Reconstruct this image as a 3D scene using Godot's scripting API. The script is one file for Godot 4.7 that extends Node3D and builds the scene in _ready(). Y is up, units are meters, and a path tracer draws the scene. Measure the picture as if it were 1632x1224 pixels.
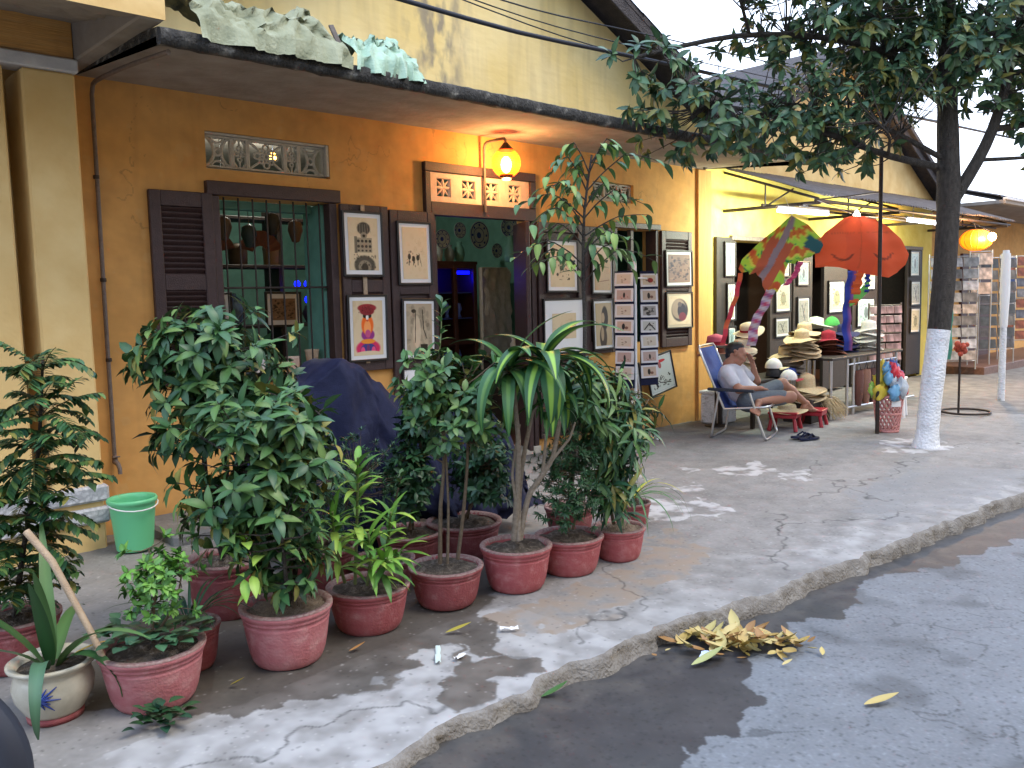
extends Node3D
# A shop front with potted plants on a street corner at dusk. Metres, y up; the long wall lies at z = 0 and runs along +x, the street is at +z.

var rng := RandomNumberGenerator.new()
var M := {}
const EYE := Vector3(0, 1.45, 5.695)

class MB:
	var v := PackedVector3Array()
	var n := PackedVector3Array()
	var c := PackedColorArray()
	var t := PackedVector2Array()
	var ix := PackedInt32Array()
	var col := Color.WHITE

	func vert(p: Vector3, nn: Vector3, u := Vector2.ZERO) -> int:
		v.append(p); n.append(nn); c.append(col); t.append(u)
		return v.size() - 1

	# a, b, c, d counter-clockwise as seen from the front
	func quad(a: Vector3, b: Vector3, cc: Vector3, d: Vector3, u := Rect2(0, 0, 1, 1)) -> void:
		var nn := (b - a).cross(d - a).normalized()
		if nn == Vector3.ZERO:
			nn = (cc - b).cross(d - b).normalized()
		var i := vert(a, nn, Vector2(u.position.x, u.end.y))
		vert(b, nn, u.end); vert(cc, nn, Vector2(u.end.x, u.position.y)); vert(d, nn, u.position)
		ix.append_array(PackedInt32Array([i, i + 2, i + 1, i, i + 3, i + 2]))

	func tri(a: Vector3, b: Vector3, cc: Vector3) -> void:
		var nn := (b - a).cross(cc - a).normalized()
		var i := vert(a, nn); vert(b, nn); vert(cc, nn)
		ix.append_array(PackedInt32Array([i, i + 2, i + 1]))

	# box with chamfered edges
	func box(ce: Vector3, size: Vector3, bas := Basis.IDENTITY, ch := 0.0) -> void:
		var h := size * 0.5
		var e := minf(ch, minf(h.x, minf(h.y, h.z)) * 0.45)
		var P := func(x: float, y: float, z: float, ax: int) -> Vector3:
			var q := Vector3(x * h.x, y * h.y, z * h.z)
			for k in 3:
				if k != ax:
					q[k] -= signf(q[k]) * e
			return ce + bas * q
		for ax in 3:
			for s in [-1.0, 1.0]:
				var b := (ax + 1) % 3
				var d := (ax + 2) % 3
				var pts := []
				for q in [[-1, -1], [1, -1], [1, 1], [-1, 1]]:
					var w := Vector3.ZERO
					w[ax] = s; w[b] = q[0]; w[d] = q[1]
					pts.append(P.call(w.x, w.y, w.z, ax))
				if s < 0:
					pts.reverse()
				quad(pts[0], pts[1], pts[2], pts[3])
		if e <= 0.0:
			return
		for ax in 3:
			var b := (ax + 1) % 3
			var d := (ax + 2) % 3
			for sb in [-1.0, 1.0]:
				for sd in [-1.0, 1.0]:
					var lo := Vector3.ZERO
					lo[ax] = -1; lo[b] = sb; lo[d] = sd
					var hi := lo
					hi[ax] = 1
					var a0: Vector3 = P.call(lo.x, lo.y, lo.z, b)
					var a1: Vector3 = P.call(hi.x, hi.y, hi.z, b)
					var b0: Vector3 = P.call(lo.x, lo.y, lo.z, d)
					var b1: Vector3 = P.call(hi.x, hi.y, hi.z, d)
					if sb * sd > 0:
						quad(a0, b0, b1, a1)
					else:
						quad(b0, a0, a1, b1)
		for sx in [-1.0, 1.0]:
			for sy in [-1.0, 1.0]:
				for sz in [-1.0, 1.0]:
					var a: Vector3 = P.call(sx, sy, sz, 0)
					var b: Vector3 = P.call(sx, sy, sz, 1)
					var d: Vector3 = P.call(sx, sy, sz, 2)
					if sx * sy * sz > 0:
						tri(a, b, d)
					else:
						tri(a, d, b)

	# rows of points, smooth; front is (along rows) x (along columns)
	func surf(rows: Array, close := false, uvs := Vector2.ONE) -> void:
		var nr := rows.size()
		var nc: int = rows[0].size()
		var base := v.size()
		var acc := PackedVector3Array()
		acc.resize(nr * nc)
		var lim := nc if close else nc - 1
		for i in nr - 1:
			for j in lim:
				var k := (j + 1) % nc
				var a: Vector3 = rows[i][j]
				var b: Vector3 = rows[i + 1][j]
				var d: Vector3 = rows[i][k]
				var e: Vector3 = rows[i + 1][k]
				var nn := (b - a).cross(d - a) + (e - d).cross(e - b)
				acc[i * nc + j] += nn; acc[(i + 1) * nc + j] += nn; acc[i * nc + k] += nn; acc[(i + 1) * nc + k] += nn
				var p := base + i * nc + j
				var q := base + (i + 1) * nc + j
				var r := base + i * nc + k
				var s := base + (i + 1) * nc + k
				ix.append_array(PackedInt32Array([p, r, q, r, s, q]))
		for i in nr:
			for j in nc:
				var nn := acc[i * nc + j]
				vert(rows[i][j], nn.normalized() if nn.length_squared() > 1e-20 else Vector3.UP, Vector2(float(j) / (nc if close else nc - 1), float(i) / (nr - 1)) * uvs)

	func tube(pts: Array, rad: Array, sides := 8, caps := true) -> void:
		var rows := []
		var u := Vector3.ZERO
		for i in pts.size():
			var a: Vector3 = pts[maxi(i - 1, 0)]
			var b: Vector3 = pts[mini(i + 1, pts.size() - 1)]
			var d := (b - a).normalized()
			if u == Vector3.ZERO:
				u = d.cross(Vector3.UP if absf(d.y) < 0.9 else Vector3.RIGHT).normalized()
			else:
				u = (u - d * u.dot(d)).normalized()
			var w := d.cross(u)
			var r: float = rad[mini(i, rad.size() - 1)]
			var row := PackedVector3Array()
			for j in sides:
				var an := -TAU * j / sides
				row.append(Vector3(pts[i]) + (u * cos(an) + w * sin(an)) * r)
			if caps and i == 0:
				var r0 := PackedVector3Array()
				for j in sides:
					r0.append(pts[0])
				rows.append(r0); rows.append(row)
			rows.append(row)
			if caps and i == pts.size() - 1:
				rows.append(row)
				var r1 := PackedVector3Array()
				for j in sides:
					r1.append(pts[i])
				rows.append(r1)
		surf(rows, true)

	# profile of Vector2(radius, y), from the bottom outside upwards
	func lathe(prof: Array, ce := Vector3.ZERO, sides := 24, sc := Vector3.ONE, bas := Basis.IDENTITY) -> void:
		var rows := []
		for p in prof:
			var row := PackedVector3Array()
			for j in sides:
				var an := TAU * j / sides
				row.append(ce + bas * (Vector3(p.x * cos(an), p.y, p.x * sin(an)) * sc))
			rows.append(row)
		surf(rows, true)

	func ball(ce: Vector3, r: Vector3, seg := 10, bas := Basis.IDENTITY) -> void:
		var pr := []
		for i in seg + 1:
			var a := -PI / 2 + PI * i / seg
			pr.append(Vector2(maxf(cos(a), 0.0), sin(a)))
		lathe(pr, ce, seg * 2, r, bas)

	# one leaf: base at the transform's origin, growing along its z, upper face along its y
	func leaf(x: Transform3D, L: float, W: float, s: Dictionary, mid: Color, edge: Color) -> void:
		var segs: int = s.get("segs", 4)
		var droop: float = s.get("droop", 0.6)
		var fold: float = s.get("fold", 0.25)
		var pw: float = s.get("p", 0.8)
		var rows := []
		var pos := Vector2.ZERO
		var base := v.size()
		for i in segs + 1:
			var f := float(i) / segs
			var w := W * 0.5 * pow(maxf(sin(PI * pow(clampf(f * 0.97 + 0.015, 0, 1), pw)), 0.0), s.get("sharp", 0.9))
			var a: float = -droop * f + s.get("rise", 0.0)
			if i > 0:
				pos += Vector2(cos(a), sin(a)) * L / segs
			if s.has("stripe"):
				var row := PackedVector3Array()
				for q in [-1.0, -.42, -.22, 0.0, .22, .42, 1.0]:
					row.append(x * Vector3(q * w, pos.y + fold * w * absf(q), pos.x))
				rows.append(row)
			else:
				rows.append(PackedVector3Array([x * Vector3(-w, pos.y + fold * w, pos.x), x * Vector3(0, pos.y, pos.x), x * Vector3(w, pos.y + fold * w, pos.x)]))
		surf(rows)
		if s.has("stripe"):
			for i in segs + 1:
				for k in 7:
					c[base + i * 7 + k] = mid if k > 1 and k < 5 else edge
			return
		for i in segs + 1:
			c[base + i * 3] = edge; c[base + i * 3 + 1] = mid; c[base + i * 3 + 2] = edge

	func mesh(shift := Vector3.ZERO) -> ArrayMesh:
		if shift != Vector3.ZERO:
			for i in v.size():
				v[i] -= shift
		var a := []
		a.resize(Mesh.ARRAY_MAX)
		a[Mesh.ARRAY_VERTEX] = v; a[Mesh.ARRAY_NORMAL] = n; a[Mesh.ARRAY_COLOR] = c; a[Mesh.ARRAY_TEX_UV] = t; a[Mesh.ARRAY_INDEX] = ix
		var m := ArrayMesh.new()
		m.add_surface_from_arrays(Mesh.PRIMITIVE_TRIANGLES, a)
		return m


# ---------------------------------------------------------------- scene helpers
func origin_of(o) -> Vector3:
	var p := Vector3.ZERO
	while o != null and o != self and o is Node3D:
		p += o.position
		o = o.get_parent()
	return p

# commits a shape given in world coordinates (local = true: in the parent's own)
func part(called: String, b: MB, m: Material, parent = self, local := false) -> MeshInstance3D:
	var o := MeshInstance3D.new()
	o.name = called
	o.mesh = b.mesh(Vector3.ZERO if local else origin_of(parent))
	o.material_override = m
	parent.add_child(o, true)
	return o

func inst(called: String, me: Mesh, m: Material, parent, x: Transform3D) -> MeshInstance3D:
	var o := MeshInstance3D.new()
	o.name = called
	o.mesh = me
	o.material_override = m
	o.transform = x
	parent.add_child(o, true)
	return o

func thing(called: String, label: String, category: String, at := Vector3.ZERO, group := "", turn := 0.0) -> Node3D:
	var o := Node3D.new()
	o.name = called
	add_child(o, true)
	o.position = at
	o.rotation.y = turn
	return tag(o, label, category, group)

func tag(o, label: String, category: String, group := ""):
	o.set_meta("label", label)
	o.set_meta("category", category)
	if group:
		o.set_meta("group", group)
	return o

func copy(src: Node3D, label: String, x: Transform3D, group := "") -> Node3D:
	var o = src.duplicate()
	o.name = src.name.rstrip("0123456789")
	add_child(o, true)
	o.transform = x
	o.set_meta("label", label)
	if group:
		o.set_meta("group", group)
	return o

func struct(o, label := ""):
	o.set_meta("kind", "structure")
	if label:
		o.set_meta("label", label)
	return o

func stuff(o):
	o.set_meta("kind", "stuff")
	return o

func lin(r: float, g: float, b: float) -> Color:
	return Color(r, g, b).linear_to_srgb()

func mat(color: Color, rough := 0.7, metal := 0.0) -> StandardMaterial3D:
	var m := StandardMaterial3D.new()
	m.albedo_color = color
	m.roughness = rough
	m.metallic = metal
	m.cull_mode = BaseMaterial3D.CULL_DISABLED
	return m

func noise_tex(freq: float, a: Color, b: Color, sd: int, size := 512, mid = null, oct := 5, type := FastNoiseLite.TYPE_SIMPLEX_SMOOTH) -> NoiseTexture2D:
	var f := FastNoiseLite.new()
	f.noise_type = type
	f.frequency = freq
	f.seed = sd
	f.fractal_octaves = oct
	var g := Gradient.new()
	g.set_color(0, a)
	g.set_color(1, b)
	if mid != null:
		g.add_point(mid[0], mid[1])
	var tx := NoiseTexture2D.new()
	tx.width = size; tx.height = size
	tx.seamless = true
	tx.noise = f
	tx.color_ramp = g
	return tx

# mottled material mapped in metres from three sides
func rough_mat(a: Color, b: Color, sd: int, per_m := 0.7, rough := 0.85, bump := 0.3, mid = null) -> StandardMaterial3D:
	var m := mat(Color.WHITE, rough)
	m.albedo_texture = noise_tex(0.012, a, b, sd, 512, mid)
	m.uv1_triplanar = true
	m.uv1_world_triplanar = true
	m.uv1_scale = Vector3.ONE * per_m
	if bump > 0.0:
		m.heightmap_enabled = true
		m.heightmap_scale = bump
		m.heightmap_texture = M.grain
	return m

func vmat(rough := 0.6, back := 0.0) -> StandardMaterial3D:
	var m := mat(Color.WHITE, rough)
	m.vertex_color_use_as_albedo = true
	if back > 0.0:
		m.backlight_enabled = true
		m.backlight = Color(back, back, back)
	return m

func glow(c: Color, e: float) -> StandardMaterial3D:
	var m := mat(c, 0.5)
	m.emission_enabled = true
	m.emission = c
	m.emission_energy_multiplier = e
	return m

func rf(a: float, b: float) -> float:
	return rng.randf_range(a, b)

func facing(z: Vector3, up := Vector3.UP) -> Basis:
	z = z.normalized()
	var x := up.cross(z)
	if x.length() < 0.01:
		x = Vector3.RIGHT.cross(z)
	x = x.normalized()
	return Basis(x, z.cross(x), z)

func curve_pts(ctrl: Array, n: int) -> Array:
	var c := Curve3D.new()
	for i in ctrl.size():
		var a: Vector3 = ctrl[maxi(i - 1, 0)]
		var b: Vector3 = ctrl[mini(i + 1, ctrl.size() - 1)]
		var d := (b - a) / 6.0
		c.add_point(ctrl[i], -d, d)
	var out := []
	var L := c.get_baked_length()
	for i in n:
		out.append(c.sample_baked(L * i / (n - 1)))
	return out

func taper(a: float, b: float, n: int) -> Array:
	var r := []
	for i in n:
		r.append(lerpf(a, b, float(i) / (n - 1)))
	return r

# front and back faces of a wall between x0..x1, y0..y1 with rectangular openings, and the reveals
func wall(b: MB, x0: float, x1: float, y0: float, y1: float, zf: float, zb: float, holes: Array) -> void:
	var xs := [x0, x1]
	var ys := [y0, y1]
	for h in holes:
		xs.append_array([h[0], h[1]]); ys.append_array([h[2], h[3]])
	xs.sort(); ys.sort()
	var open := func(x: float, y: float) -> bool:
		for h in holes:
			if x > h[0] and x < h[1] and y > h[2] and y < h[3]:
				return true
		return x < x0 or x > x1 or y < y0 or y > y1
	var U := func(xa: float, xb: float, ya: float, yb: float) -> Rect2:
		return Rect2((xa - x0) / (x1 - x0), 1 - (yb - y0) / (y1 - y0), (xb - xa) / (x1 - x0), (yb - ya) / (y1 - y0))
	for i in xs.size() - 1:
		for j in ys.size() - 1:
			var xa: float = xs[i]
			var xb: float = xs[i + 1]
			var ya: float = ys[j]
			var yb: float = ys[j + 1]
			if xb - xa < 1e-5 or yb - ya < 1e-5 or open.call((xa + xb) / 2, (ya + yb) / 2):
				continue
			var u: Rect2 = U.call(xa, xb, ya, yb)
			b.quad(Vector3(xa, ya, zf), Vector3(xb, ya, zf), Vector3(xb, yb, zf), Vector3(xa, yb, zf), u)
			b.quad(Vector3(xb, ya, zb), Vector3(xa, ya, zb), Vector3(xa, yb, zb), Vector3(xb, yb, zb), u)
			for s in [[-1e-3, 0.0], [1e-3, 0.0], [0.0, -1e-3], [0.0, 1e-3]]:
				var cx: float = (xa + xb) / 2 if s[0] == 0.0 else (xa if s[0] < 0 else xb)
				var cy: float = (ya + yb) / 2 if s[1] == 0.0 else (ya if s[1] < 0 else yb)
				if not open.call(cx + s[0], cy + s[1]):
					continue
				if s[0] < 0: b.quad(Vector3(xa, ya, zb), Vector3(xa, ya, zf), Vector3(xa, yb, zf), Vector3(xa, yb, zb), u)
				elif s[0] > 0: b.quad(Vector3(xb, ya, zf), Vector3(xb, ya, zb), Vector3(xb, yb, zb), Vector3(xb, yb, zf), u)
				elif s[1] < 0: b.quad(Vector3(xa, ya, zb), Vector3(xb, ya, zb), Vector3(xb, ya, zf), Vector3(xa, ya, zf), u)
				else: b.quad(Vector3(xa, yb, zf), Vector3(xb, yb, zf), Vector3(xb, yb, zb), Vector3(xa, yb, zb), u)

func inside(p: Vector2, poly: PackedVector2Array) -> bool:
	return Geometry2D.is_point_in_polygon(p, poly)

func srgb8(x: float) -> int:
	return int(clampf(pow(clampf(x, 0, 1), 0.4545), 0, 1) * 255.0)

# a picture from f(x, y) in 0..1 -> [r, g, b, a] in linear values
func paint(w: int, h: int, f: Callable) -> ImageTexture:
	var d := PackedByteArray()
	d.resize(w * h * 4)
	var k := 0
	for y in h:
		for x in w:
			var q: Color = f.call((x + 0.5) / w, (y + 0.5) / h)
			d[k] = srgb8(q.r); d[k + 1] = srgb8(q.g); d[k + 2] = srgb8(q.b); d[k + 3] = int(clampf(q.a, 0, 1) * 255)
			k += 4
	return ImageTexture.create_from_image(Image.create_from_data(w, h, false, Image.FORMAT_RGBA8, d))

func fnl(freq: float, sd: int, oct := 4) -> FastNoiseLite:
	var f := FastNoiseLite.new()
	f.noise_type = FastNoiseLite.TYPE_SIMPLEX_SMOOTH
	f.frequency = freq
	f.seed = sd
	f.fractal_octaves = oct
	return f

# ---------------------------------------------------------------- plants
# leaves at the given transforms (z = growth, y = upper face, scale = length); the nearest ones are parts of their own
func put_leaves(plant: Node3D, xs: Array, s: Dictionary, singles: int, called := "leaf", rest := "foliage") -> void:
	xs.sort_custom(func(a, b): return a.origin.distance_squared_to(EYE) < b.origin.distance_squared_to(EYE))
	var cols: Array = s.cols
	var lib := []
	var lighten: float = s.get("rib", 1.35)
	for k in 6:
		var b := MB.new()
		var q: Color = cols[k % cols.size()]
		var q2: Color = s.mid if s.has("mid") else q * lighten
		var s2 := s.duplicate()
		s2.droop = s.get("droop", 0.6) * (0.6 + 0.16 * k)
		b.leaf(Transform3D.IDENTITY, 1.0, s.W / s.L, s2, q2, q)
		lib.append(b.mesh())
	var o := origin_of(plant)
	var all := MB.new()
	var s3 := s.duplicate()
	s3.segs = s.get("far_segs", 3)
	for i in xs.size():
		var x: Transform3D = xs[i]
		if i < singles:
			x.origin -= o
			inst(called, lib[rng.randi() % 6], s.mat, plant, x)
		else:
			var q: Color = cols[rng.randi() % cols.size()] * rf(0.8, 1.2)
			s3.droop = s.get("droop", 0.6) * rf(0.6, 1.5)
			all.leaf(x, 1.0, s.W / s.L, s3, q * lighten if not s.has("mid") else s.mid, q)
	if all.v.size():
		stuff(part(rest, all, s.mat, plant))

# sprigs of leaves spread through ellipsoids [centre, radii], each joined by a twig to the nearest stem point
func shrub(plant: Node3D, stems: Array, blobs: Array, n: int, per: int, s: Dictionary, singles: int, stem_mat: Material, shell := 0.45, twig := 0.005, up := 0.5, stem_name := "stem") -> void:
	var nodes := []
	for st in stems:
		var pts: Array = curve_pts(st.p, 14)
		var b := MB.new()
		b.tube(pts, taper(st.r, st.r * 0.45, 14), 8)
		part(stem_name, b, stem_mat, plant)
		for i in range(3, 14):
			nodes.append(pts[i])
	var xs := []
	var tw := MB.new()
	var vol := 0.0
	for q in blobs:
		vol += q[1].x * q[1].y * q[1].z
	for k in n:
		var pick := rng.randf() * vol
		var q = blobs[0]
		for e in blobs:
			q = e
			pick -= e[1].x * e[1].y * e[1].z
			if pick <= 0:
				break
		var d := Vector3(rng.randfn(), rng.randfn(), rng.randfn()).normalized()
		var far := pow(rng.randf(), shell) * (1.0 if rng.randf() < .7 else rf(1.0, 1.35))
		var tip: Vector3 = q[0] + d * q[1] * far
		var best: Vector3 = nodes[0]
		var bd := 1e9
		for nd in nodes:
			var dd: float = nd.distance_to(tip) + maxf(0.0, nd.y - tip.y) * 1.5
			if dd < bd:
				bd = dd; best = nd
		var out := (tip - best).normalized()
		if twig > 0.0:
			var midp := best.lerp(tip, 0.5) + Vector3(rf(-.02, .02), -0.06 * bd, rf(-.02, .02))
			tw.tube([best, midp, tip], [twig, twig * 0.7, twig * 0.35], 5, false)
		var ax := (out + d * 0.5 + Vector3.UP * up).normalized()
		var sp := facing(ax, Vector3(rf(-1, 1), rf(-1, 1), rf(-1, 1)))
		for j in per:
			var az := 2.4 * j + rf(-.4, .4)
			var tilt := rf(0.55, 1.25)
			var dir := (sp.x * cos(az) + sp.y * sin(az)) * sin(tilt) + ax * cos(tilt)
			dir.y -= s.get("sag", 0.15)
			dir = dir.normalized()
			var upv := (ax + Vector3.UP * 0.7 + Vector3(rf(-.3, .3), 0, rf(-.3, .3))).normalized()
			var L: float = s.L * rf(0.65, 1.2)
			var from: Vector3 = tip - ax * (0.35 * s.L * float(per - j) / per)
			xs.append(Transform3D(facing(dir, upv).scaled(Vector3.ONE * L), from))
	if tw.v.size():
		stuff(part("twigs", tw, stem_mat, plant))
	put_leaves(plant, xs, s, singles)

# a long arching blade as a part of its own
func blade(plant: Node3D, from: Vector3, dir: Vector3, L: float, W: float, s: Dictionary, called := "leaf") -> void:
	var b := MB.new()
	var d2 := Vector3(dir.x, 0, dir.z)
	var rise := atan2(dir.y, d2.length())
	var s2 := s.duplicate()
	s2.rise = rise
	if d2.length() < 0.01:
		d2 = Vector3(1, 0, 0.2)
	var q: Color = s.cols[rng.randi() % s.cols.size()] * rf(0.85, 1.15)
	b.leaf(Transform3D(facing(d2), from), L, W, s2, s.mid * rf(0.8, 1.15) if s.has("mid") else q * 1.25, q)
	part(called, b, s.mat, plant)

func pot(plant: Node3D, ce: Vector3, dia: float, h: float, m: Material, soil: Material, rim := 0.9) -> void:
	h *= .82
	var r := dia / 2 * rf(.98, 1.04)
	var b := MB.new()
	var t := dia * 0.055
	b.lathe([Vector2(0, 0.004), Vector2(r * .66, 0.0), Vector2(r * .71, .006), Vector2(r * .77, h * .10), Vector2(r * .82, h * .22), Vector2(r * .87, h * .42), Vector2(r * .905, h * .60), Vector2(r * .92, h * .7),
		Vector2(r * .93, h * .715), Vector2(r * .93, h * .745), Vector2(r * .915, h * .76), Vector2(r * .925, h * .80), Vector2(r * .955, h * .81), Vector2(r * .955, h * .84), Vector2(r * .945, h * .855), Vector2(r * .96, h * .875),
		Vector2(r * 1.0, h * .90), Vector2(r * 1.015, h * .95), Vector2(r * .99, h), Vector2(r - t, h * .995), Vector2(r - t * 1.25, h * .93), Vector2(r - t * 1.4, h * .8)], ce, 40)
	var body_part := part("pot", b, m, plant)
	var rw := MB.new()
	var rrows := []
	for k in 5:
		var row := PackedVector3Array()
		for j in 48:
			var an := TAU * j / 48
			var wear := 1.0 + .25 * sin(j * .9 + dia * 90.0) * sin(j * .37 + h * 50.0)
			var q: Vector2 = [Vector2(r * 1.0155, h * (1.0 - .028 * wear)), Vector2(r * 1.012, h * .99), Vector2(r * .992, h * 1.006), Vector2(r - t * 1.0, h * 1.001), Vector2(r - t * 1.3, h * (.97 - .05 * wear))][k]
			row.append(ce + Vector3(q.x * cos(an), q.y, q.x * sin(an)))
		rrows.append(row)
	rw.surf(rrows, true)
	part("worn_rim", rw, M.lime, body_part)
	var so := MB.new()
	var rows := []
	for i in 7:
		var row := PackedVector3Array()
		var rr := (r - t * 1.2) * i / 6.0
		for j in 20:
			var an := -TAU * j / 20
			row.append(ce + Vector3(rr * cos(an), h * rim + rf(-.012, .012) * (1 if i > 0 else 0) + 0.02 * (1 - i / 6.0), rr * sin(an)))
		rows.append(row)
	so.surf(rows, true)
	part("soil", so, soil, plant)

# ---------------------------------------------------------------- materials
func make_materials() -> void:
	M.grain = noise_tex(0.06, Color.BLACK, Color.WHITE, 5, 512, null, 6)
	M.fine = noise_tex(0.25, Color.BLACK, Color.WHITE, 6, 512, null, 3)
	var nA := fnl(0.9, 11, 5)
	var nB := fnl(6.0, 12, 3)
	var nC := fnl(2.2, 13, 4)
	var nV := fnl(1.0, 14, 4)
	# ochre plaster: washed patches, streaks under the canopy, grime and salt at the foot; u spans x 1.7..8.5, v spans y 2.86..0
	var plaster := func(base: Color, dark: Color, pale: Color, wide: float, high: float, foot: float) -> ImageTexture:
		return paint(1024, 512, func(u, v):
			var x: float = u * wide
			var y: float = (1.0 - v) * high
			var a := nA.get_noise_2d(x, y * 1.3)
			var b := nB.get_noise_2d(x, y)
			var q := base.lerp(pale, clampf(0.35 + a * 0.9, 0, 1) * 0.5)
			q = q.lerp(dark, clampf(nC.get_noise_2d(x + 40, y) * 1.6 - 0.25, 0, 1) * 0.35)
			var streak := clampf(nV.get_noise_2d(x * 7.0, y * 0.35) * 2.0 - 0.55, 0, 1)
			q = q.lerp(dark, streak * 0.28)
			var ft := clampf(1.0 - y / (0.22 + 0.18 * nA.get_noise_2d(x * 2.0, 9.0)), 0, 1) * foot
			q = q.lerp(Color(0.16, 0.12, 0.085), clampf(ft * (0.75 + b), 0, 1) * 0.85)
			var vein := absf(nA.get_noise_2d(x * .9 + 30, y * .6 + 7))
			if vein < .0035 and nC.get_noise_2d(x * .6, y * .6 + 3) > .05:
				q = q.lerp(Color(.16, .09, .035), .38)
			if nC.get_noise_2d(x * 1.4 + 80, y * 1.4) > .44:
				q = q.lerp(Color(.60, .37, .15), .25)
			var s := 1.0 + 0.12 * b
			return Color(q.r * s, q.g * s, q.b * s, 1))
	var bumpy := func(m: StandardMaterial3D, h: float) -> StandardMaterial3D:
		m.heightmap_enabled = true
		m.heightmap_scale = h
		m.heightmap_texture = M.grain
		return m
	M.ochre = bumpy.call(mat(Color.WHITE, 0.9), 0.25)
	M.ochre.albedo_texture = plaster.call(Color(0.62, 0.312, 0.082), Color(0.36, 0.170, 0.050), Color(0.69, 0.385, 0.13), 6.8, 2.86, 1.0)
	M.gable = bumpy.call(mat(Color.WHITE, 0.9), 0.25)
	M.gable.albedo_texture = paint(1024, 384, func(u, v):
		var x: float = 1.7 + u * 7.0
		var y: float = 2.8 + (1.0 - v) * 2.6
		var q := Color(0.80, 0.60, 0.235).lerp(Color(0.85, 0.68, 0.34), clampf(0.5 + nA.get_noise_2d(x, y), 0, 1))
		var down := clampf(nV.get_noise_2d(x * 5.0, y * 0.5) * 1.8, 0, 1)
		q = q.lerp(Color(0.42, 0.30, 0.16), down * 0.25)
		var band := clampf(1.0 - absf(x - 4.62) / 0.42, 0, 1)
		q = q.lerp(Color(0.26, 0.22, 0.17), clampf(band * 1.4 * clampf(0.25 + nC.get_noise_2d(x * 2.5, y * 1.2) * 1.6, 0, 1), 0, 1) * 0.85)
		var low := clampf(1.0 - (y - 2.84) / 0.22, 0, 1)
		q = q.lerp(Color(0.22, 0.19, 0.15), low * clampf(0.4 + nC.get_noise_2d(x * 3.0, 4.0), 0, 1) * 0.7)
		return Color(q.r, q.g, q.b, 1))
	M.cream = rough_mat(lin(0.64, 0.425, 0.165), lin(0.74, 0.54, 0.245), 21, 0.45, 0.9, 0.2)
	M.yellow = rough_mat(lin(0.68, 0.49, 0.09), lin(0.78, 0.61, 0.16), 22, 0.5, 0.9, 0.2)
	M.gable2 = rough_mat(lin(0.62, 0.40, 0.15), lin(0.76, 0.55, 0.25), 23, 0.5, 0.9, 0.2)
	M.soffit = rough_mat(lin(0.24, 0.205, 0.17), lin(0.36, 0.32, 0.275), 24, 0.5, 0.95, 0.3)
	M.lip = rough_mat(lin(0.018, 0.017, 0.016), lin(0.30, 0.285, 0.25), 25, 1.3, 0.95, 1.2, [0.62, lin(0.04, 0.038, 0.035)])
	M.white_trim = rough_mat(lin(0.50, 0.49, 0.50), lin(0.68, 0.67, 0.66), 26, 1.0, 0.7, 0.15)
	M.marble = rough_mat(lin(0.70, 0.70, 0.72), lin(0.78, 0.78, 0.80), 27, 2.2, 0.35, 0.0, [0.5, lin(0.30, 0.31, 0.33)])
	M.block = rough_mat(lin(0.42, 0.38, 0.32), lin(0.56, 0.52, 0.45), 28, 2.0, 0.9, 0.3)
	M.block_pink = rough_mat(lin(0.58, 0.42, 0.33), lin(0.70, 0.53, 0.43), 29, 2.0, 0.9, 0.2)
	M.wood = rough_mat(lin(0.034, 0.0155, 0.014), lin(0.055, 0.026, 0.024), 30, 2.5, 0.55, 0.2)
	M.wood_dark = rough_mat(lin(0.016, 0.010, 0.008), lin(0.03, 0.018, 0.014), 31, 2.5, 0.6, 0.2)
	M.teal = rough_mat(lin(0.10, 0.25, 0.20), lin(0.15, 0.34, 0.275), 32, 1.0, 0.7, 0.1)
	M.iron = rough_mat(lin(0.022, 0.016, 0.014), lin(0.05, 0.032, 0.024), 33, 4.0, 0.55, 0.1)
	M.iron.metallic = 0.3
	M.pipe = rough_mat(lin(0.10, 0.075, 0.062), lin(0.20, 0.15, 0.125), 34, 3.0, 0.6, 0.2)
	M.roof = rough_mat(lin(0.035, 0.030, 0.032), lin(0.085, 0.070, 0.068), 35, 1.5, 0.85, 0.8)
	M.sheet = rough_mat(lin(0.045, 0.035, 0.032), lin(0.17, 0.14, 0.125), 36, 1.2, 0.6, 0.2)
	M.tile_floor = rough_mat(lin(0.10, 0.045, 0.03), lin(0.17, 0.09, 0.06), 37, 2.0, 0.5, 0.1)
	M.dark = mat(lin(0.012, 0.010, 0.010), 0.8)
	M.cloth = vmat(0.85, 0.35)
	M.paint = vmat(0.5)
	M.matte = vmat(0.9)
	M.leafv = vmat(0.42, 0.22)
	M.leafv.metallic_specular = 0.42
	M.leafd = vmat(0.5, 0.18)
	M.bark = rough_mat(lin(0.032, 0.027, 0.023), lin(0.10, 0.086, 0.072), 38, 5.0, 0.95, 2.2)
	M.bark.uv1_scale = Vector3(5, 1.6, 5)
	M.lime = rough_mat(lin(0.20, 0.085, 0.08), lin(0.40, 0.33, 0.30), 46, 7.0, 0.95, 0.4)
	M.bark_pale = rough_mat(lin(0.22, 0.175, 0.13), lin(0.42, 0.36, 0.29), 39, 6.0, 0.9, 0.6)
	M.twig = rough_mat(lin(0.10, 0.075, 0.05), lin(0.20, 0.15, 0.10), 40, 6.0, 0.9, 0.3)
	M.stem_green = rough_mat(lin(0.10, 0.15, 0.05), lin(0.20, 0.22, 0.09), 41, 6.0, 0.6, 0.2)
	M.soil = rough_mat(lin(0.06, 0.046, 0.034), lin(0.30, 0.255, 0.21), 42, 4.0, 1.0, 1.5, [0.5, lin(0.10, 0.078, 0.058)])
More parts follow.
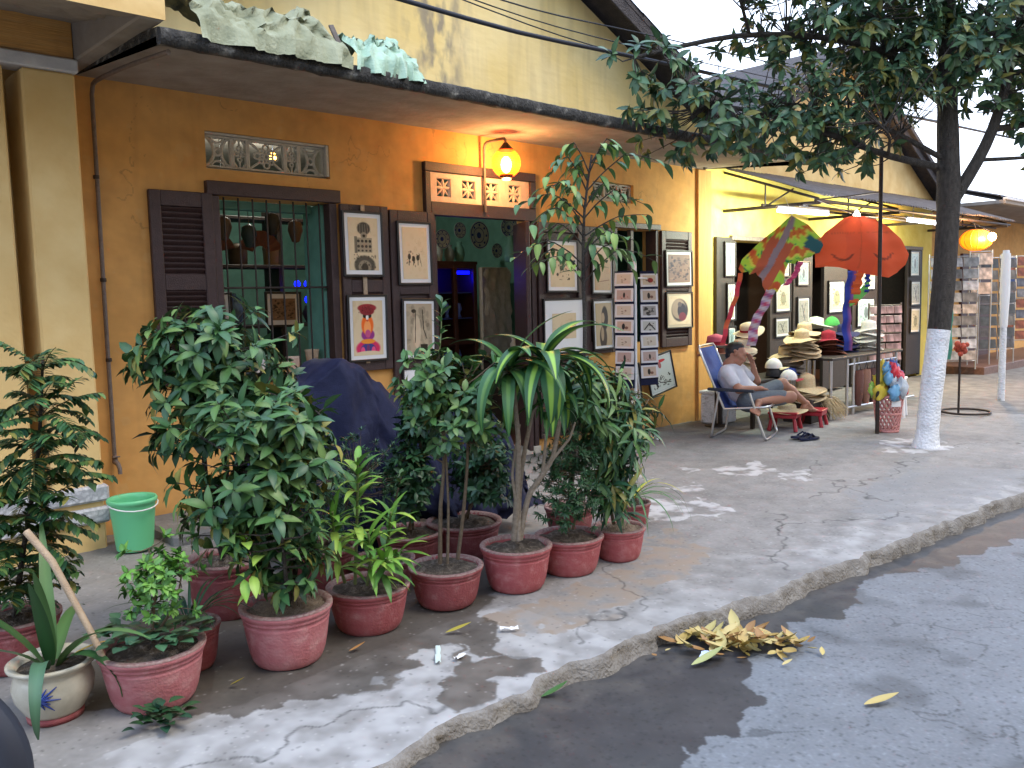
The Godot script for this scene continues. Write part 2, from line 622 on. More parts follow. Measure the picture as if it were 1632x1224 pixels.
	M.soil_pale = rough_mat(lin(0.16, 0.115, 0.08), lin(0.34, 0.27, 0.20), 43, 4.0, 1.0, 1.5)
	M.pots = []
	for k in 4:
		var f := 1.0 - 0.13 * k
		M.pots.append(rough_mat(lin(0.31 * f, 0.062 * f, 0.068 * f), lin(0.50 * f, 0.25 * f, 0.24 * f), 50 + k, 2.4, 0.7, 0.25, [0.55, lin(0.36 * f, 0.088 * f, 0.094 * f)]))
	M.pots.append(rough_mat(lin(0.36, 0.105, 0.115), lin(0.52, 0.29, 0.28), 54, 2.0, 0.75, 0.25, [0.5, lin(0.42, 0.145, 0.155)]))
	M.glazed = rough_mat(lin(0.45, 0.42, 0.33), lin(0.62, 0.59, 0.49), 55, 2.5, 0.22, 0.05)
	M.blue_glaze = mat(lin(0.03, 0.06, 0.28), 0.25)
	M.steel = mat(lin(0.62, 0.62, 0.63), 0.28, 0.9)
	M.white_plastic = mat(lin(0.75, 0.75, 0.76), 0.45)
	M.black_frame = mat(lin(0.012, 0.010, 0.010), 0.4)
	M.board = mat(lin(0.74, 0.73, 0.72), 0.7)
	M.whitewash = rough_mat(lin(0.38, 0.37, 0.36), lin(0.80, 0.81, 0.83), 56, 1.1, 0.95, 1.2, [.36, lin(.68, .69, .71)])
	M.tan_stick = rough_mat(lin(0.36, 0.25, 0.16), lin(0.52, 0.40, 0.28), 57, 4.0, 0.8, 0.3)
	M.green_plastic = mat(lin(0.13, 0.50, 0.24), 0.4)
	M.navy = rough_mat(lin(0.010, 0.012, 0.032), lin(0.019, 0.022, 0.055), 58, 3.0, 0.62, 0.15)
	M.tarp = rough_mat(lin(0.20, 0.22, 0.135), lin(0.38, 0.40, 0.28), 59, 1.2, 0.8, 0.6)
	M.tarp2 = rough_mat(lin(0.28, 0.45, 0.34), lin(0.44, 0.58, 0.45), 60, 1.6, 0.6, 0.4)
	M.rubber = mat(lin(0.014, 0.017, 0.028), 0.7)
	M.navy.metallic_specular = .25
	M.red_plastic = mat(lin(0.34, 0.012, 0.022), 0.4)
	M.straw = rough_mat(lin(0.42, 0.32, 0.17), lin(0.66, 0.55, 0.36), 61, 7.0, 0.9, 0.4)
	M.skin = mat(lin(0.34, 0.155, 0.095), 0.55)
	M.skin.subsurf_scatter_enabled = true
	M.skin.subsurf_scatter_strength = 0.08
	M.shirt = rough_mat(lin(0.66, 0.66, 0.72), lin(0.76, 0.76, 0.81), 62, 3.0, 0.95, 1.6)
	M.shorts = rough_mat(lin(0.12, 0.14, 0.16), lin(0.17, 0.19, 0.215), 63, 3.0, 0.95, 1.4)
	M.hair = mat(lin(0.012, 0.010, 0.009), 0.6)
	M.sling = rough_mat(lin(0.025, 0.05, 0.22), lin(0.045, 0.08, 0.30), 64, 6.0, 0.85, 0.1)

# ---------------------------------------------------------------- ground
func poly(a: Array) -> Array:
	var p := PackedVector2Array()
	var lo := Vector2.INF
	var hi := -Vector2.INF
	for i in range(0, a.size(), 2):
		var q := Vector2(a[i], a[i + 1])
		p.append(q)
		lo = lo.min(q); hi = hi.max(q)
	return [p, lo - Vector2(.1, .1), hi + Vector2(.1, .1)]

func within(p: Vector2, pl: Array) -> bool:
	return p.x > pl[1].x and p.y > pl[1].y and p.x < pl[2].x and p.y < pl[2].y and Geometry2D.is_point_in_polygon(p, pl[0])

const KERB := [[-8.0, 3.95], [-1.0, 3.62], [1.43, 3.50], [2.42, 3.44], [3.11, 3.50], [4.01, 3.60], [6.73, 3.82], [7.5, 3.90], [12.0, 4.24], [30.0, 5.6]]
func kerb_z(x: float) -> float:
	var k := KERB
	for i in k.size() - 1:
		if x <= k[i + 1][0]:
			return lerpf(k[i][1], k[i + 1][1], clampf((x - k[i][0]) / (k[i + 1][0] - k[i][0]), 0, 1))
	return 5.6

func ground() -> void:
	var n1 := fnl(0.7, 101, 4)
	var n2 := fnl(5.0, 102, 3)
	var n3 := fnl(30.0, 103, 2)
	var nw := fnl(3.2, 104, 3)
	var wet := poly([0.9, 2.2, 1.10, 2.75, 1.30, 2.86, 1.44, 2.90, 1.62, 3.03, 1.78, 3.06, 1.96, 3.01, 2.02, 2.90, 2.14, 2.91, 2.24, 3.07, 2.32, 3.22, 2.42, 3.0, 2.52, 2.93, 2.56, 2.72, 2.9, 2.62, 3.3, 2.55, 3.6, 2.3, 3.3, 1.9, 2.4, 1.6, 1.4, 1.7])
	var wet2 := poly([2.15, 2.9, 2.2, 3.12, 2.32, 3.25, 2.30, 3.40, 2.10, 3.30, 2.02, 3.42, 1.80, 3.46, 2.0, 3.22, 2.1, 3.2])
	var wet3 := poly([0.9, 3.12, 1.5, 3.20, 1.7, 3.32, 1.95, 3.40, 1.4, 3.36, 0.9, 3.22])
	var sand := poly([2.48, 2.81, 2.88, 2.84, 3.34, 2.86, 3.80, 2.75, 4.31, 2.51, 4.10, 2.98, 3.41, 3.22, 2.84, 3.22, 2.5, 3.12])
	var sand2 := poly([0.4, 2.8, 1.2, 2.88, 1.75, 3.1, 1.6, 3.22, 1.0, 3.1, 0.4, 3.0])
	var whites := [poly([4.73, 1.98, 4.92, 2.05, 5.09, 2.31, 4.95, 2.56, 4.7, 2.67, 4.58, 2.46, 4.34, 2.43, 4.4, 2.26]), poly([5.89, 1.44, 6.01, 1.58, 5.84, 1.66, 5.75, 1.56]), poly([6.11, 1.7, 6.5, 1.82, 6.42, 2.07, 5.98, 2.13, 5.88, 1.9]),
		poly([6.26, 2.16, 6.56, 2.36, 6.29, 2.57, 6.03, 2.47]), poly([5.34, 1.38, 5.56, 1.33, 5.4, 1.64]), poly([8.1, 2.17, 8.52, 2.27, 8.66, 2.57, 8.19, 2.82, 7.85, 2.76, 7.65, 2.51]), poly([5.2, 1.9, 5.5, 1.95, 5.45, 2.1, 5.15, 2.05])]
	var slab := poly([5.9, 2.9, 7.3, 3.0, 7.6, 3.7, 6.9, 3.72, 5.2, 3.55])
	var cracks := []
	for a in [[1.0, 3.05, 1.25, 3.18, 1.6, 3.22, 1.85, 3.40], [3.1, 3.36, 3.3, 3.2, 3.28, 2.95, 3.5, 2.7], [4.0, 3.5, 4.35, 3.25, 4.75, 3.1, 5.1, 2.8], [4.75, 3.1, 5.4, 3.3, 5.7, 3.6], [5.6, 2.8, 6.6, 2.9, 7.6, 2.75], [8.3, 2.7, 8.8, 3.1, 9.3, 3.4], [2.5, 3.36, 2.75, 3.2, 3.0, 3.25], [5.9, 3.2, 6.3, 2.5, 6.9, 2.2]]:
		for i in range(0, a.size() - 2, 2):
			cracks.append([Vector2(a[i], a[i + 1]), Vector2(a[i + 2], a[i + 3])])
	var x0 := -1.0
	var z0 := -0.4
	var wx := 12.0
	var wz := 5.0
	var near := {}
	for cr in cracks:
		for s in 60:
			var q: Vector2 = Vector2(cr[0]).lerp(cr[1], s / 59.0)
			for i in 9:
				var key := Vector2i(int(floor(q.x * 10)) + i % 3 - 1, int(floor(q.y * 10)) + i / 3 - 1)
				if not near.has(key):
					near[key] = []
				if not near[key].has(cr):
					near[key].append(cr)
	var tex := paint(1400, 583, func(u, v):
		var x: float = x0 + u * wx
		var z: float = z0 + v * wz
		if z > kerb_z(x) + .2:
			return Color(0.2, 0.2, 0.2, 0.9)
		var a := n1.get_noise_2d(x, z)
		var b := n2.get_noise_2d(x, z)
		var p := Vector2(x + nw.get_noise_2d(x, z) * 0.16, z + nw.get_noise_2d(x + 50, z) * 0.13)
		var g := 0.235 + 0.06 * a + 0.045 * b + 0.03 * n3.get_noise_2d(x, z)
		var q := Color(g * 1.0, g * 0.97, g * 0.93)
		var rough := 0.9
		var edge := kerb_z(x) - z
		var pale := clampf(1.0 - edge / 0.45 + b * 0.8, 0, 1) * clampf(0.6 + a, 0, 1)
		if x < 2.7 and edge < 0.7:
			pale = maxf(pale, clampf(0.8 + b, 0, 1))
		q = q.lerp(Color(0.36, 0.36, 0.36) * (1.0 + .35 * b), pale * 0.8)
		if within(p, slab):
			q = q.lerp(Color(0.24, 0.245, 0.25), 0.6)
		if within(p, sand):
			q = q.lerp(Color(0.27, 0.215, 0.165), clampf(0.55 + b * 1.2, 0, 0.9))
		for w in whites:
			if within(p, w):
				q = q.lerp(Color(0.50, 0.50, 0.51), clampf(0.42 + b * 1.7, 0.0, .85))
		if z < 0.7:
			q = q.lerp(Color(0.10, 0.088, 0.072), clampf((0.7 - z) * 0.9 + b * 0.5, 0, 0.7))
		if within(p, wet) or within(p, wet2):
			q = Color(q.r * 0.36, q.g * 0.33, q.b * 0.295)
			rough = 0.6
		else:
			var p2 := p + Vector2(b, a) * .09
			if within(p2, wet) or within(p2, wet2):
				q = q * .68
		var key := Vector2i(int(floor(p.x * 10)), int(floor(p.y * 10)))
		if near.has(key):
			for cr in near[key]:
				var cp := Geometry2D.get_closest_point_to_segment(p, cr[0], cr[1])
				var dd := cp.distance_to(p)
				if dd < 0.014:
					q = q * lerpf(0.35, 1.0, dd / 0.014)
		var sp := n3.get_noise_2d(x * .9 + 9, z * .9)
		if sp > 0.64:
			q = q * 0.62
		elif sp < -0.66:
			q = q.lerp(Color(0.5, 0.49, 0.47), 0.4)
		return Color(q.r, q.g, q.b, rough))
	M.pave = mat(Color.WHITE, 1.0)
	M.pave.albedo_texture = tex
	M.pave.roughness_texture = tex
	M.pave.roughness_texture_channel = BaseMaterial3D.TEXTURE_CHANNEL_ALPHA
	M.pave.texture_repeat = false
	M.kerb = rough_mat(lin(0.12, 0.105, 0.09), lin(0.34, 0.325, 0.30), 107, 1.6, 0.95, 1.0)
	M.pave_far = rough_mat(lin(0.11, 0.108, 0.105), lin(0.22, 0.215, 0.21), 105, 0.6, 0.9, 0.5)
	var up := func(x: float, z: float, f: float) -> float:
		var y := 0.012 * n1.get_noise_2d(x * 1.4, z * 1.4) + 0.007 * n2.get_noise_2d(x, z) + 0.003 * n3.get_noise_2d(x, z)
		return y
	var lay := func(xa: float, xb: float, nx: int, nz: int, m: Material, called: String) -> void:
		var b := MB.new()
		var rows := []
		var edge_rows := []
		for i in nx + 1:
			var x := lerpf(xa, xb, float(i) / nx)
			var row := PackedVector3Array()
			var kz: float = kerb_z(x) + 0.04 * n2.get_noise_2d(x * .5, 77) + 0.05 * n1.get_noise_2d(x * 3, 31) + .012 * n3.get_noise_2d(x * .4, 5)
			for j in nz + 1:
				var z := lerpf(-0.3, kz, float(j) / nz)
				row.append(Vector3(x, up.call(x, z, 0.0), z))
			var chip := maxf(0.0, n2.get_noise_2d(x * 1.3, 41)) * 0.05
			var top := up.call(x, kz, 0.0) as float
			edge_rows.append(PackedVector3Array([Vector3(x, top, kz), Vector3(x, top - 0.008 - chip * .4, kz + 0.018 + 0.02 * n3.get_noise_2d(x * .4, 3)), Vector3(x, top - 0.03 - chip * .5, kz + 0.03 - chip + 0.02 * n3.get_noise_2d(x * .3, 13)), Vector3(x, -0.07, kz + 0.036 + 0.03 * n2.get_noise_2d(x * .9, 13)), Vector3(x, -0.13, kz + 0.05 + 0.03 * n2.get_noise_2d(x * .7, 23))]))
			rows.append(row)
		rows.reverse()
		b.surf(rows)
		for i in b.v.size():
			b.t[i] = Vector2((b.v[i].x - x0) / wx, (b.v[i].z - z0) / wz)
		struct(part(called, b, m))
		var eb := MB.new()
		edge_rows.reverse()
		eb.surf(edge_rows)
		struct(part("kerb", eb, M.kerb))
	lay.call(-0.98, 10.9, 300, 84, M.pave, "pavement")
	lay.call(10.9, 34.0, 90, 30, M.pave_far, "pavement")
	lay.call(-12.0, -0.98, 40, 24, M.pave_far, "pavement")
	# the road: damp along the kerb, dry and paler beyond
	var damp := poly([-3, 3.2, -3, 5.3, 0.6, 4.75, 1.4, 4.6, 2.01, 4.26, 2.25, 4.13, 2.51, 4.08, 2.85, 4.01, 3.07, 3.87, 3.22, 3.84, 3.55, 3.80, 4.02, 3.93, 4.10, 3.82, 4.3, 3.74, 4.6, 3.80, 4.87, 3.96, 5.38, 4.0, 5.74, 4.12, 6.62, 4.31, 9, 4.6, 9, 3.2])
	var tex2 := paint(1200, 552, func(u, v):
		var x: float = -1.0 + u * 10.0
		var z: float = 3.3 + v * 4.6
		var a := n1.get_noise_2d(x + 20, z)
		var b := n2.get_noise_2d(x + 20, z)
		var p := Vector2(x + nw.get_noise_2d(x, z) * 0.16, z + nw.get_noise_2d(x + 50, z) * 0.1)
		var g := 0.165 + 0.03 * a + 0.022 * b + 0.03 * n3.get_noise_2d(x * 2, z * 2)
		var q := Color(g * 0.91, g * 1.0, g * 1.11)
		var rough := 0.75
		if within(p, damp):
			q = Color(0.036 + 0.012 * b + 0.006 * a, 0.0355 + 0.012 * b, 0.037 + 0.012 * b)
			rough = 0.6
			var dusty := clampf(1.0 - (z - kerb_z(x)) / 0.22 + b, 0, 1)
			q = q.lerp(Color(0.10, 0.088, 0.074), dusty * 0.45)
		else:
			q = q * (1.0 - .35 * clampf((nw.get_noise_2d(x * .5, z * .5) - .22) * 4.0, 0, 1))
			var vein := absf(nw.get_noise_2d(x * .35 + 9, z * .35))
			if vein < .006:
				q = q * .55
		var sp := n3.get_noise_2d(x * .95 + 7, z * .95)
		if sp > 0.5:
			q = q * 1.22
		elif sp < -0.5:
			q = q * 0.6
		return Color(q.r, q.g, q.b, rough))
	M.road = mat(Color.WHITE, 1.0)
	M.road.albedo_texture = tex2
	M.road.roughness_texture = tex2
	M.road.roughness_texture_channel = BaseMaterial3D.TEXTURE_CHANNEL_ALPHA
	M.road.texture_repeat = false
	var rb := MB.new()
	var rrows := []
	for i in 201:
		var x := -1.0 + 10.0 * i / 200.0
		var row := PackedVector3Array()
		for j in 93:
			var z := 3.3 + 4.6 * j / 92.0
			var rise := 0.055 * clampf(1.0 - (x - 1.0) / 1.6, 0, 1) * clampf(1.0 - (z - 3.5) / 0.7, 0, 1)
			row.append(Vector3(x, -0.082 + rise + 0.004 * n2.get_noise_2d(x, z) + 0.0025 * n3.get_noise_2d(x * 2, z * 2), z))
		rrows.append(row)
	rrows.reverse()
	rb.surf(rrows)
	for i in rb.v.size():
		rb.t[i] = Vector2((rb.v[i].x + 1.0) / 10.0, (rb.v[i].z - 3.3) / 4.6)
	struct(part("road", rb, M.road))
	M.asphalt = rough_mat(lin(0.10, 0.105, 0.115), lin(0.19, 0.20, 0.215), 106, 0.8, 0.8, 0.4)
	var gb := MB.new()
	gb.quad(Vector3(-400, -0.125, 400), Vector3(400, -0.125, 400), Vector3(400, -0.125, -400), Vector3(-400, -0.125, -400))
	struct(part("ground", gb, M.asphalt))

# ---------------------------------------------------------------- buildings
func bx(called: String, lo: Vector3, hi: Vector3, m: Material, parent = self, ch := 0.004) -> MeshInstance3D:
	var b := MB.new()
	b.box((lo + hi) / 2, hi - lo, Basis.IDENTITY, ch)
	return part(called, b, m, parent)

# louvred shutter leaf lying against the wall: stiles and rails one part, each slat a sub-part
func shutter(called: String, parent, x0: float, x1: float, y0: float, y1: float, z: float, bays: Array) -> void:
	var f := MB.new()
	var t := 0.035
	var w := 0.075
	var zc := z + t / 2
	f.box(Vector3(x0 + w / 2, (y0 + y1) / 2, zc), Vector3(w, y1 - y0, t), Basis.IDENTITY, 0.005)
	f.box(Vector3(x1 - w / 2, (y0 + y1) / 2, zc), Vector3(w, y1 - y0, t), Basis.IDENTITY, 0.005)
	bays = bays.duplicate()
	bays.reverse()
	var cuts := [y0]
	for q in bays:
		cuts.append_array([q[0], q[1]])
	cuts.append(y1)
	for i in range(0, cuts.size(), 2):
		f.box(Vector3((x0 + x1) / 2, (cuts[i] + cuts[i + 1]) / 2, zc), Vector3(x1 - x0 - 2 * w, cuts[i + 1] - cuts[i], t - 0.004), Basis.IDENTITY, 0.004)
	f.box(Vector3((x0 + x1) / 2, (y0 + y1) / 2, z + 0.003), Vector3(x1 - x0 - 2 * w, y1 - y0 - .02, 0.004))
	var root := part(called, f, M.wood, parent)
	var sb := MB.new()
	sb.box(Vector3.ZERO, Vector3(x1 - x0 - 2 * w - 0.004, 0.034, 0.006), Basis(Vector3.RIGHT, 0.75), 0.001)
	var sm := sb.mesh()
	for q in bays:
		if q.size() > 2:
			continue
		var n := int((q[1] - q[0]) / 0.034)
		for i in n:
			inst("slat", sm, M.wood, root, Transform3D(Basis.IDENTITY, Vector3((x0 + x1) / 2, q[0] + (i + 0.5) * (q[1] - q[0]) / n, zc) - origin_of(root)))

func ring(b: MB, ce: Vector3, r: float, t: float, a0 := 0.0, a1 := TAU, sc := Vector2.ONE) -> void:
	var pts := []
	var n := maxi(5, int(18 * absf(a1 - a0) / TAU))
	for i in n + 1:
		var a := lerpf(a0, a1, float(i) / n)
		pts.append(ce + Vector3(cos(a) * r * sc.x, sin(a) * r * sc.y, 0))
	b.tube(pts, [t], 6, false)

func bar(b: MB, a: Vector3, c: Vector3, t: float) -> void:
	b.tube([a, c], [t], 6)

# one cast cement vent block: a border with a pierced motif inside
func vent_block(parent, x0: float, x1: float, y0: float, y1: float, z: float, kind: int, m: Material) -> void:
	var b := MB.new()
	var e := 0.014 if kind < 3 else .004
	var d := 0.035
	b.box(Vector3(x0 + e / 2, (y0 + y1) / 2, z), Vector3(e, y1 - y0, d), Basis.IDENTITY, .002)
	b.box(Vector3(x1 - e / 2, (y0 + y1) / 2, z), Vector3(e, y1 - y0, d), Basis.IDENTITY, .002)
	b.box(Vector3((x0 + x1) / 2, y0 + e / 2, z + .001), Vector3(x1 - x0 - 2 * e, e, d), Basis.IDENTITY, .002)
	b.box(Vector3((x0 + x1) / 2, y1 - e / 2, z + .001), Vector3(x1 - x0 - 2 * e, e, d), Basis.IDENTITY, .002)
	var c := Vector3((x0 + x1) / 2, (y0 + y1) / 2, z + 0.004)
	var hx := (x1 - x0) / 2 - e
	var hy := (y1 - y0) / 2 - e
	if kind == 0:
		ring(b, c, 0.024, .009)
		for s in [-1, 1]:
			ring(b, c + Vector3(s * hx * 1.02, 0, 0), 1.0, .010, PI / 2 if s > 0 else -PI / 2, PI * 1.5 if s > 0 else PI / 2, Vector2(hx * .72, hy * .98))
			for s2 in [-1, 1]:
				bar(b, c + Vector3(s * .017, s2 * .017, 0), c + Vector3(s * hx * .62, s2 * hy * .72, 0), .008)
			ring(b, c + Vector3(0, s * hy * 1.0, 0), 1.0, .009, PI if s > 0 else 0.0, TAU if s > 0 else PI, Vector2(hx * .5, hy * .34))
	elif kind == 1:
		ring(b, c, 0.016, .007)
		for a in 4:
			var q := Vector3(cos(a * PI / 2), sin(a * PI / 2), 0)
			ring(b, c + Vector3(q.x * hx * .55, q.y * hy * .42, 0), 0.014, .007)
			bar(b, c + Vector3(q.x * hx * .8, q.y * hy * .6, 0), c + Vector3(q.x * hx, q.y * hy, 0), .007)
		for sx in [-1, 1]:
			for sy in [-1, 1]:
				bar(b, c + Vector3(sx * hx * .55, sy * hy, 0), c + Vector3(sx * hx, sy * hy * .7, 0), .010)
	elif kind == 2:
		ring(b, c, 0.020, .008)
		for a in 8:
			var q := Vector3(cos(a * PI / 4), sin(a * PI / 4), 0)
			var far := 0.66 if a % 2 == 0 else 0.52
			ring(b, c + Vector3(q.x * hx * far * .82, q.y * hy * far, 0), 0.021 if a % 2 == 0 else .016, .0075)
			bar(b, c + q * .02, c + Vector3(q.x * hx * .42, q.y * hy * .42, 0), .007)
			if a % 2 == 1:
				bar(b, c + Vector3(q.x * hx * .62, q.y * hy * .7, 0), c + Vector3(signf(q.x) * hx, signf(q.y) * hy, 0), .009)
	else:
		# four petals joined in the middle of a square hole
		for a in 4:
			var q := Vector3(cos(a * PI / 2), sin(a * PI / 2), 0)
			var pts := [c, c + Vector3(q.x * hx, q.y * hy, 0) * .5, c + Vector3(q.x * hx, q.y * hy, 0) * 1.02]
			b.tube(pts, [.006, .017, .007], 8)
			var w := Vector3(cos(a * PI / 2 + PI / 4) * hx * 1.2, sin(a * PI / 2 + PI / 4) * hy * 1.2, 0)
			b.tube([c, c + w * .45, c + w * .95], [.005, .010, .004], 6)
	part("breeze_block", b, m, parent)

func main_building() -> void:
	var o := thing("shop_house", "ochre plastered shop house with brown shutters and pale gable above the canopy", "house", Vector3(5, 0, 0))
	var holes := [[2.60, 3.58, 0.95, 2.19], [4.50, 5.68, 0.0, 2.57], [6.84, 7.58, 0.95, 2.14], [2.59, 3.55, 2.37, 2.62], [6.54, 7.18, 2.40, 2.59]]
	var b := MB.new()
	wall(b, 1.70, 8.50, -0.12, 2.86, 0.0, -0.2, holes)
	part("wall", b, M.ochre, o)
	# pilaster at the right end, and the wall above the canopy with its gable
	bx("pilaster", Vector3(8.30, -.12, -.2), Vector3(8.56, 2.845, 0.035), M.ochre, o)
	var g := MB.new()
	var gp := [Vector2(1.75, 2.945), Vector2(8.50, 2.945), Vector2(8.50, 3.31), Vector2(5.12, 4.86), Vector2(1.75, 3.31)]
	var uvg := func(q: Vector2) -> Vector2: return Vector2((q.x - 1.7) / 7.0, 1.0 - (q.y - 2.8) / 2.6)
	for face in [[0.0, 1.0], [-0.2, -1.0]]:
		var i0 := g.v.size()
		for q in gp:
			g.vert(Vector3(q.x, q.y, face[0]), Vector3(0, 0, face[1]), uvg.call(q))
		for k in range(1, 4):
			g.ix.append_array(PackedInt32Array([i0, i0 + k + 1, i0 + k] if face[1] > 0 else [i0, i0 + k, i0 + k + 1]))
	part("gable", g, M.gable, o)
	# roof slopes with overhang: slab, barge board, rows of tiles seen at the verge
	for s in [-1, 1]:
		var dir := Vector3(s * 3.38, -1.55, 0).normalized()
		var nrm := Vector3(-dir.y * s, dir.x * s, 0) if s > 0 else Vector3(dir.y, -dir.x, 0)
		nrm = Vector3(s * 1.55, 3.38, 0).normalized()
		var L := 4.15
		var top := Vector3(5.12, 4.90, 0)
		var bs := Basis(dir, nrm, dir.cross(nrm))
		var r := MB.new()
		r.box(top + dir * (L / 2) + nrm * 0.05 + Vector3(0, 0, -2.6), Vector3(L, 0.06, 5.9), bs, 0.005)
		var rp := part("roof", r, M.roof, o)
		var bb := MB.new()
		bb.box(top + dir * (L / 2) + nrm * -0.01 + Vector3(0, 0, 0.33), Vector3(L, 0.17, 0.03), bs, 0.005)
		part("barge_board", bb, M.roof, rp)
		var tb := MB.new()
		var pts := []
		for k in 13:
			pts.append(Vector3(0, 0.03 * sin(PI * k / 12.0), -0.11 + 0.22 * k / 12.0))
		var rows := [PackedVector3Array(), PackedVector3Array(), PackedVector3Array()]
		for p in pts:
			rows[0].append(p * Vector3(1, .9, .9)); rows[1].append(p + Vector3(.30, -.012, 0)); rows[2].append(p * Vector3(1, .6, .92) + Vector3(.30, -.03, 0))
		tb.surf(rows)
		var tm := tb.mesh()
		for k in 15:
			inst("tile", tm, M.roof, rp, Transform3D(bs.rotated(nrm, 0.0), top + dir * (k * 0.275) + nrm * (0.082 + 0.004 * (k % 2)) + Vector3(0, 0, 0.255) - origin_of(rp)))
	# canopy slab with a weathered edge
	var c := MB.new()
	var nz := fnl(2.0, 201, 4)
	var prof := [Vector2(0.0, 2.855), Vector2(0.6, 2.83), Vector2(1.24, 2.80), Vector2(1.25, 2.755), Vector2(1.30, 2.752), Vector2(1.312, 2.785), Vector2(1.305, 2.83), Vector2(1.27, 2.845), Vector2(0.6, 2.90), Vector2(0.0, 2.94)]
	var rows := []
	for i in 121:
		var x := 1.80 + 6.62 * i / 120.0
		var row := PackedVector3Array()
		for k in prof.size():
			var q: Vector2 = prof[k]
			var e := 1.0 if k >= 3 and k <= 7 else 0.0
			row.append(Vector3(x, q.y + e * 0.008 * nz.get_noise_2d(x * 4, k * 3), q.x + e * 0.012 * nz.get_noise_2d(x * 5, k * 5 + 30)))
		rows.append(row)
	c.surf(rows.map(func(r): return r.slice(0, 3)))
	var cp := part("canopy", c, M.soffit, o)
	var lp := MB.new()
	lp.surf(rows.map(func(r): return r.slice(2)))
	part("canopy_edge", lp, M.lip, cp)
	for ri in [0, 120]:
		var le := MB.new()
		var rr: PackedVector3Array = rows[ri]
		for k in range(1, rr.size() - 1):
			if ri == 0: le.tri(rr[0], rr[k], rr[k + 1])
			else: le.tri(rr[0], rr[k + 1], rr[k])
		part("canopy_end", le, M.lip, cp)
	# first window: header, jambs, teal lining, bars
	var w := bx("window_frame", Vector3(2.565, 2.192, -.02), Vector3(3.605, 2.285, .05), M.wood, o)
	bx("jamb", Vector3(2.602, .952, -.10), Vector3(2.655, 2.188, .03), M.wood, w)
	bx("jamb", Vector3(3.515, .952, -.06), Vector3(3.577, 2.188, .03), M.wood, w)
	bx("sill", Vector3(2.602, .90, -.19), Vector3(3.577, .95, .06), M.wood, w)
	bx("lining", Vector3(2.604, .955, -.32), Vector3(2.65, 2.185, -.105), M.teal, w)
	bx("lining", Vector3(3.50, .955, -.34), Vector3(3.574, 2.185, -.065), M.teal, w)
	bx("lining", Vector3(2.655, 2.13, -.30), Vector3(3.495, 2.186, -.20), M.teal, w)
	var vb := MB.new()
	vb.tube([Vector3(0, .95, 0), Vector3(0, 2.19, 0)], [.0065], 6)
	var vm := vb.mesh()
	for k in 8:
		inst("bar", vm, M.iron, w, Transform3D(Basis.IDENTITY, Vector3(2.72 + k * .107, 0, -.045) - origin_of(w)))
	var hb := MB.new()
	hb.tube([Vector3(2.62, 1.565, -.034), Vector3(3.56, 1.565, -.034)], [.009], 6)
	part("cross_bar", hb, M.iron, w)
	# shutters of the first window, door leaves, second window
	shutter("shutter", o, 2.175, 2.60, .93, 2.20, .012, [[1.66, 2.10], [1.03, 1.55]])
	shutter("shutter", o, 3.60, 4.035, .91, 2.19, .012, [[1.62, 2.10, 0], [1.0, 1.52]])
	var st := MB.new()
	st.box(Vector3(3.79, 1.58, .055), Vector3(.035, 1.22, .012), Basis.IDENTITY, .003)
	part("hanging_batten", st, M.tan_stick, o)
	shutter("door_leaf", o, 4.05, 4.50, .12, 2.17, .014, [[1.66, 2.08, 0], [1.05, 1.50, 0], [.25, .9]])
	var d := bx("door_frame", Vector3(4.42, 2.505, -.04), Vector3(5.70, 2.58, .045), M.wood, o)
	bx("jamb", Vector3(4.42, 2.15, -.04), Vector3(4.475, 2.503, .045), M.wood, d)
	bx("jamb", Vector3(5.63, 2.262, -.04), Vector3(5.70, 2.503, .045), M.wood, d)
	bx("lintel", Vector3(4.478, 2.15, -.04), Vector3(5.70, 2.26, .042), M.wood, d)
	bx("jamb", Vector3(4.50, .02, -.14), Vector3(4.545, 2.147, .012), M.wood, d)
	bx("jamb", Vector3(5.64, .02, -.14), Vector3(5.70, 2.147, .03), M.wood, d)
	bx("threshold", Vector3(4.50, -.05, -.2), Vector3(5.70, .06, .05), M.block, d)
	var tr := MB.new()
	wall(tr, 4.477, 5.628, 2.263, 2.502, .022, -.02, [[4.555, 4.705, 2.305, 2.46], [4.83, 4.98, 2.305, 2.46], [5.10, 5.25, 2.305, 2.46], [5.375, 5.525, 2.305, 2.46]])
	var tp := part("transom_panel", tr, M.block_pink, o)
	for k in 4:
		var x0: float = [4.555, 4.83, 5.10, 5.375][k]
		vent_block(tp, x0 + .001, x0 + .149, 2.306, 2.459, -.002, 3, M.block_pink)
	# inner right leaf standing half open
	var dl := MB.new()
	var lb := Basis(Vector3.UP, 1.05)
	dl.box(Vector3(5.60, 1.10, -.14) + lb * Vector3(-.22, 0, 0), Vector3(.46, 2.05, .04), lb, .006)
	for q in [[.35, .5], [1.05, .7], [1.75, .45]]:
		dl.box(Vector3(5.60, q[0], -.14) + lb * Vector3(-.22, 0, .022), Vector3(.30, q[1], .012), lb, .005)
	part("door_leaf", dl, M.wood, o)
	shutter("door_leaf", o, 5.71, 6.335, .12, 2.15, .014, [[1.66, 2.06, 0], [1.05, 1.50, 0], [.25, .9]])
	shutter("shutter", o, 6.36, 6.83, .88, 2.135, .014, [[1.62, 2.05, 0], [1.0, 1.52, 0]])
	var w2 := bx("window_frame", Vector3(6.82, 2.142, -.02), Vector3(7.60, 2.20, .04), M.wood, o)
	bx("jamb", Vector3(6.842, .952, -.12), Vector3(6.89, 2.138, .02), M.wood, w2)
	bx("jamb", Vector3(7.53, .952, -.12), Vector3(7.578, 2.138, .02), M.wood, w2)
	bx("mullion", Vector3(7.19, .952, -.10), Vector3(7.24, 2.138, -.05), M.pipe, w2)
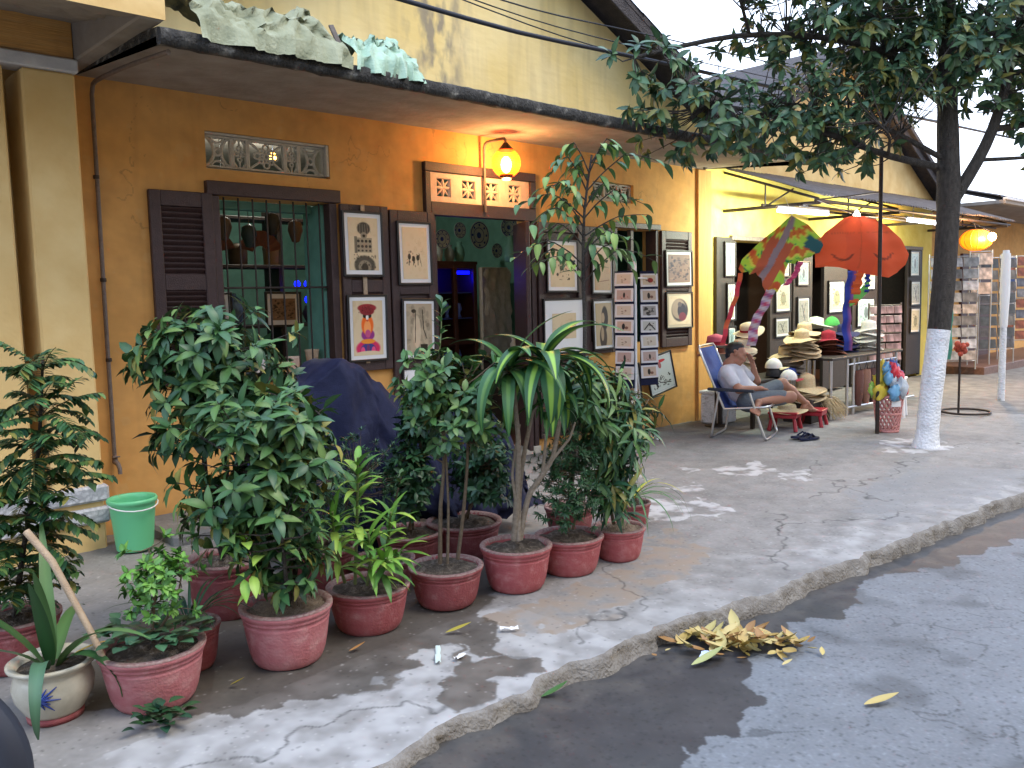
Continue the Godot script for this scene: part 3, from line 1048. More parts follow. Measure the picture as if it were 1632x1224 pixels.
	shutter("shutter", o, 7.60, 8.16, .88, 2.14, .012, [[1.62, 2.05], [.98, 1.5]])
	# vent openings
	var vf := bx("vent_surround", Vector3(2.592, 2.372, -.16), Vector3(3.548, 2.385, -.052), M.block, o)
	bx("vent_side", Vector3(3.522, 2.387, -.16), Vector3(3.548, 2.618, -.001), M.block, vf)
	bx("vent_top", Vector3(2.592, 2.603, -.16), Vector3(3.52, 2.618, -.004), M.block, vf)
	var xs := [2.594, 2.80, 2.915, 3.205, 3.315, 3.52]
	for k in 5:
		vent_block(vf, xs[k], xs[k + 1], 2.387, 2.601, -.055, [0, 1, 2, 1, 0][k], M.block)
	var v3 := bx("vent_surround", Vector3(6.545, 2.405, -.14), Vector3(7.175, 2.418, -.03), M.block, o)
	for k in 3:
		vent_block(v3, 6.545 + k * .21, 6.755 + k * .21, 2.42, 2.585, -.05, [0, 2, 0][k], M.block)
	bx("wall_step", Vector3(1.98, -.1, .012), Vector3(2.55, .075, .62), M.pave_far, o, .02)
	# the room behind
	var rm := bx("back_wall", Vector3(1.9, -.05, -3.5), Vector3(8.4, 2.9, -3.4), M.teal, o)
	bx("side_wall", Vector3(1.75, -.05, -3.4), Vector3(1.85, 2.9, -.2), M.teal, rm)
	bx("side_wall", Vector3(8.32, -.05, -3.4), Vector3(8.42, 2.9, -.2), M.teal, rm)
	bx("ceiling", Vector3(1.75, 2.9, -3.5), Vector3(8.42, 3.0, -.201), M.soffit, rm)
	bx("floor", Vector3(1.75, -.12, -3.5), Vector3(8.42, .03, -.2), M.tile_floor, rm)
	bx("partition", Vector3(6.75, .03, -3.4), Vector3(6.83, 2.9, -.2), M.teal, rm)

func left_building() -> void:
	var o := thing("corner_building", "cream building at the left edge with pilasters, white band and white mouldings", "house", Vector3(0, 0, 0))
	bx("wall", Vector3(-5, -.12, -.16), Vector3(1.66, 3.16, -.05), M.cream, o)
	bx("pilaster", Vector3(-.4, -.12, -.05), Vector3(1.330, 2.785, .30), M.cream, o, .012)
	bx("pilaster", Vector3(1.420, -.12, -.05), Vector3(1.70, 2.785, .30), M.cream, o, .012)
	bx("frieze", Vector3(-5, 2.865, .16), Vector3(1.70, 3.12, .30), M.ochre, o)
	bx("white_band", Vector3(-5, 2.787, .16), Vector3(1.715, 2.863, .325), M.white_trim, o, .008)
	for k in 2:
		bx("moulding", Vector3(1.39, [.295, .165][k], .16), Vector3(1.722, [.395, .262][k], .335), M.marble, o, .014)
		bx("moulding", Vector3(-2.4, [.295, .165][k], .16), Vector3(1.345, [.395, .262][k], .335), M.marble, o, .014)
	# projecting slab with a broken underside
	var nz := fnl(1.6, 301, 5)
	var s := MB.new()
	var rows := []
	for i in 101:
		var x := -5.0 + 6.83 * i / 100.0
		var row := PackedVector3Array()
		for j in 31:
			var z := 0.0 + 1.30 * j / 30.0
			var br := clampf((nz.get_noise_2d(x * 2.2, z * 2.2) - .08) * 6.0, 0, 1) * clampf((x - .9) * 1.5, 0, 1) * clampf(1.4 - absf(z - .55) * 1.6, 0, 1)
			row.append(Vector3(x, 3.13 - 0.26 * z / 1.3 + br * .035 + .004 * nz.get_noise_2d(x * 8, z * 8), z))
		rows.append(row)
	s.surf(rows)
	var sp := part("canopy", s, M.soffit, o)
	var e := MB.new()
	e.quad(Vector3(-5, 2.868, 1.302), Vector3(1.83, 2.868, 1.302), Vector3(1.83, 3.26, 1.302), Vector3(-5, 3.26, 1.302))
	e.quad(Vector3(1.832, 2.868, 1.302), Vector3(1.832, 3.13, .0), Vector3(1.832, 3.26, .0), Vector3(1.832, 3.26, 1.302))
	e.quad(Vector3(-5, 3.262, 1.302), Vector3(1.832, 3.262, 1.302), Vector3(1.832, 3.262, .0), Vector3(-5, 3.262, .0))
	part("canopy_edge", e, M.gable2, sp)
	bx("canopy_filler", Vector3(1.703, 2.862, .04), Vector3(1.828, 3.12, 1.29), M.soffit, sp, .01)
	bx("upper_wall", Vector3(-5, 3.264, .0), Vector3(1.70, 5.6, .25), M.cream, o)

func right_building() -> void:
	var o := thing("souvenir_shop", "bright yellow souvenir shop with gable and open front, right of the ochre house", "house", Vector3(12, 0, 0))
	var b := MB.new()
	wall(b, 8.565, 15.4, -.12, 2.95, -.10, -.3, [[9.2, 14.86, -.12, 2.09]])
	part("wall", b, M.yellow, o)
	bx("header", Vector3(9.14, 2.092, -.12), Vector3(14.92, 2.15, -.055), M.pipe, o)
	bx("jamb", Vector3(9.15, .02, -.28), Vector3(9.198, 2.09, -.06), M.wood_dark, o)
	bx("jamb", Vector3(14.862, .02, -.28), Vector3(14.91, 2.09, -.06), M.wood_dark, o)
	var g := MB.new()
	var gp := [Vector2(8.4, 2.952), Vector2(15.4, 2.952), Vector2(11.9, 4.72)]
	for face in [[-.10, 1.0], [-.3, -1.0]]:
		var i0 := g.v.size()
		for q in gp:
			g.vert(Vector3(q.x, q.y, face[0]), Vector3(0, 0, face[1]))
		g.ix.append_array(PackedInt32Array([i0, i0 + 2, i0 + 1] if face[1] > 0 else [i0, i0 + 1, i0 + 2]))
	part("gable", g, M.gable2, o)
	for s in [-1, 1]:
		var dir := Vector3(s * 3.5, -1.77, 0).normalized()
		var nrm := Vector3(s * 1.77, 3.5, 0).normalized()
		var r := MB.new()
		r.box(Vector3(11.9, 4.76, -2.4) + dir * 2.05 + nrm * .05, Vector3(4.1, .07, 5.2), Basis(dir, nrm, dir.cross(nrm)), .005)
		var rp := part("roof", r, M.roof, o)
		var bb := MB.new()
		bb.box(Vector3(11.9, 4.74, .13) + dir * 2.05, Vector3(4.1, .15, .03), Basis(dir, nrm, dir.cross(nrm)), .005)
		part("barge_board", bb, M.roof, rp)
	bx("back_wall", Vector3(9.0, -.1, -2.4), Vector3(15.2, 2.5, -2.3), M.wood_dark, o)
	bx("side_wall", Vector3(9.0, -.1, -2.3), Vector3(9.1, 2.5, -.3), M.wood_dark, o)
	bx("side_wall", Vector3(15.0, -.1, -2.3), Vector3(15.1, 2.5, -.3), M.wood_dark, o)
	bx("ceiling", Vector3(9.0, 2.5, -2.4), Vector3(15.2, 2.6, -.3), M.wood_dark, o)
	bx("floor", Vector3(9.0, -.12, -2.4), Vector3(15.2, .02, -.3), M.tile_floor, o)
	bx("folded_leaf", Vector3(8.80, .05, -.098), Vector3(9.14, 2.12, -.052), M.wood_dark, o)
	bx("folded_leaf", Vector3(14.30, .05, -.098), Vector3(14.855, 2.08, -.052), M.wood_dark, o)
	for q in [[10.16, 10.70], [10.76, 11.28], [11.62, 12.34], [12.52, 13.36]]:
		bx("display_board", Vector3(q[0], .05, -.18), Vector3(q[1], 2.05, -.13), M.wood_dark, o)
	opposite_houses()
	# awning of corrugated sheets on steel arms
	var a := thing("awning", "lean-to awning of brown corrugated sheets on thin steel arms over the souvenir shop", "awning", Vector3(12, 2.4, 0))
	for k in 7:
		var sh := MB.new()
		var x0 := 9.0 + k * .92
		var rows := []
		for i in 61:
			var x := x0 + i * .97 / 60.0
			var cor := .014 * sin(i * TAU / 5.0) + .006 * (k % 2) + rf(-.001, .001)
			rows.append(PackedVector3Array([Vector3(x, 2.93 + cor, -.08), Vector3(x, 2.72 + cor, .55), Vector3(x, 2.50 + cor, 1.15 + .02 * (k % 3))]))
		rows.reverse()
		sh.surf(rows)
		part("sheet", sh, M.sheet, a)
	for x in [9.02, 11.1, 13.2, 15.2]:
		var t := MB.new()
		t.tube([Vector3(x, 2.43, -.1), Vector3(x, 2.42, 1.12)], [.02], 8)
		t.tube([Vector3(x, 2.88, -.09), Vector3(x, 2.46, 1.10)], [.015], 8)
		t.tube([Vector3(x, 2.43, .45), Vector3(x, 2.70, .45)], [.011], 6)
		t.tube([Vector3(x, 2.43, .45), Vector3(x, 2.60, .8)], [.010], 6)
		part("arm", t, M.iron, a)
	for q in [[2.44, 1.10, .02], [2.45, .45, .016], [2.405, .90, .014]]:
		var t := MB.new()
		t.tube([Vector3(8.95, q[0], q[1]), Vector3(15.35, q[0], q[1])], [q[2]], 8)
		part("purlin", t, M.iron, a)
	# the shop beyond
	var f := thing("far_shop", "low far shop at the right edge with dark eave and raised step", "house", Vector3(18, 0, 0))
	bx("wall", Vector3(15.45, -.12, -.5), Vector3(26, 2.9, -.3), M.ochre, f)
	bx("eave", Vector3(15.45, 2.80, -.3), Vector3(26, 2.86, 1.0), M.soffit, f)
	var fr := MB.new()
	var rows2 := []
	for i in 201:
		var x := 15.45 + 10.5 * i / 200.0
		var cor := .02 * sin(i * TAU / 4.0)
		rows2.append(PackedVector3Array([Vector3(x, 3.6 + cor, -1.6), Vector3(x, 2.93 + cor, .9)]))
	rows2.reverse()
	fr.surf(rows2)
	part("roof", fr, M.roof, f)
	bx("gutter", Vector3(15.45, 2.86, .96), Vector3(26, 2.90, 1.03), M.white_trim, f)
	bx("door", Vector3(17.3, .1, -.3), Vector3(18.9, 2.1, -.25), mat(lin(.06, .014, .012), .6), f)
	bx("step", Vector3(15.5, -.12, -.3), Vector3(26, .13, .75), M.tile_floor, f, .01)

# the row of houses that closes the other side of the street, behind the viewer
func opposite_houses() -> void:
	for k in 5:
		var x0 := -12.0 + k * 6.5
		var h: float = [5.6, 6.4, 5.2, 6.0, 5.4][k]
		var o := thing("opposite_house", "%s house of the row across the street" % ["first", "second", "third", "fourth", "fifth"][k], "house", Vector3(x0 + 3.2, 0, 11.5), "houses across the street")
		var b := MB.new()
		wall(b, x0, x0 + 6.4, -.12, h, 11.6, 11.4, [[x0 + .8, x0 + 2.2, .0, 2.3], [x0 + 3.2, x0 + 5.6, .9, 2.3], [x0 + 1.0, x0 + 2.2, 3.4, 4.7], [x0 + 4.0, x0 + 5.2, 3.4, 4.7]])
		part("wall", b, M.cream if k % 2 else M.gable2, o)
		bx("back", Vector3(x0 + .1, -.1, 13.8), Vector3(x0 + 6.3, h, 14.0), M.wood_dark, o)
		bx("side", Vector3(x0 + .01, -.1, 11.61), Vector3(x0 + .1, h, 14.0), M.cream, o)
		bx("side", Vector3(x0 + 6.3, -.1, 11.61), Vector3(x0 + 6.39, h, 14.0), M.cream, o)
		bx("roof", Vector3(x0 - .05, h + .004, 10.8), Vector3(x0 + 6.43, h + .12, 14.3), M.roof, o)

# ---------------------------------------------------------------- prints
class Cv:
	var im: Image
	var w: int
	var h: int
	func _init(a: int, b: int, q: Color) -> void:
		w = a; h = b
		im = Image.create(a, b, false, Image.FORMAT_RGBA8)
		im.fill(q)
	func ell(x: float, y: float, rx: float, ry: float, q: Color, al := 1.0) -> void:
		for j in range(maxi(0, int((y - ry) * h)), mini(h, int((y + ry) * h) + 1)):
			for i in range(maxi(0, int((x - rx) * w)), mini(w, int((x + rx) * w) + 1)):
				var d := Vector2((float(i) / w - x) / rx, (float(j) / h - y) / ry).length()
				if d < 1.0:
					im.set_pixel(i, j, im.get_pixel(i, j).lerp(q, al * clampf((1.0 - d) * 6.0, 0, 1)))
	func line(a: Vector2, b: Vector2, t: float, q: Color, al := 1.0) -> void:
		var n := int(a.distance_to(b) * h / 1.5) + 2
		for k in n:
			var p := a.lerp(b, float(k) / (n - 1))
			ell(p.x, p.y, t * float(h) / w, t, q, al)
	func rect(x: float, y: float, x2: float, y2: float, q: Color, al := 1.0) -> void:
		for j in range(int(y * h), int(y2 * h)):
			for i in range(int(x * w), int(x2 * w)):
				im.set_pixel(i, j, im.get_pixel(i, j).lerp(q, al))
	func tex() -> ImageTexture:
		return ImageTexture.create_from_image(im)

func speck(c: Cv, n: int, x0: float, y0: float, x1: float, y1: float, r: float, q: Color, al: float) -> void:
	for k in n:
		c.ell(rf(x0, x1), rf(y0, y1), r * rf(.4, 1.6), r * rf(.3, 1.3), q, al * rf(.4, 1))

func print_tex(kind: int) -> ImageTexture:
	var paper := Color(0.84, 0.76, 0.62)
	var ink := Color(0.13, 0.11, 0.10)
	var c := Cv.new(96, 132, paper)
	speck(c, 40, 0, 0, 1, 1, .06, Color(0.78, 0.68, 0.53), .25)
	match kind:
		0:
			c.ell(.52, .20, .24, .13, Color(.25, .23, .21)); 
			for k in 6: c.line(Vector2(.32 + k * .08, .12), Vector2(.30 + k * .09, .28), .006, Color(.6, .56, .5))
			c.ell(.52, .33, .12, .07, Color(.55, .5, .43)); c.ell(.52, .34, .05, .03, ink)
			c.rect(.24, .38, .80, .66, Color(.55, .5, .42), .8)
			for k in 4: c.ell(.33 + k * .13, .44, .05, .03, ink, .9); c.ell(.33 + k * .13, .54, .05, .03, ink, .8); c.ell(.33 + k * .13, .62, .04, .02, ink, .8)
			c.rect(.20, .36, .30, .68, Color(.3, .28, .25), .7)
			c.ell(.52, .90, .38, .20, Color(.30, .28, .25)); c.ell(.52, .93, .24, .14, Color(.55, .5, .42)); c.ell(.52, .95, .12, .10, ink, .8)
			speck(c, 40, .15, .7, .9, .98, .02, ink, .7)
		1:
			c.ell(.48, .87, .44, .17, Color(.80, .16, .36)); c.ell(.48, .90, .28, .14, Color(.24, .22, .50)); c.ell(.30, .92, .08, .09, Color(.88, .30, .50)); c.ell(.66, .92, .08, .09, Color(.88, .30, .50))
			c.ell(.48, .90, .06, .12, Color(.45, .20, .40)); c.ell(.48, .97, .5, .06, paper)
			c.ell(.48, .62, .24, .12, Color(.55, .20, .50)); c.ell(.48, .74, .26, .05, Color(.90, .55, .20))
			c.ell(.47, .44, .22, .20, Color(.92, .40, .14)); c.ell(.47, .50, .13, .16, Color(.95, .62, .36)); c.ell(.48, .60, .10, .08, Color(.75, .3, .5))
			c.ell(.40, .27, .08, .05, ink); c.ell(.54, .27, .08, .05, ink); c.ell(.47, .30, .05, .06, Color(.92, .90, .86)); c.ell(.47, .36, .04, .02, Color(.8, .3, .2))
			c.ell(.47, .13, .34, .08, Color(.58, .16, .20)); c.ell(.47, .19, .26, .08, Color(.52, .13, .18)); speck(c, 30, .2, .08, .75, .22, .014, Color(.28, .08, .12), .9)
		2:
			for k in 3: c.ell(.26 + k * .17, .56 + rf(-.05, .05), .07, .06, ink, .8); c.line(Vector2(.26 + k * .17, .56), Vector2(.24 + k * .18, .72), .012, ink, .8)
			speck(c, 26, .15, .45, .75, .75, .02, ink, .8); speck(c, 10, .3, .2, .9, .5, .008, ink, .5); c.line(Vector2(.65, .5), Vector2(.75, .75), .006, ink)
		3:
			c.rect(0, 0, 1, 1, Color(.62, .57, .49), .7); speck(c, 60, 0, 0, 1, 1, .07, Color(.35, .32, .28), .3)
			c.ell(.40, .55, .16, .36, Color(.80, .73, .62), .9); c.line(Vector2(.35, .15), Vector2(.32, .75), .010, ink); c.line(Vector2(.62, .12), Vector2(.66, .5), .012, ink); c.line(Vector2(.66, .5), Vector2(.78, .68), .010, ink)
			c.ell(.28, .14, .10, .04, ink, .8); c.rect(.55, .80, .82, .97, ink)
		4:
			c.rect(0, 0, 1, 1, Color(.28, .24, .21)); c.ell(.33, .55, .15, .32, Color(.78, .70, .58)); c.ell(.33, .22, .08, .08, Color(.80, .72, .6)); c.ell(.70, .58, .13, .30, Color(.80, .73, .62)); c.ell(.70, .25, .08, .08, Color(.80, .72, .6))
			speck(c, 30, .1, .3, .9, 1, .02, ink, .7); c.line(Vector2(.5, .1), Vector2(.52, .95), .01, Color(.7, .6, .5))
		5:
			for q in [[.35, .32, .10], [.66, .28, .13], [.45, .55, .08], [.28, .70, .05], [.75, .80, .04]]: c.ell(q[0], q[1], q[2], q[2] * .8, ink, .75)
			speck(c, 40, .15, .1, .85, .85, .02, ink, .7)
		6:
			c.rect(0, 0, 1, 1, Color(.72, .60, .48), .6); speck(c, 30, .1, .3, .9, .9, .012, Color(.55, .3, .22), .6); c.line(Vector2(.2, .8), Vector2(.9, .75), .008, Color(.45, .28, .2), .7)
		7:
			speck(c, 14, .3, .4, .7, .7, .015, Color(.5, .44, .36), .6)
		8:
			c.rect(0, 0, 1, 1, Color(.66, .58, .46), .6); c.ell(.56, .35, .22, .30, ink, .85); c.ell(.45, .34, .11, .13, Color(.70, .6, .48)); c.ell(.45, .80, .24, .30, Color(.25, .21, .18), .9); c.ell(.40, .72, .10, .18, Color(.65, .56, .44))
		9:
			c.rect(0, 0, 1, 1, Color(.45, .34, .27), .8); speck(c, 70, .05, .1, .95, .9, .05, ink, .6); speck(c, 40, .05, .1, .95, .9, .03, Color(.72, .55, .42), .6)
		10:
			c.ell(.5, .5, .40, .42, ink); c.ell(.46, .46, .36, .38, Color(.62, .54, .44)); c.ell(.60, .52, .22, .28, Color(.16, .13, .14)); c.ell(.62, .72, .18, .16, Color(.45, .13, .15)); c.ell(.5, .3, .1, .1, Color(.35, .3, .27))
		11:
			c.rect(0, 0, 1, 1, Color(.72, .74, .74)); c.ell(.55, .13, .22, .05, Color(.70, .22, .24)); c.ell(.5, .25, .07, .1, Color(.6, .35, .35)); c.line(Vector2(.2, .55), Vector2(.28, .85), .03, ink); speck(c, 60, .1, .55, .9, .92, .025, ink, .8); c.line(Vector2(.4, .75), Vector2(.85, .85), .012, ink)
		12:
			c.rect(0, 0, 1, 1, Color(.66, .64, .57)); speck(c, 60, .1, .1, .9, .9, .04, Color(.34, .36, .30), .5); c.line(Vector2(.3, .2), Vector2(.6, .9), .02, ink, .7); c.line(Vector2(.7, .1), Vector2(.4, .8), .012, ink, .7)
		13:
			c.rect(0, 0, 1, 1, Color(.60, .68, .68)); speck(c, 40, .1, .1, .9, .9, .05, Color(.30, .38, .38), .5); c.ell(.5, .5, .14, .28, Color(.28, .32, .32), .8)
		14:
			c.rect(0, 0, 1, 1, Color(.80, .76, .62)); c.ell(.5, .55, .25, .32, Color(.52, .50, .34), .8); speck(c, 40, .2, .2, .8, .9, .03, Color(.3, .28, .2), .6)
	return c.tex()

func card_tex(kind: int) -> ImageTexture:
	var c := Cv.new(64, 42, Color(.82, .80, .80))
	var ink := Color(.13, .11, .11)
	c.rect(.12, .14, .88, .86, [Color(.76, .68, .58), Color(.74, .64, .56), Color(.60, .57, .54), Color(.72, .70, .66), Color(.78, .72, .64), Color(.70, .60, .56)][kind])
	match kind:
		0: c.ell(.55, .5, .18, .2, Color(.55, .14, .12)); speck(c, 10, .3, .3, .8, .7, .04, ink, .8)
		1: c.ell(.45, .5, .09, .25, ink); c.ell(.62, .6, .10, .12, Color(.45, .3, .25))
		2: speck(c, 16, .2, .2, .8, .8, .09, ink, .8)
		3: c.line(Vector2(.2, .75), Vector2(.5, .25), .05, ink); c.line(Vector2(.5, .3), Vector2(.8, .75), .05, ink); speck(c, 8, .2, .2, .8, .8, .05, ink, .7)
		4: speck(c, 8, .3, .3, .7, .7, .05, Color(.45, .35, .3), .8)
		5: c.ell(.5, .5, .06, .22, ink); speck(c, 8, .25, .6, .75, .8, .03, Color(.5, .25, .2), .8)
	return c.tex()

func tex_mat(t: Texture2D, rough := 0.45) -> StandardMaterial3D:
	var m := mat(Color.WHITE, rough)
	m.albedo_texture = t
	return m

# a framed print hanging at the point p (its middle), w x h, turned by the basis
func picture(label: String, p: Vector3, w: float, h: float, border: float, kind: int, bas := Basis.IDENTITY, fr := 0.018, group := "", board: Material = null) -> Node3D:
	var o := thing("framed_print", label, "picture", p, group)
	o.basis = bas * Basis(Vector3.BACK, rf(-.016, .016)) * Basis(Vector3.RIGHT, rf(-.02, .01))
	var f := MB.new()
	for s in [-1, 1]:
		f.box(Vector3(s * (w / 2 - fr / 2), 0, 0), Vector3(fr, h, .022), Basis.IDENTITY, .003)
		f.box(Vector3(0, s * (h / 2 - fr / 2), -.0005), Vector3(w - 2 * fr, fr, .021), Basis.IDENTITY, .003)
	f.box(Vector3(0, 0, -.009), Vector3(w - .004, h - .004, .003))
	part("frame", f, M.black_frame, o, true)
	var b := MB.new()
	b.box(Vector3(0, 0, -.003), Vector3(w - 2 * fr, h - 2 * fr, .004))
	part("mount", b, board if board else M.board, o, true)
	var q := MB.new()
	var iw := w / 2 - fr - border
	var ih := h / 2 - fr - border * (1.0 if border < .09 else 1.25)
	q.quad(Vector3(-iw, -ih, .0015), Vector3(iw, -ih, .0015), Vector3(iw, ih, .0015), Vector3(-iw, ih, .0015))
	part("print", q, M.prints[kind], o, true)
	return o

func pictures() -> void:
	M.prints = []
	for k in 15:
		M.prints.append(tex_mat(print_tex(k), .22))
	M.cards = []
	for k in 6:
		M.cards.append(tex_mat(card_tex(k), 0.35))
	var t := func(a: float) -> Basis: return Basis(Vector3.BACK, a)
	picture("framed grey ink print of a figure under a striped domed hat", Vector3(3.775, 1.89, .072), .37, .50, .032, 0, t.call(-.01))
	picture("framed bright orange and magenta print of a figure in a dark red hat", Vector3(3.79, 1.245, .072), .37, .52, .030, 1, t.call(.012))
	picture("framed sparse ink sketch of three small dark figures, top of the left door leaf", Vector3(4.275, 1.83, .062), .345, .51, .030, 2, t.call(.005))
	picture("framed grey washed print with two tall lines and a black square low down", Vector3(4.295, 1.215, .062), .345, .50, .024, 3, t.call(-.008))
	picture("framed dark print of two pale figures in a wide white mount, lowest one", Vector3(4.31, .68, .062), .40, .46, .075, 4)
	picture("framed print of scattered black ink blots, upper print on the right door leaf", Vector3(6.02, 1.745, .062), .44, .50, .034, 5)
	picture("framed pale print in a very wide white mount on the right door leaf", Vector3(6.03, 1.175, .062), .57, .53, .10, 7, t.call(.01))
	picture("framed faded tan print behind the sapling trunk, upper print beside the white stand", Vector3(6.60, 1.72, .062), .33, .50, .022, 6)
	picture("framed dark print of a long-haired seated silhouette beside the white stand", Vector3(6.61, 1.17, .062), .33, .51, .024, 8, t.call(.01))
	picture("framed brown crowded print, upper print on the louvred shutter at the house corner", Vector3(7.895, 1.735, .060), .50, .40, .030, 9)
	picture("framed print of a dark round medallion with red below the brown crowded print", Vector3(7.90, 1.28, .060), .49, .40, .028, 10, Basis.IDENTITY, .014, "", mat(lin(.50, .42, .30), .7))
	picture("framed pale grey print with black brushwork and red heading, leaning askew low down", Vector3(7.50, .61, .10), .47, .42, .012, 11, Basis(Vector3.BACK, .16) * Basis(Vector3.RIGHT, -.08))
	picture("framed brown print half hidden behind the foot of the white stand", Vector3(6.99, .52, .07), .40, .42, .03, 9, Basis(Vector3.BACK, .1), .018, "")
	# small prints in the souvenir shop
	var zf := -.035
	for q in [["tall narrow pale green print, topmost on the dark folded leaf beside the house corner", 9.06, 1.86, .24, .42, 13], ["tall narrow print behind the red kite tail, second down on the folded leaf", 9.09, 1.35, .20, .46, 12], ["small print low on the folded leaf beside the blue chair", 9.10, .90, .18, .32, 13]]:
		picture("framed " + q[0], Vector3(q[1], q[2], zf), q[3], q[4], .02, q[5], Basis.IDENTITY, .02, "small prints in the souvenir shop")
	for q in [["small print just under the green kite's tail", 10.44, 1.78, .38, .26, 12], ["pale print with green brush strokes below the green kite", 10.46, 1.385, .40, .40, 14], ["small print behind the brim of the beige hats", 10.45, .99, .37, .27, 12], ["upright grey print between the two kites", 11.0, 1.70, .33, .34, 13], ["white upright print under the grey one between the kites", 11.02, 1.185, .35, .40, 12],
			["tan print in a pale mount left of the orange kite tail", 11.98, 1.37, .50, .47, 14], ["wide white print just below the orange kite", 12.94, 1.60, .62, .29, 12], ["square white print above the pink card rack", 12.94, 1.12, .60, .44, 13]]:
		picture("framed " + q[0], Vector3(q[1], q[2], -.115), q[3], q[4], .03, q[5], Basis.IDENTITY, .02, "small prints in the souvenir shop")
	for q in [["bluish print right of the orange kite, topmost of three beside the tree trunk", 14.54, 1.87, .38, .42, 13], ["middle print of the three beside the tree trunk", 14.60, 1.39, .40, .41, 12], ["lowest print of the three beside the tree trunk", 14.61, .945, .40, .42, 14]]:
		picture("framed " + q[0], Vector3(q[1], q[2], zf), q[3], q[4], .03, q[5], Basis.IDENTITY, .02, "small prints in the souvenir shop")

func nth(k: int) -> String:
	return ["topmost", "second", "third", "fourth", "fifth", "sixth", "seventh", "eighth", "ninth", "tenth"][k]

func card_stand() -> void:
	var o := thing("postcard_stand", "white metal postcard stand with two card columns beside the second window", "stand", Vector3(6.66, 0, .42))
	var b := MB.new()
	b.tube([Vector3(6.66, .02, .42), Vector3(6.66, 1.78, .42)], [.017], 10)
	part("pole", b, M.white_plastic, o)
	var f := MB.new()
	for a in 3:
		var d := Vector3(cos(a * TAU / 3 + .4), 0, sin(a * TAU / 3 + .4))
		f.tube([Vector3(6.66, .06, .42), Vector3(6.66, .03, .42) + d * .22, Vector3(6.66, .012, .42) + d * .25], [.010], 6)
	part("foot", f, M.white_plastic, o)
	var cols := [[Vector3(6.915, 0, .40), Basis(Vector3.UP, -.38), 7, 1.60, "right"], [Vector3(6.565, 0, .36), Basis(Vector3.UP, -1.32), 7, 1.61, "left"]]
	for c in cols:
		var bas: Basis = c[1]
		var s := MB.new()
		s.box(c[0] + Vector3(0, 1.12, 0) + bas * Vector3(0, 0, -.012), Vector3(.205, 1.14, .006), bas, .002)
		part("column", s, M.navy if c[4] == "left" else M.navy, o)
		var tb := MB.new()
		tb.tube([Vector3(6.66, 1.62, .42), c[0] + Vector3(0, 1.62, 0) + bas * Vector3(0, 0, -.02)], [.007], 6)
		part("arm", tb, M.white_plastic, o)
		for k in c[2]:
			var cd := MB.new()
			cd.box(Vector3(0, 0, -.005), Vector3(.196, .128, .008), Basis.IDENTITY, .002)
			var p: Vector3 = c[0] + Vector3(0, c[3] - k * .152, 0)
			var node := thing("postcard", "%s postcard from the top in the %s column of the white stand" % ["topmost" if k == 0 else nth(k), c[4]] if k else "topmost postcard in the %s column of the white stand" % c[4], "postcard", p, "postcards on the white stand")
			node.basis = bas * Basis(Vector3.RIGHT, -.09 + rf(-.03, .03)) * Basis(Vector3.BACK, rf(-.02, .02))
			part("card", cd, M.board, node, true)
			var q := MB.new()
			q.quad(Vector3(-.097, -.063, .0004), Vector3(.097, -.063, .0004), Vector3(.097, .063, .0004), Vector3(-.097, .063, .0004))
			part("print", q, M.cards[[0, 1, 2, 3, 4, 5, 1][k] if c[4] == "right" else [4, 5, 4, 1, 4, 5, 4][k]], node, true)

func lamp_omni(o: Node3D, p: Vector3, c: Color, e: float, size := .03) -> void:
	var l := OmniLight3D.new()
	l.name = "lamp_light"
	o.add_child(l, true)
	l.position = p - origin_of(o)
	l.light_color = c
	l.light_energy = e
	l.omni_range = 12.0
	l.omni_attenuation = 2.0
	l.light_size = size
	l.shadow_enabled = true

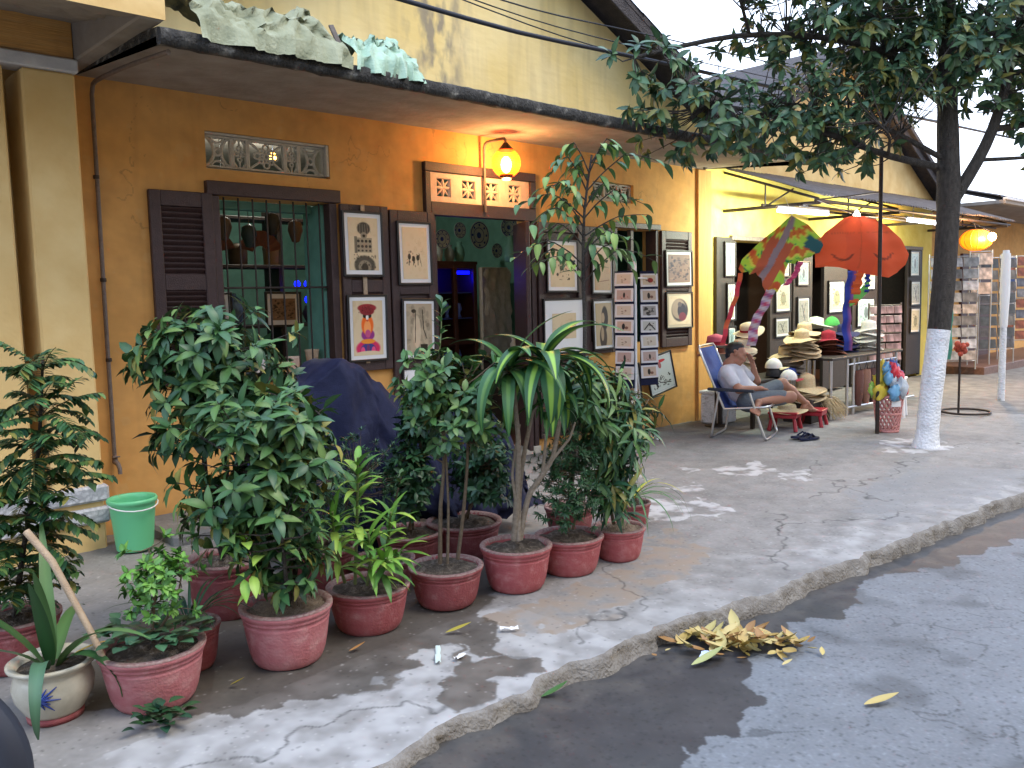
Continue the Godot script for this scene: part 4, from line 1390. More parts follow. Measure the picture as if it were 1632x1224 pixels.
func wall_fittings() -> void:
	# lantern on its bracket
	var o := thing("wall_lantern", "glowing orange round lantern hanging from a bent pipe bracket over the door", "lantern", Vector3(5.06, 2.2, .05))
	var b := MB.new()
	b.tube(curve_pts([Vector3(5.06, 2.20, .055), Vector3(5.06, 2.74, .055), Vector3(5.06, 2.785, .075), Vector3(5.06, 2.79, .12), Vector3(5.06, 2.79, .29), Vector3(5.06, 2.785, .325), Vector3(5.06, 2.74, .33)], 30), [.0125], 10)
	part("bracket", b, M.pipe, o)
	var ce := Vector3(5.06, 2.585, .33)
	var cap := MB.new()
	cap.lathe([Vector2(.02, .16), Vector2(.05, .115), Vector2(.062, .10), Vector2(.062, .112), Vector2(.03, .15), Vector2(.018, .165)], ce, 20)
	cap.lathe([Vector2(.050, -.125), Vector2(.056, -.125), Vector2(.060, -.098), Vector2(.054, -.098)], ce, 20)
	part("cap", cap, M.iron, o)
	var sh := MB.new()
	var pr := []
	for k in 15:
		var a := -1.02 + 2.04 * k / 14.0
		pr.append(Vector2(.124 * cos(a), .124 * sin(a)))
	sh.lathe(pr, ce, 28)
	var sg := glow(Color(1.0, 0.42, 0.03), .95)
	sg.albedo_color.a = .5
	sg.transparency = BaseMaterial3D.TRANSPARENCY_ALPHA
	part("shade", sh, sg, o)
	var fil := MB.new()
	fil.ball(ce + Vector3(0, -.015, 0), Vector3(.045, .07, .045), 10)
	part("glow_bulb", fil, glow(Color(1.0, .86, .55), 9.0), o)
	var ribs := MB.new()
	for k in 13:
		var a := -.98 + 1.96 * k / 12.0
		ribs.lathe([Vector2(.1242 * cos(a), .124 * sin(a) - .002), Vector2(.1265 * cos(a), .124 * sin(a)), Vector2(.1242 * cos(a), .124 * sin(a) + .002)], ce, 28)
	part("rib", ribs, glow(Color(.9, .30, .02), .55), o)
	var bu := MB.new()
	bu.ball(ce + Vector3(0, -.135, 0), Vector3(.038, .012, .038), 8)
	part("bulb", bu, glow(Color(1.0, .82, .5), 5.0), o)
	lamp_omni(o, ce + Vector3(0, 0, 0), Color(1.0, .76, .46), .16, .05)
	# water pipe with tap
	var p := thing("water_pipe", "thin grey brown water pipe running down the wall corner to a tap", "pipe", Vector3(1.87, .45, .03))
	var pb := MB.new()
	pb.tube(curve_pts([Vector3(1.86, 2.735, 1.24), Vector3(1.87, 2.79, .6), Vector3(1.875, 2.81, .07), Vector3(1.875, 2.77, .035), Vector3(1.872, 2.2, .03), Vector3(1.866, 1.4, .03), Vector3(1.862, .50, .032)], 60), [.0135], 8)
	part("pipe", pb, M.pipe, p)
	for y in [2.25, 1.62, 1.12]:
		var cl := MB.new()
		cl.lathe([Vector2(.0145, -.012), Vector2(.019, -.010), Vector2(.019, .010), Vector2(.0145, .012)], Vector3(1.868, y, .03), 10)
		part("clip", cl, M.iron, p)
	var tp := MB.new()
	tp.tube([Vector3(1.862, .51, .032), Vector3(1.862, .47, .04), Vector3(1.865, .46, .08), Vector3(1.866, .435, .10), Vector3(1.866, .40, .102)], [.017, .019, .015, .014, .013], 8)
	tp.box(Vector3(1.863, .505, .06), Vector3(.045, .008, .016), Basis.IDENTITY, .003)
	part("tap", tp, M.pipe, p)
	# bucket
	var bk := thing("bucket", "light green plastic bucket standing against the wall under the tap", "bucket", Vector3(1.79, 0, .50))
	var bb := MB.new()
	bb.lathe([Vector2(0, .01), Vector2(.098, .006), Vector2(.103, .012), Vector2(.128, .285), Vector2(.138, .29), Vector2(.142, .305), Vector2(.136, .318), Vector2(.126, .312), Vector2(.122, .29), Vector2(.098, .03), Vector2(0, .025)], Vector3(1.79, .01, .50), 32)
	part("body", bb, M.green_plastic, bk)
	var hd := MB.new()
	var hp := []
	for k in 11:
		var a := PI * k / 10.0
		hp.append(Vector3(1.79 + .14 * cos(a), .30 - .03 * sin(a), .50 + .15 * sin(a)))
	hd.tube(hp, [.004], 6)
	part("handle", hd, M.white_plastic, bk)
	# sheets lying on the canopy
	crumple("tarp", "crumpled grey green tarpaulin lying over the weathered canopy", "tarpaulin", Vector3(1.98, 2.85, .82), Vector3(.93, 0, 0), Vector3(0, .0, .50), .26, M.tarp, 3)
	crumple("tarp", "small pale mint plastic sheet lying on the canopy beside the tarpaulin", "tarpaulin", Vector3(2.93, 2.85, .86), Vector3(.52, 0, .0), Vector3(0, 0, .44), .20, M.tarp2, 4)
	var st := thing("scrap_strip", "bent grey purple metal strip standing between the two canopy sheets", "scrap", Vector3(2.92, 2.86, 1.25))
	var sb := MB.new()
	sb.box(Vector3(2.905, 2.965, 1.20), Vector3(.035, .26, .012), Basis(Vector3.BACK, .22) * Basis(Vector3.RIGHT, -.35), .003)
	part("strip", sb, M.sheet, st)
	# overhead wires
	var wires := [[Vector3(-2.0, 3.62, 1.0), Vector3(3.45, 3.37, 1.09), Vector3(6.45, 3.42, 1.15), Vector3(16, 3.75, 1.3), .016, "thick black overhead cable crossing in front of the gable"],
		[Vector3(1.0, 4.05, .7), Vector3(4.2, 3.72, .75), Vector3(7.0, 3.80, .8), Vector3(15, 4.2, .9), .006, "uppermost thin wire in front of the gable"],
		[Vector3(1.0, 4.0, .72), Vector3(4.1, 3.68, .72), Vector3(7.0, 3.66, .8), Vector3(15, 4.0, .9), .005, "middle thin wire between the two other wires in front of the gable"],
		[Vector3(1.0, 3.95, .72), Vector3(4.0, 3.66, .72), Vector3(7.0, 3.56, .8), Vector3(15, 3.9, .9), .005, "lowest thin wire, just above the thick cable on the gable"]]
	for q in wires:
		var w := thing("overhead_wire", q[5], "wire", q[0], "overhead wires")
		var wb := MB.new()
		wb.tube(curve_pts([q[0], q[1], q[2], q[3]], 40), [q[4]], 6)
		part("wire", wb, M.rubber, w)

func crumple(called: String, label: String, cat: String, at: Vector3, ux: Vector3, uz: Vector3, high: float, m: Material, sd: int) -> void:
	var nz := fnl(1.0, 400 + sd, 3)
	nz.fractal_type = FastNoiseLite.FRACTAL_RIDGED
	var o := thing(called, label, cat, at)
	var b := MB.new()
	var rows := []
	for j in 25:
		var row := PackedVector3Array()
		for i in 41:
			var u := i / 40.0
			var v := j / 24.0
			var p: Vector3 = at + ux * (u + .03 * nz.get_noise_2d(v * 4, sd * 9.0)) + uz * (v + .03 * nz.get_noise_2d(u * 3, sd * 5.0) * v)
			p.y += .012 + high * sin(clampf((1.0 - v) * 2.2, 0, 1) * PI * .5) * (0.80 + .16 * sin(u * 5.0 + sd)) * clampf((1 - u) * 5.0, .35, 1) + (.070 * nz.get_noise_2d(u * 2.6, v * 1.8) + .02 * nz.get_noise_2d(u * 5.0 + 3.0, v * 3.0)) * clampf((1.0 - v) * 5.0, 0, 1) - (.06 if v > .97 else 0.0)
			p.z += .07 * nz.get_noise_2d(u * 3.5 + 11.0, v * 5.0) * clampf(v * 3.0, 0, 1)
			row.append(p)
		rows.append(row)
	b.surf(rows)
	part("sheet", b, m, o)

# ---------------------------------------------------------------- inside the shop house
func interior() -> void:
	var cb := thing("display_cabinet", "brown display cabinet with blue lit glass shelves inside the doorway", "cabinet", Vector3(5.83, .03, -1.5))
	var f := MB.new()
	for x in [5.555, 5.83, 6.105]:
		f.box(Vector3(x, .93, -1.32), Vector3(.05, 1.78, .04), Basis.IDENTITY, .004)
	for y in [.07, 1.80, 1.0]:
		f.box(Vector3(5.83, y, -1.322), Vector3(.50, .06, .036), Basis.IDENTITY, .004)
	f.box(Vector3(5.83, .93, -1.72), Vector3(.6, 1.78, .03))
	f.box(Vector3(5.545, .93, -1.52), Vector3(.03, 1.78, .36)); f.box(Vector3(6.115, .93, -1.52), Vector3(.03, 1.78, .36))
	f.box(Vector3(5.83, 1.835, -1.52), Vector3(.62, .03, .44))
	part("carcass", f, mat(lin(.06, .018, .012), .5), cb)
	var bl := glow(Color(.02, .04, 1.0), 1.1)
	for y in [.45, .75, 1.25, 1.52]:
		var s := MB.new()
		s.box(Vector3(5.83, y, -1.52), Vector3(.53, .010, .34))
		part("shelf", s, mat(lin(.05, .08, .3), .2), cb)
	var s2 := MB.new()
	s2.box(Vector3(5.97, 1.735, -1.36), Vector3(.20, .035, .02))
	part("blue_light", s2, bl, cb)
	lamp_omni(cb, Vector3(5.95, 1.68, -1.40), Color(.03, .06, 1.0), .015)
	for k in 9:
		var y: float = [.46, .76, 1.26][k % 3]
		var g := thing("glass_ornament", "small blue lit ornament on the cabinet shelves inside the doorway", "ornament", Vector3(5.66 + .16 * (k / 3) + rf(-.02, .02), y, -1.46), "ornaments in the blue lit cabinet")
		var gb := MB.new()
		gb.lathe([Vector2(0, 0), Vector2(.03, 0), Vector2(.015, .04), Vector2(.035, .09), Vector2(.02, .15), Vector2(0, .155)], Vector3.ZERO, 12)
		part("body", gb, mat(lin(.10, .16, .5), .2), g, true)
	# plates and vases above
	var plate := func(label: String, p: Vector3, r: float, turn: float) -> void:
		var o := thing("plate", label, "plate", p, "painted plates on the wall inside")
		o.basis = Basis(Vector3.UP, turn)
		var b := MB.new()
		b.lathe([Vector2(0, -.01), Vector2(r * .6, -.008), Vector2(r, .012), Vector2(r * .98, .018), Vector2(r * .62, .002), Vector2(0, 0)], Vector3.ZERO, 28, Vector3.ONE, Basis(Vector3.RIGHT, PI / 2))
		part("dish", b, M.plate_white, o, true)
		var c := MB.new()
		for q in [[.93, .86], [.55, .5], [.22, 0]]:
			c.lathe([Vector2(r * q[0], .0165 if q[0] > .8 else .004), Vector2(r * q[1], .0165 if q[0] > .8 else .004)], Vector3.ZERO, 28, Vector3.ONE, Basis(Vector3.RIGHT, PI / 2))
		for k in 8:
			var a := TAU * k / 8
			c.lathe([Vector2(r * .09, .012), Vector2(0, .012)], Vector3(cos(a), sin(a), 0) * r * .72, 8, Vector3.ONE, Basis(Vector3.RIGHT, PI / 2))
		part("pattern", c, M.blue_glaze, o, true)
	M.plate_white = mat(lin(.45, .52, .50), .25)
	plate.call("blue painted plate at the left of the doorway above the cabinet", Vector3(5.62, 2.07, -1.25), .10, 0)
	plate.call("large blue painted plate in the middle of the doorway", Vector3(6.17, 2.13, -1.30), .15, .1)
	plate.call("pale plate at the upper right of the doorway", Vector3(6.52, 2.22, -1.20), .11, -.2)
	var tops := [[5.60, .20], [5.76, .24], [5.92, .18], [6.06, .22]]
	for k in 4:
		var v := thing("vase", "%s vase on top of the cabinet inside the doorway" % ["leftmost pale", "second tall white", "third squat grey", "rightmost teal"][k], "vase", Vector3(tops[k][0], 1.852, -1.5), "vases on the cabinet")
		var b := MB.new()
		var h: float = tops[k][1]
		b.lathe([Vector2(0, 0), Vector2(.04, 0), Vector2(.06, h * .4), Vector2(.05, h * .7), Vector2(.025, h * .85), Vector2(.035, h), Vector2(.028, h), Vector2(.0, h * .9)], Vector3.ZERO, 18)
		part("body", b, [M.plate_white, M.plate_white, mat(lin(.2, .24, .24), .3), M.teal][k], v, true)
	for q in [["small blue painted plate left of the large plate in the doorway", 5.88, 2.17, .085], ["small pale plate below the large plate in the doorway", 6.40, 1.97, .08], ["blue rimmed plate at the far right of the doorway", 6.66, 2.02, .09]]:
		plate.call(q[0], Vector3(q[1], q[2], -1.28), q[3], .05)
	var jar := thing("hanging_jar", "teal bottle-shaped jar hanging in the upper right of the doorway", "jar", Vector3(6.45, 2.0, -1.1))
	var jb := MB.new()
	jb.lathe([Vector2(0, -.16), Vector2(.07, -.15), Vector2(.085, -.08), Vector2(.07, 0), Vector2(.03, .06), Vector2(.035, .12), Vector2(0, .12)], Vector3(6.45, 2.0, -1.1), 18)
	jb.tube([Vector3(6.45, 2.1, -1.1), Vector3(6.45, 2.9, -1.1)], [.003], 4)
	part("body", jb, M.teal, jar)
	for k in 5:
		var hx: float = 2.75 + k * .2
		var ho := thing("hanging_ornament", "%s dark ornament hanging from the ceiling behind the barred window" % ["leftmost", "second", "third", "fourth", "rightmost"][k], "ornament", Vector3(hx, 2.1, -.55), "ornaments hanging behind the barred window")
		var hb := MB.new()
		var yy := 2.10 - .05 * (k % 3)
		hb.tube([Vector3(hx, yy, -.55), Vector3(hx, 2.9, -.55)], [.003], 4)
		hb.lathe([Vector2(0, -.12), Vector2(.03, -.11), Vector2(.06, -.02), Vector2(.05, .04), Vector2(.015, .06), Vector2(0, .07)], Vector3(hx, yy, -.55), 12)
		part("body", hb, mat([lin(.03, .02, .016), lin(.10, .05, .03), lin(.02, .03, .03)][k % 3], .5), ho)
	picture("framed pale print standing inside behind the window bars, left", Vector3(3.05, 1.42, -1.0), .30, .26, .04, 12)
	picture("framed dark print standing inside behind the window bars, right", Vector3(3.66, 1.40, -1.0), .34, .30, .04, 9)
	# stone relief and figurines
	var rl := thing("stone_relief", "grey carved stone relief panel standing inside the doorway", "carving", Vector3(6.35, .03, -1.25))
	var rb := MB.new()
	var nz := fnl(5.0, 501, 4)
	var rows := []
	for j in 31:
		var row := PackedVector3Array()
		for i in 15:
			row.append(Vector3(6.17 + .38 * i / 14.0, .05 + 1.72 * j / 30.0, -1.22 + .05 * nz.get_noise_2d(i * .07, j * .14)))
		rows.append(row)
	rb.surf(rows)
	rb.box(Vector3(6.36, .91, -1.29), Vector3(.40, 1.76, .06), Basis.IDENTITY, .01)
	part("slab", rb, M.block, rl)
	for k in 3:
		var g := thing("figurine", "%s stone figurine on the counter inside the doorway" % ["left", "middle seated", "right"][k], "figurine", Vector3(6.16 + k * .12, .86, -.78), "figurines on the counter")
		var b := MB.new()
		b.lathe([Vector2(0, 0), Vector2(.045, 0), Vector2(.05, .03), Vector2(.035, .08), Vector2(.042, .12), Vector2(.018, .15), Vector2(.026, .175), Vector2(.022, .20), Vector2(0, .215)], Vector3.ZERO, 14)
		part("body", b, M.block, g, true)
	var ct := thing("counter", "dark wooden counter inside the doorway", "counter", Vector3(6.2, .03, -.8))
	var cbx := MB.new()
	cbx.box(Vector3(6.25, .83, -.82), Vector3(.75, .05, .35), Basis.IDENTITY, .006)
	for x in [5.92, 6.58]:
		cbx.box(Vector3(x, .42, -.82), Vector3(.05, .77, .3), Basis.IDENTITY, .004)
	part("table", cbx, M.wood_dark, ct)
	# behind the barred window
	var sh := thing("wall_shelf", "wooden shelf of wares seen through the barred window", "shelf", Vector3(3.5, 1.0, -1.6))
	for y in [.75, 1.25, 1.78, 2.2]:
		var b := MB.new()
		b.box(Vector3(3.55, y, -1.55), Vector3(1.9, .03, .3), Basis.IDENTITY, .004)
		part("board", b, M.wood_dark, sh)
	for x in [2.62, 3.25, 3.88, 4.48]:
		var b := MB.new()
		b.box(Vector3(x, 1.2, -1.56), Vector3(.04, 2.3, .28), Basis.IDENTITY, .004)
		part("upright", b, M.wood_dark, sh)
	for k in 14:
		var row := k % 3
		var x := 2.75 + (k / 3) * .37 + rf(-.05, .05)
		var y: float = [.765, 1.265, 1.795][row]
		var hue := [lin(.20, .05, .03), lin(.22, .14, .06), lin(.10, .16, .22), lin(.08, .05, .03), lin(.30, .28, .24)]
		var w := thing("shelf_ware", "%s on the %s board behind the barred window, %s" % [["carved figure", "lidded jar", "round box"][k % 3], ["low", "middle", "upper"][row], ["far left", "left of centre", "centre", "right of centre", "far right"][k / 3]], "ornament", Vector3(x, y, -1.5), "wares behind the barred window")
		var b := MB.new()
		var h := rf(.16, .30)
		if k % 3 == 0: b.lathe([Vector2(0, 0), Vector2(.06, 0), Vector2(.05, h * .3), Vector2(.07, h * .55), Vector2(.03, h * .72), Vector2(.045, h * .86), Vector2(0, h)], Vector3.ZERO, 14)
		elif k % 3 == 1: b.lathe([Vector2(0, 0), Vector2(.05, 0), Vector2(.09, h * .45), Vector2(.06, h * .75), Vector2(.065, h * .8), Vector2(.02, h * .9), Vector2(.02, h), Vector2(0, h)], Vector3.ZERO, 14)
		else: b.lathe([Vector2(0, 0), Vector2(.08, 0), Vector2(.085, h * .5), Vector2(.09, h * .5), Vector2(.085, h * .62), Vector2(0, h * .66)], Vector3.ZERO, 14)
		part("body", b, mat(hue[k % 5], .5), w, true)
	for k in 2:
		var fan := thing("paper_fan", "%s dark red folding fan spread behind the barred window" % ["left", "right"][k], "fan", Vector3(3.05 + k * .42, 1.86, -1.0), "fans behind the barred window")
		var fb := MB.new()
		for i in 12:
			var a0 := .25 + 2.6 * i / 12.0
			var a1 := .25 + 2.6 * (i + 1) / 12.0
			fb.quad(Vector3(cos(a0) * .07, sin(a0) * .07, .006 * (i % 2)), Vector3(cos(a0) * .20, sin(a0) * .20, .012 * (i % 2)), Vector3(cos(a1) * .20, sin(a1) * .20, .012 * ((i + 1) % 2)), Vector3(cos(a1) * .07, sin(a1) * .07, .006 * ((i + 1) % 2)))
		part("leaf", fb, mat(lin(.10, .03, .02), .6), fan, true)
	for k in 4:
		var bt := thing("blue_lamp", "small glowing blue lamp behind the barred window, %s" % ["upper left", "upper right", "lower left", "lower right"][k], "lamp", Vector3(3.96 + .10 * (k % 2), 1.62 - .14 * (k / 2), -1.28), "blue lamps behind the barred window")
		var b := MB.new()
		b.ball(Vector3.ZERO, Vector3(.028, .034, .028), 8)
		part("glass", b, glow(Color(.03, .08, 1.0), 1.5), bt, true)
	for k in 3:
		var px: float = [2.96, 3.24, 3.40][k]
		var tp := thing("sill_pot", ["small white pot with green sprigs on the window sill", "low beige pot on the window sill near the right jamb", "brown wicker basket at the right end of the window sill"][k], "pot", Vector3(px, .952, -.12))
		var b := MB.new()
		b.lathe([Vector2(0, 0), Vector2(.04, 0), Vector2(.055, .10), Vector2(.06, .11), Vector2(.05, .11), Vector2(.0, .09)], Vector3.ZERO, 18, Vector3(1, [1.1, .9, 1.3][k], .8))
		part("body", b, [M.white_plastic, M.block_pink, M.tan_stick][k], tp, true)
		if k == 0:
			var xs := []
			for i in 26:
				var d := Vector3(rf(-1, 1), rf(.2, 1.4), rf(-1, 1)).normalized()
				xs.append(Transform3D(facing(d).scaled(Vector3.ONE * rf(.05, .09)), Vector3(px, 1.07, -.12) + d * rf(.0, .06)))
			put_leaves(tp, xs, {"L": .07, "W": .03, "cols": [Color(.04, .12, .03)], "mat": M.leafv, "segs": 3}, 0)
	# ceiling lamp that glints through the vent
	var lp := thing("ceiling_lamp", "small warm ceiling lamp glinting through the cement vent", "lamp", Vector3(3.79, 2.72, -1.3))
	var lb := MB.new()
	lb.ball(Vector3(3.79, 2.73, -1.3), Vector3(.035, .035, .035), 8)
	part("bulb", lb, glow(Color(1.0, .72, .30), 5.0), lp)
	var lc := MB.new()
	lc.tube([Vector3(3.79, 2.9, -1.3), Vector3(3.79, 2.76, -1.3)], [.004], 6)
	part("cord", lc, M.rubber, lp)
	lamp_omni(lp, Vector3(3.79, 2.73, -1.3), Color(.96, .97, .92), .30)

# ---------------------------------------------------------------- plants along the pavement
const G_DARK := [Color(.016, .050, .020), Color(.024, .072, .028), Color(.020, .060, .032)]
const G_MID := [Color(.036, .098, .036), Color(.055, .132, .040), Color(.030, .080, .038), Color(.074, .150, .046), Color(.10, .17, .05), Color(.045, .105, .050), Color(.055, .125, .042), Color(.19, .18, .045)]
const G_BRIGHT := [Color(.085, .215, .035), Color(.12, .27, .045), Color(.070, .18, .040)]
const G_LIME := [Color(.18, .34, .05), Color(.24, .38, .07), Color(.14, .30, .05)]

func potted(called: String, label: String, ce: Vector3, dia: float, h: float, pm := 0, soil: Material = null) -> Node3D:
	var o := thing(called, label, "plant", ce, "potted plants along the pavement")
	pot(o, ce, dia, h, M.pots[pm], soil if soil else M.soil)
	return o

# an upright cane with leaves set spirally along it and a tuft at the tip
func cane(plant: Node3D, ctrl: Array, r: float, n: int, s: Dictionary, sm: Material, from := 0.3, called := "leaf") -> void:
	var pts := curve_pts(ctrl, 16)
	var b := MB.new()
	b.tube(pts, taper(r, r * .6, 16), 8)
	part("stem", b, sm, plant)
	var xs := []
	for k in n:
		var f := lerpf(from, 1.0, pow(float(k) / n, 0.75))
		var p: Vector3 = pts[int(f * 15)]
		var ax: Vector3 = (Vector3(pts[mini(int(f * 15) + 1, 15)]) - Vector3(pts[maxi(int(f * 15) - 1, 0)])).normalized()
		var az := 2.4 * k + rf(-.3, .3)
		var lift := lerpf(.25, 1.1, f) + rf(-.2, .2)
		var sd := facing(ax)
		var d := ((sd.x * cos(az) + sd.y * sin(az)) * cos(lift) + ax * sin(lift)).normalized()
		xs.append(Transform3D(facing(d).scaled(Vector3.ONE * s.L * rf(.7, 1.15)), p))
	put_leaves(plant, xs, s, n, called)

func rosette(plant: Node3D, at: Vector3, n: int, L: float, W: float, s: Dictionary, lo := .2, hi := 1.3) -> void:
	for k in n:
		var az := 2.4 * k + rf(-.25, .25)
		var el := lerpf(lo, hi, pow(float(k) / n, 1.2)) + rf(-.12, .12)
		var s2 := s.duplicate()
		s2.droop = rf(1.5, 2.3) if el < .9 else rf(.9, 1.5)
		blade(plant, at + Vector3(cos(az), 0, sin(az)) * .012 + Vector3(0, .05 * k / n, 0), Vector3(cos(az) * cos(el), sin(el), sin(az) * cos(el)), L * rf(.75, 1.1), W * rf(.85, 1.1), s2)

func frond(plant: Node3D, from: Vector3, dir: Vector3, L: float, pairs: int, cols: Array) -> void:
	var b := MB.new()
	var pts := []
	var p := from
	var dip := rf(.03, .24)
	var d := (dir + Vector3(rf(-.3, .3), rf(-.2, .2), rf(-.3, .3))).normalized()
	for k in 10:
		pts.append(p)
		p += d * L / 9.0
		d = (d + Vector3(0, -dip, 0)).normalized()
	b.tube(pts, taper(.0028, .0012, 10), 5, false)
	for i in b.v.size():
		b.c[i] = Color(.09, .10, .03)
	for k in pairs:
		var f := .18 + .8 * k / pairs
		var q: Vector3 = Vector3(pts[int(f * 9)]).lerp(pts[mini(int(f * 9) + 1, 9)], f * 9 - int(f * 9))
		var t: Vector3 = (Vector3(pts[mini(int(f * 9) + 1, 9)]) - Vector3(pts[maxi(int(f * 9) - 1, 0)])).normalized()
		var side := t.cross(Vector3.UP).normalized()
		for sgn in [-1, 1]:
			var ld: Vector3 = (side * sgn + t * .45 + Vector3(0, rf(-.35, .1), 0)).normalized()
			var c: Color = cols[rng.randi() % cols.size()] * rf(.8, 1.25)
			b.leaf(Transform3D(facing(ld), q), rf(.038, .058), .022, {"segs": 3, "droop": .5, "fold": .2, "p": .85}, c * 1.25, c)
	part("frond", b, M.leafv, plant)

func plants() -> void:
	var mid := {"L": .092, "W": .034, "cols": G_MID, "mat": M.leafv, "droop": .8, "segs": 5, "p": .82, "sag": .25}
	# tall shrub behind, and the bushy one in the large pot before it
	var a := potted("potted_shrub", "tall dark broad-leaved shrub in the back row, its crown before the louvred shutter", Vector3(1.71, 0, 1.89), .36, .33, 3)
	shrub(a, [{"p": [Vector3(1.70, .28, 1.90), Vector3(1.60, .55, 2.02), Vector3(1.56, .80, 2.08), Vector3(1.57, 1.25, 2.15)], "r": .016}, {"p": [Vector3(1.72, .28, 1.88), Vector3(1.70, .7, 2.0), Vector3(1.66, 1.1, 2.1)], "r": .012}],
		[[Vector3(1.60, 1.28, 2.19), Vector3(.26, .19, .24)], [Vector3(1.44, 1.24, 2.08), Vector3(.20, .15, .2)], [Vector3(1.66, 1.06, 2.20), Vector3(.25, .20, .24)], [Vector3(1.44, .90, 2.05), Vector3(.12, .10, .12)], [Vector3(1.52, 1.05, 2.2), Vector3(.22, .18, .18)], [Vector3(1.76, 1.20, 2.34), Vector3(.15, .13, .13)]], 230, 7, {"L": .095, "W": .036, "cols": G_MID + G_DARK, "mat": M.leafv, "droop": .8, "segs": 5, "p": .82, "sag": .3}, 220, M.bark)
	var b := potted("potted_shrub", "dense bushy green shrub with many stems in the large pink pot with pale soil", Vector3(1.65, 0, 2.58), .37, .29, 4, M.soil_pale)
	shrub(b, [{"p": [Vector3(1.62, .25, 2.58), Vector3(1.55, .5, 2.6), Vector3(1.50, .85, 2.64)], "r": .014}, {"p": [Vector3(1.66, .25, 2.60), Vector3(1.64, .6, 2.62), Vector3(1.66, 1.08, 2.66)], "r": .015}, {"p": [Vector3(1.68, .25, 2.56), Vector3(1.74, .6, 2.62), Vector3(1.78, 1.0, 2.70)], "r": .012}, {"p": [Vector3(1.64, .25, 2.62), Vector3(1.58, .4, 2.72), Vector3(1.54, .62, 2.78)], "r": .011}],
		[[Vector3(1.56, .98, 2.60), Vector3(.25, .15, .22)], [Vector3(1.50, .68, 2.58), Vector3(.24, .30, .23)], [Vector3(1.70, 1.02, 2.66), Vector3(.13, .12, .13)], [Vector3(1.64, .48, 2.68), Vector3(.18, .16, .15)], [Vector3(1.70, .80, 2.68), Vector3(.15, .2, .17)]], 300, 7, mid, 290, M.bark)
	var young := []
	for k in 16:
		var d := Vector3(rf(-1, .3), rf(-.3, .9), rf(-.3, 1)).normalized()
		young.append(Transform3D(facing(d).scaled(Vector3.ONE * rf(.075, .11)), Vector3(1.45, .40 + .012 * k, 2.68) + Vector3(rf(-.05, .05), rf(-.05, .05), rf(-.04, .04))))
	put_leaves(b, young, {"L": .1, "W": .04, "cols": G_LIME, "mat": M.leafv, "droop": .7, "segs": 5}, 16, "young_leaf")
	# feathery tree at the left edge
	var f := potted("feathery_shrub", "tall feathery dark green shrub against the cream pilaster at the left edge", Vector3(.84, 0, 1.82), .34, .26, 2)
	var stem := curve_pts([Vector3(.84, .2, 1.83), Vector3(.86, .55, 2.0), Vector3(.90, .9, 2.12), Vector3(.93, 1.28, 2.17)], 20)
	var sb := MB.new()
	sb.tube(stem, taper(.013, .005, 20), 8)
	part("stem", sb, M.bark, f)
	for k in 125:
		var q: Vector3 = stem[2 + int(17.0 * k / 125)]
		var az := 2.4 * k
		frond(f, q, Vector3(cos(az), rf(.25, .75) + (.6 if k > 110 else 0.0), sin(az)), rf(.17, .30) * (1.0 if k < 104 else .7), 13, G_DARK + G_MID)
	# strap leaves in the cream pot
	var cp := Vector3(.82, 0, 2.41)
	var c := thing("potted_strap_plant", "strap-leaved plant in the cream glazed pot with a blue flower motif", "plant", cp, "potted plants along the pavement")
	var cb := MB.new()
	cb.lathe([Vector2(0, .02), Vector2(.085, .018), Vector2(.10, .035), Vector2(.128, .085), Vector2(.135, .125), Vector2(.125, .165), Vector2(.118, .178), Vector2(.130, .188), Vector2(.146, .198), Vector2(.147, .208), Vector2(.138, .212), Vector2(.115, .200), Vector2(.11, .17)], cp, 40)
	part("pot", cb, M.glazed, c)
	var fo := MB.new()
	fo.lathe([Vector2(.06, 0), Vector2(.092, 0), Vector2(.094, .022), Vector2(.06, .024)], cp, 24)
	part("brick_foot", fo, M.pots[1], c)
	var soil := MB.new()
	soil.lathe([Vector2(.115, .185), Vector2(.05, .192), Vector2(0, .195)], cp, 16)
	part("soil", soil, M.soil, c)
	var mo := MB.new()
	for k in 11:
		var an := 2.18 + rf(-.03, .03)
		var pa := -1.2 + 3.6 * k / 10.0
		var pts := []
		for i in 7:
			var l := .066 * i / 6.0 * (1.0 if k % 2 else .65)
			var yy := .118 + sin(pa) * l
			var aa := an - cos(pa) * l / .135
			var rr := .1368 - pow(absf(yy - .122) / .05, 2.0) * .012
			pts.append(cp + Vector3(cos(aa) * rr, yy, sin(aa) * rr))
		mo.tube(pts, taper(.0065, .0015, 7), 5)
	part("blue_motif", mo, M.blue_glaze, c)
	var strap := {"cols": [Color(.030, .085, .030), Color(.045, .115, .035), Color(.075, .15, .05)], "mat": M.leafv, "segs": 9, "fold": .3, "p": .55, "droop": 1.2, "sharp": .7}
	for q in [[.15, .75, .62, .9, .62], [-.15, .9, .35, .4, .48], [.05, 1.0, -.2, .5, .55], [.5, .8, .1, 1.9, .42], [-.35, .8, -.2, .8, .5], [-.05, 1.2, .1, .5, .42], [.35, .9, .5, 2.5, .34], [-.5, .7, .25, .9, .5], [.3, .6, -.5, 1.2, .45]]:
		strap.droop = q[3]
		blade(c, cp + Vector3(q[0] * .06, .19, q[2] * .06), Vector3(q[0], q[1], q[2]), q[4], .048, strap)
	strap.droop = 2.9
	strap.rib = 1.0
	blade(c, cp + Vector3(-.03, .19, .04), Vector3(-.18, .95, .42), .42, .05, {"cols": [Color(.08, .17, .10)], "mat": M.leafv, "segs": 12, "fold": .25, "p": .55, "droop": 3.1, "sharp": .6})
	strap.cols = [Color(.42, .26, .03)]
	strap.droop = .6
	blade(c, cp + Vector3(.02, .19, .03), Vector3(.5, .55, .35), .20, .022, strap, "withered_leaf")
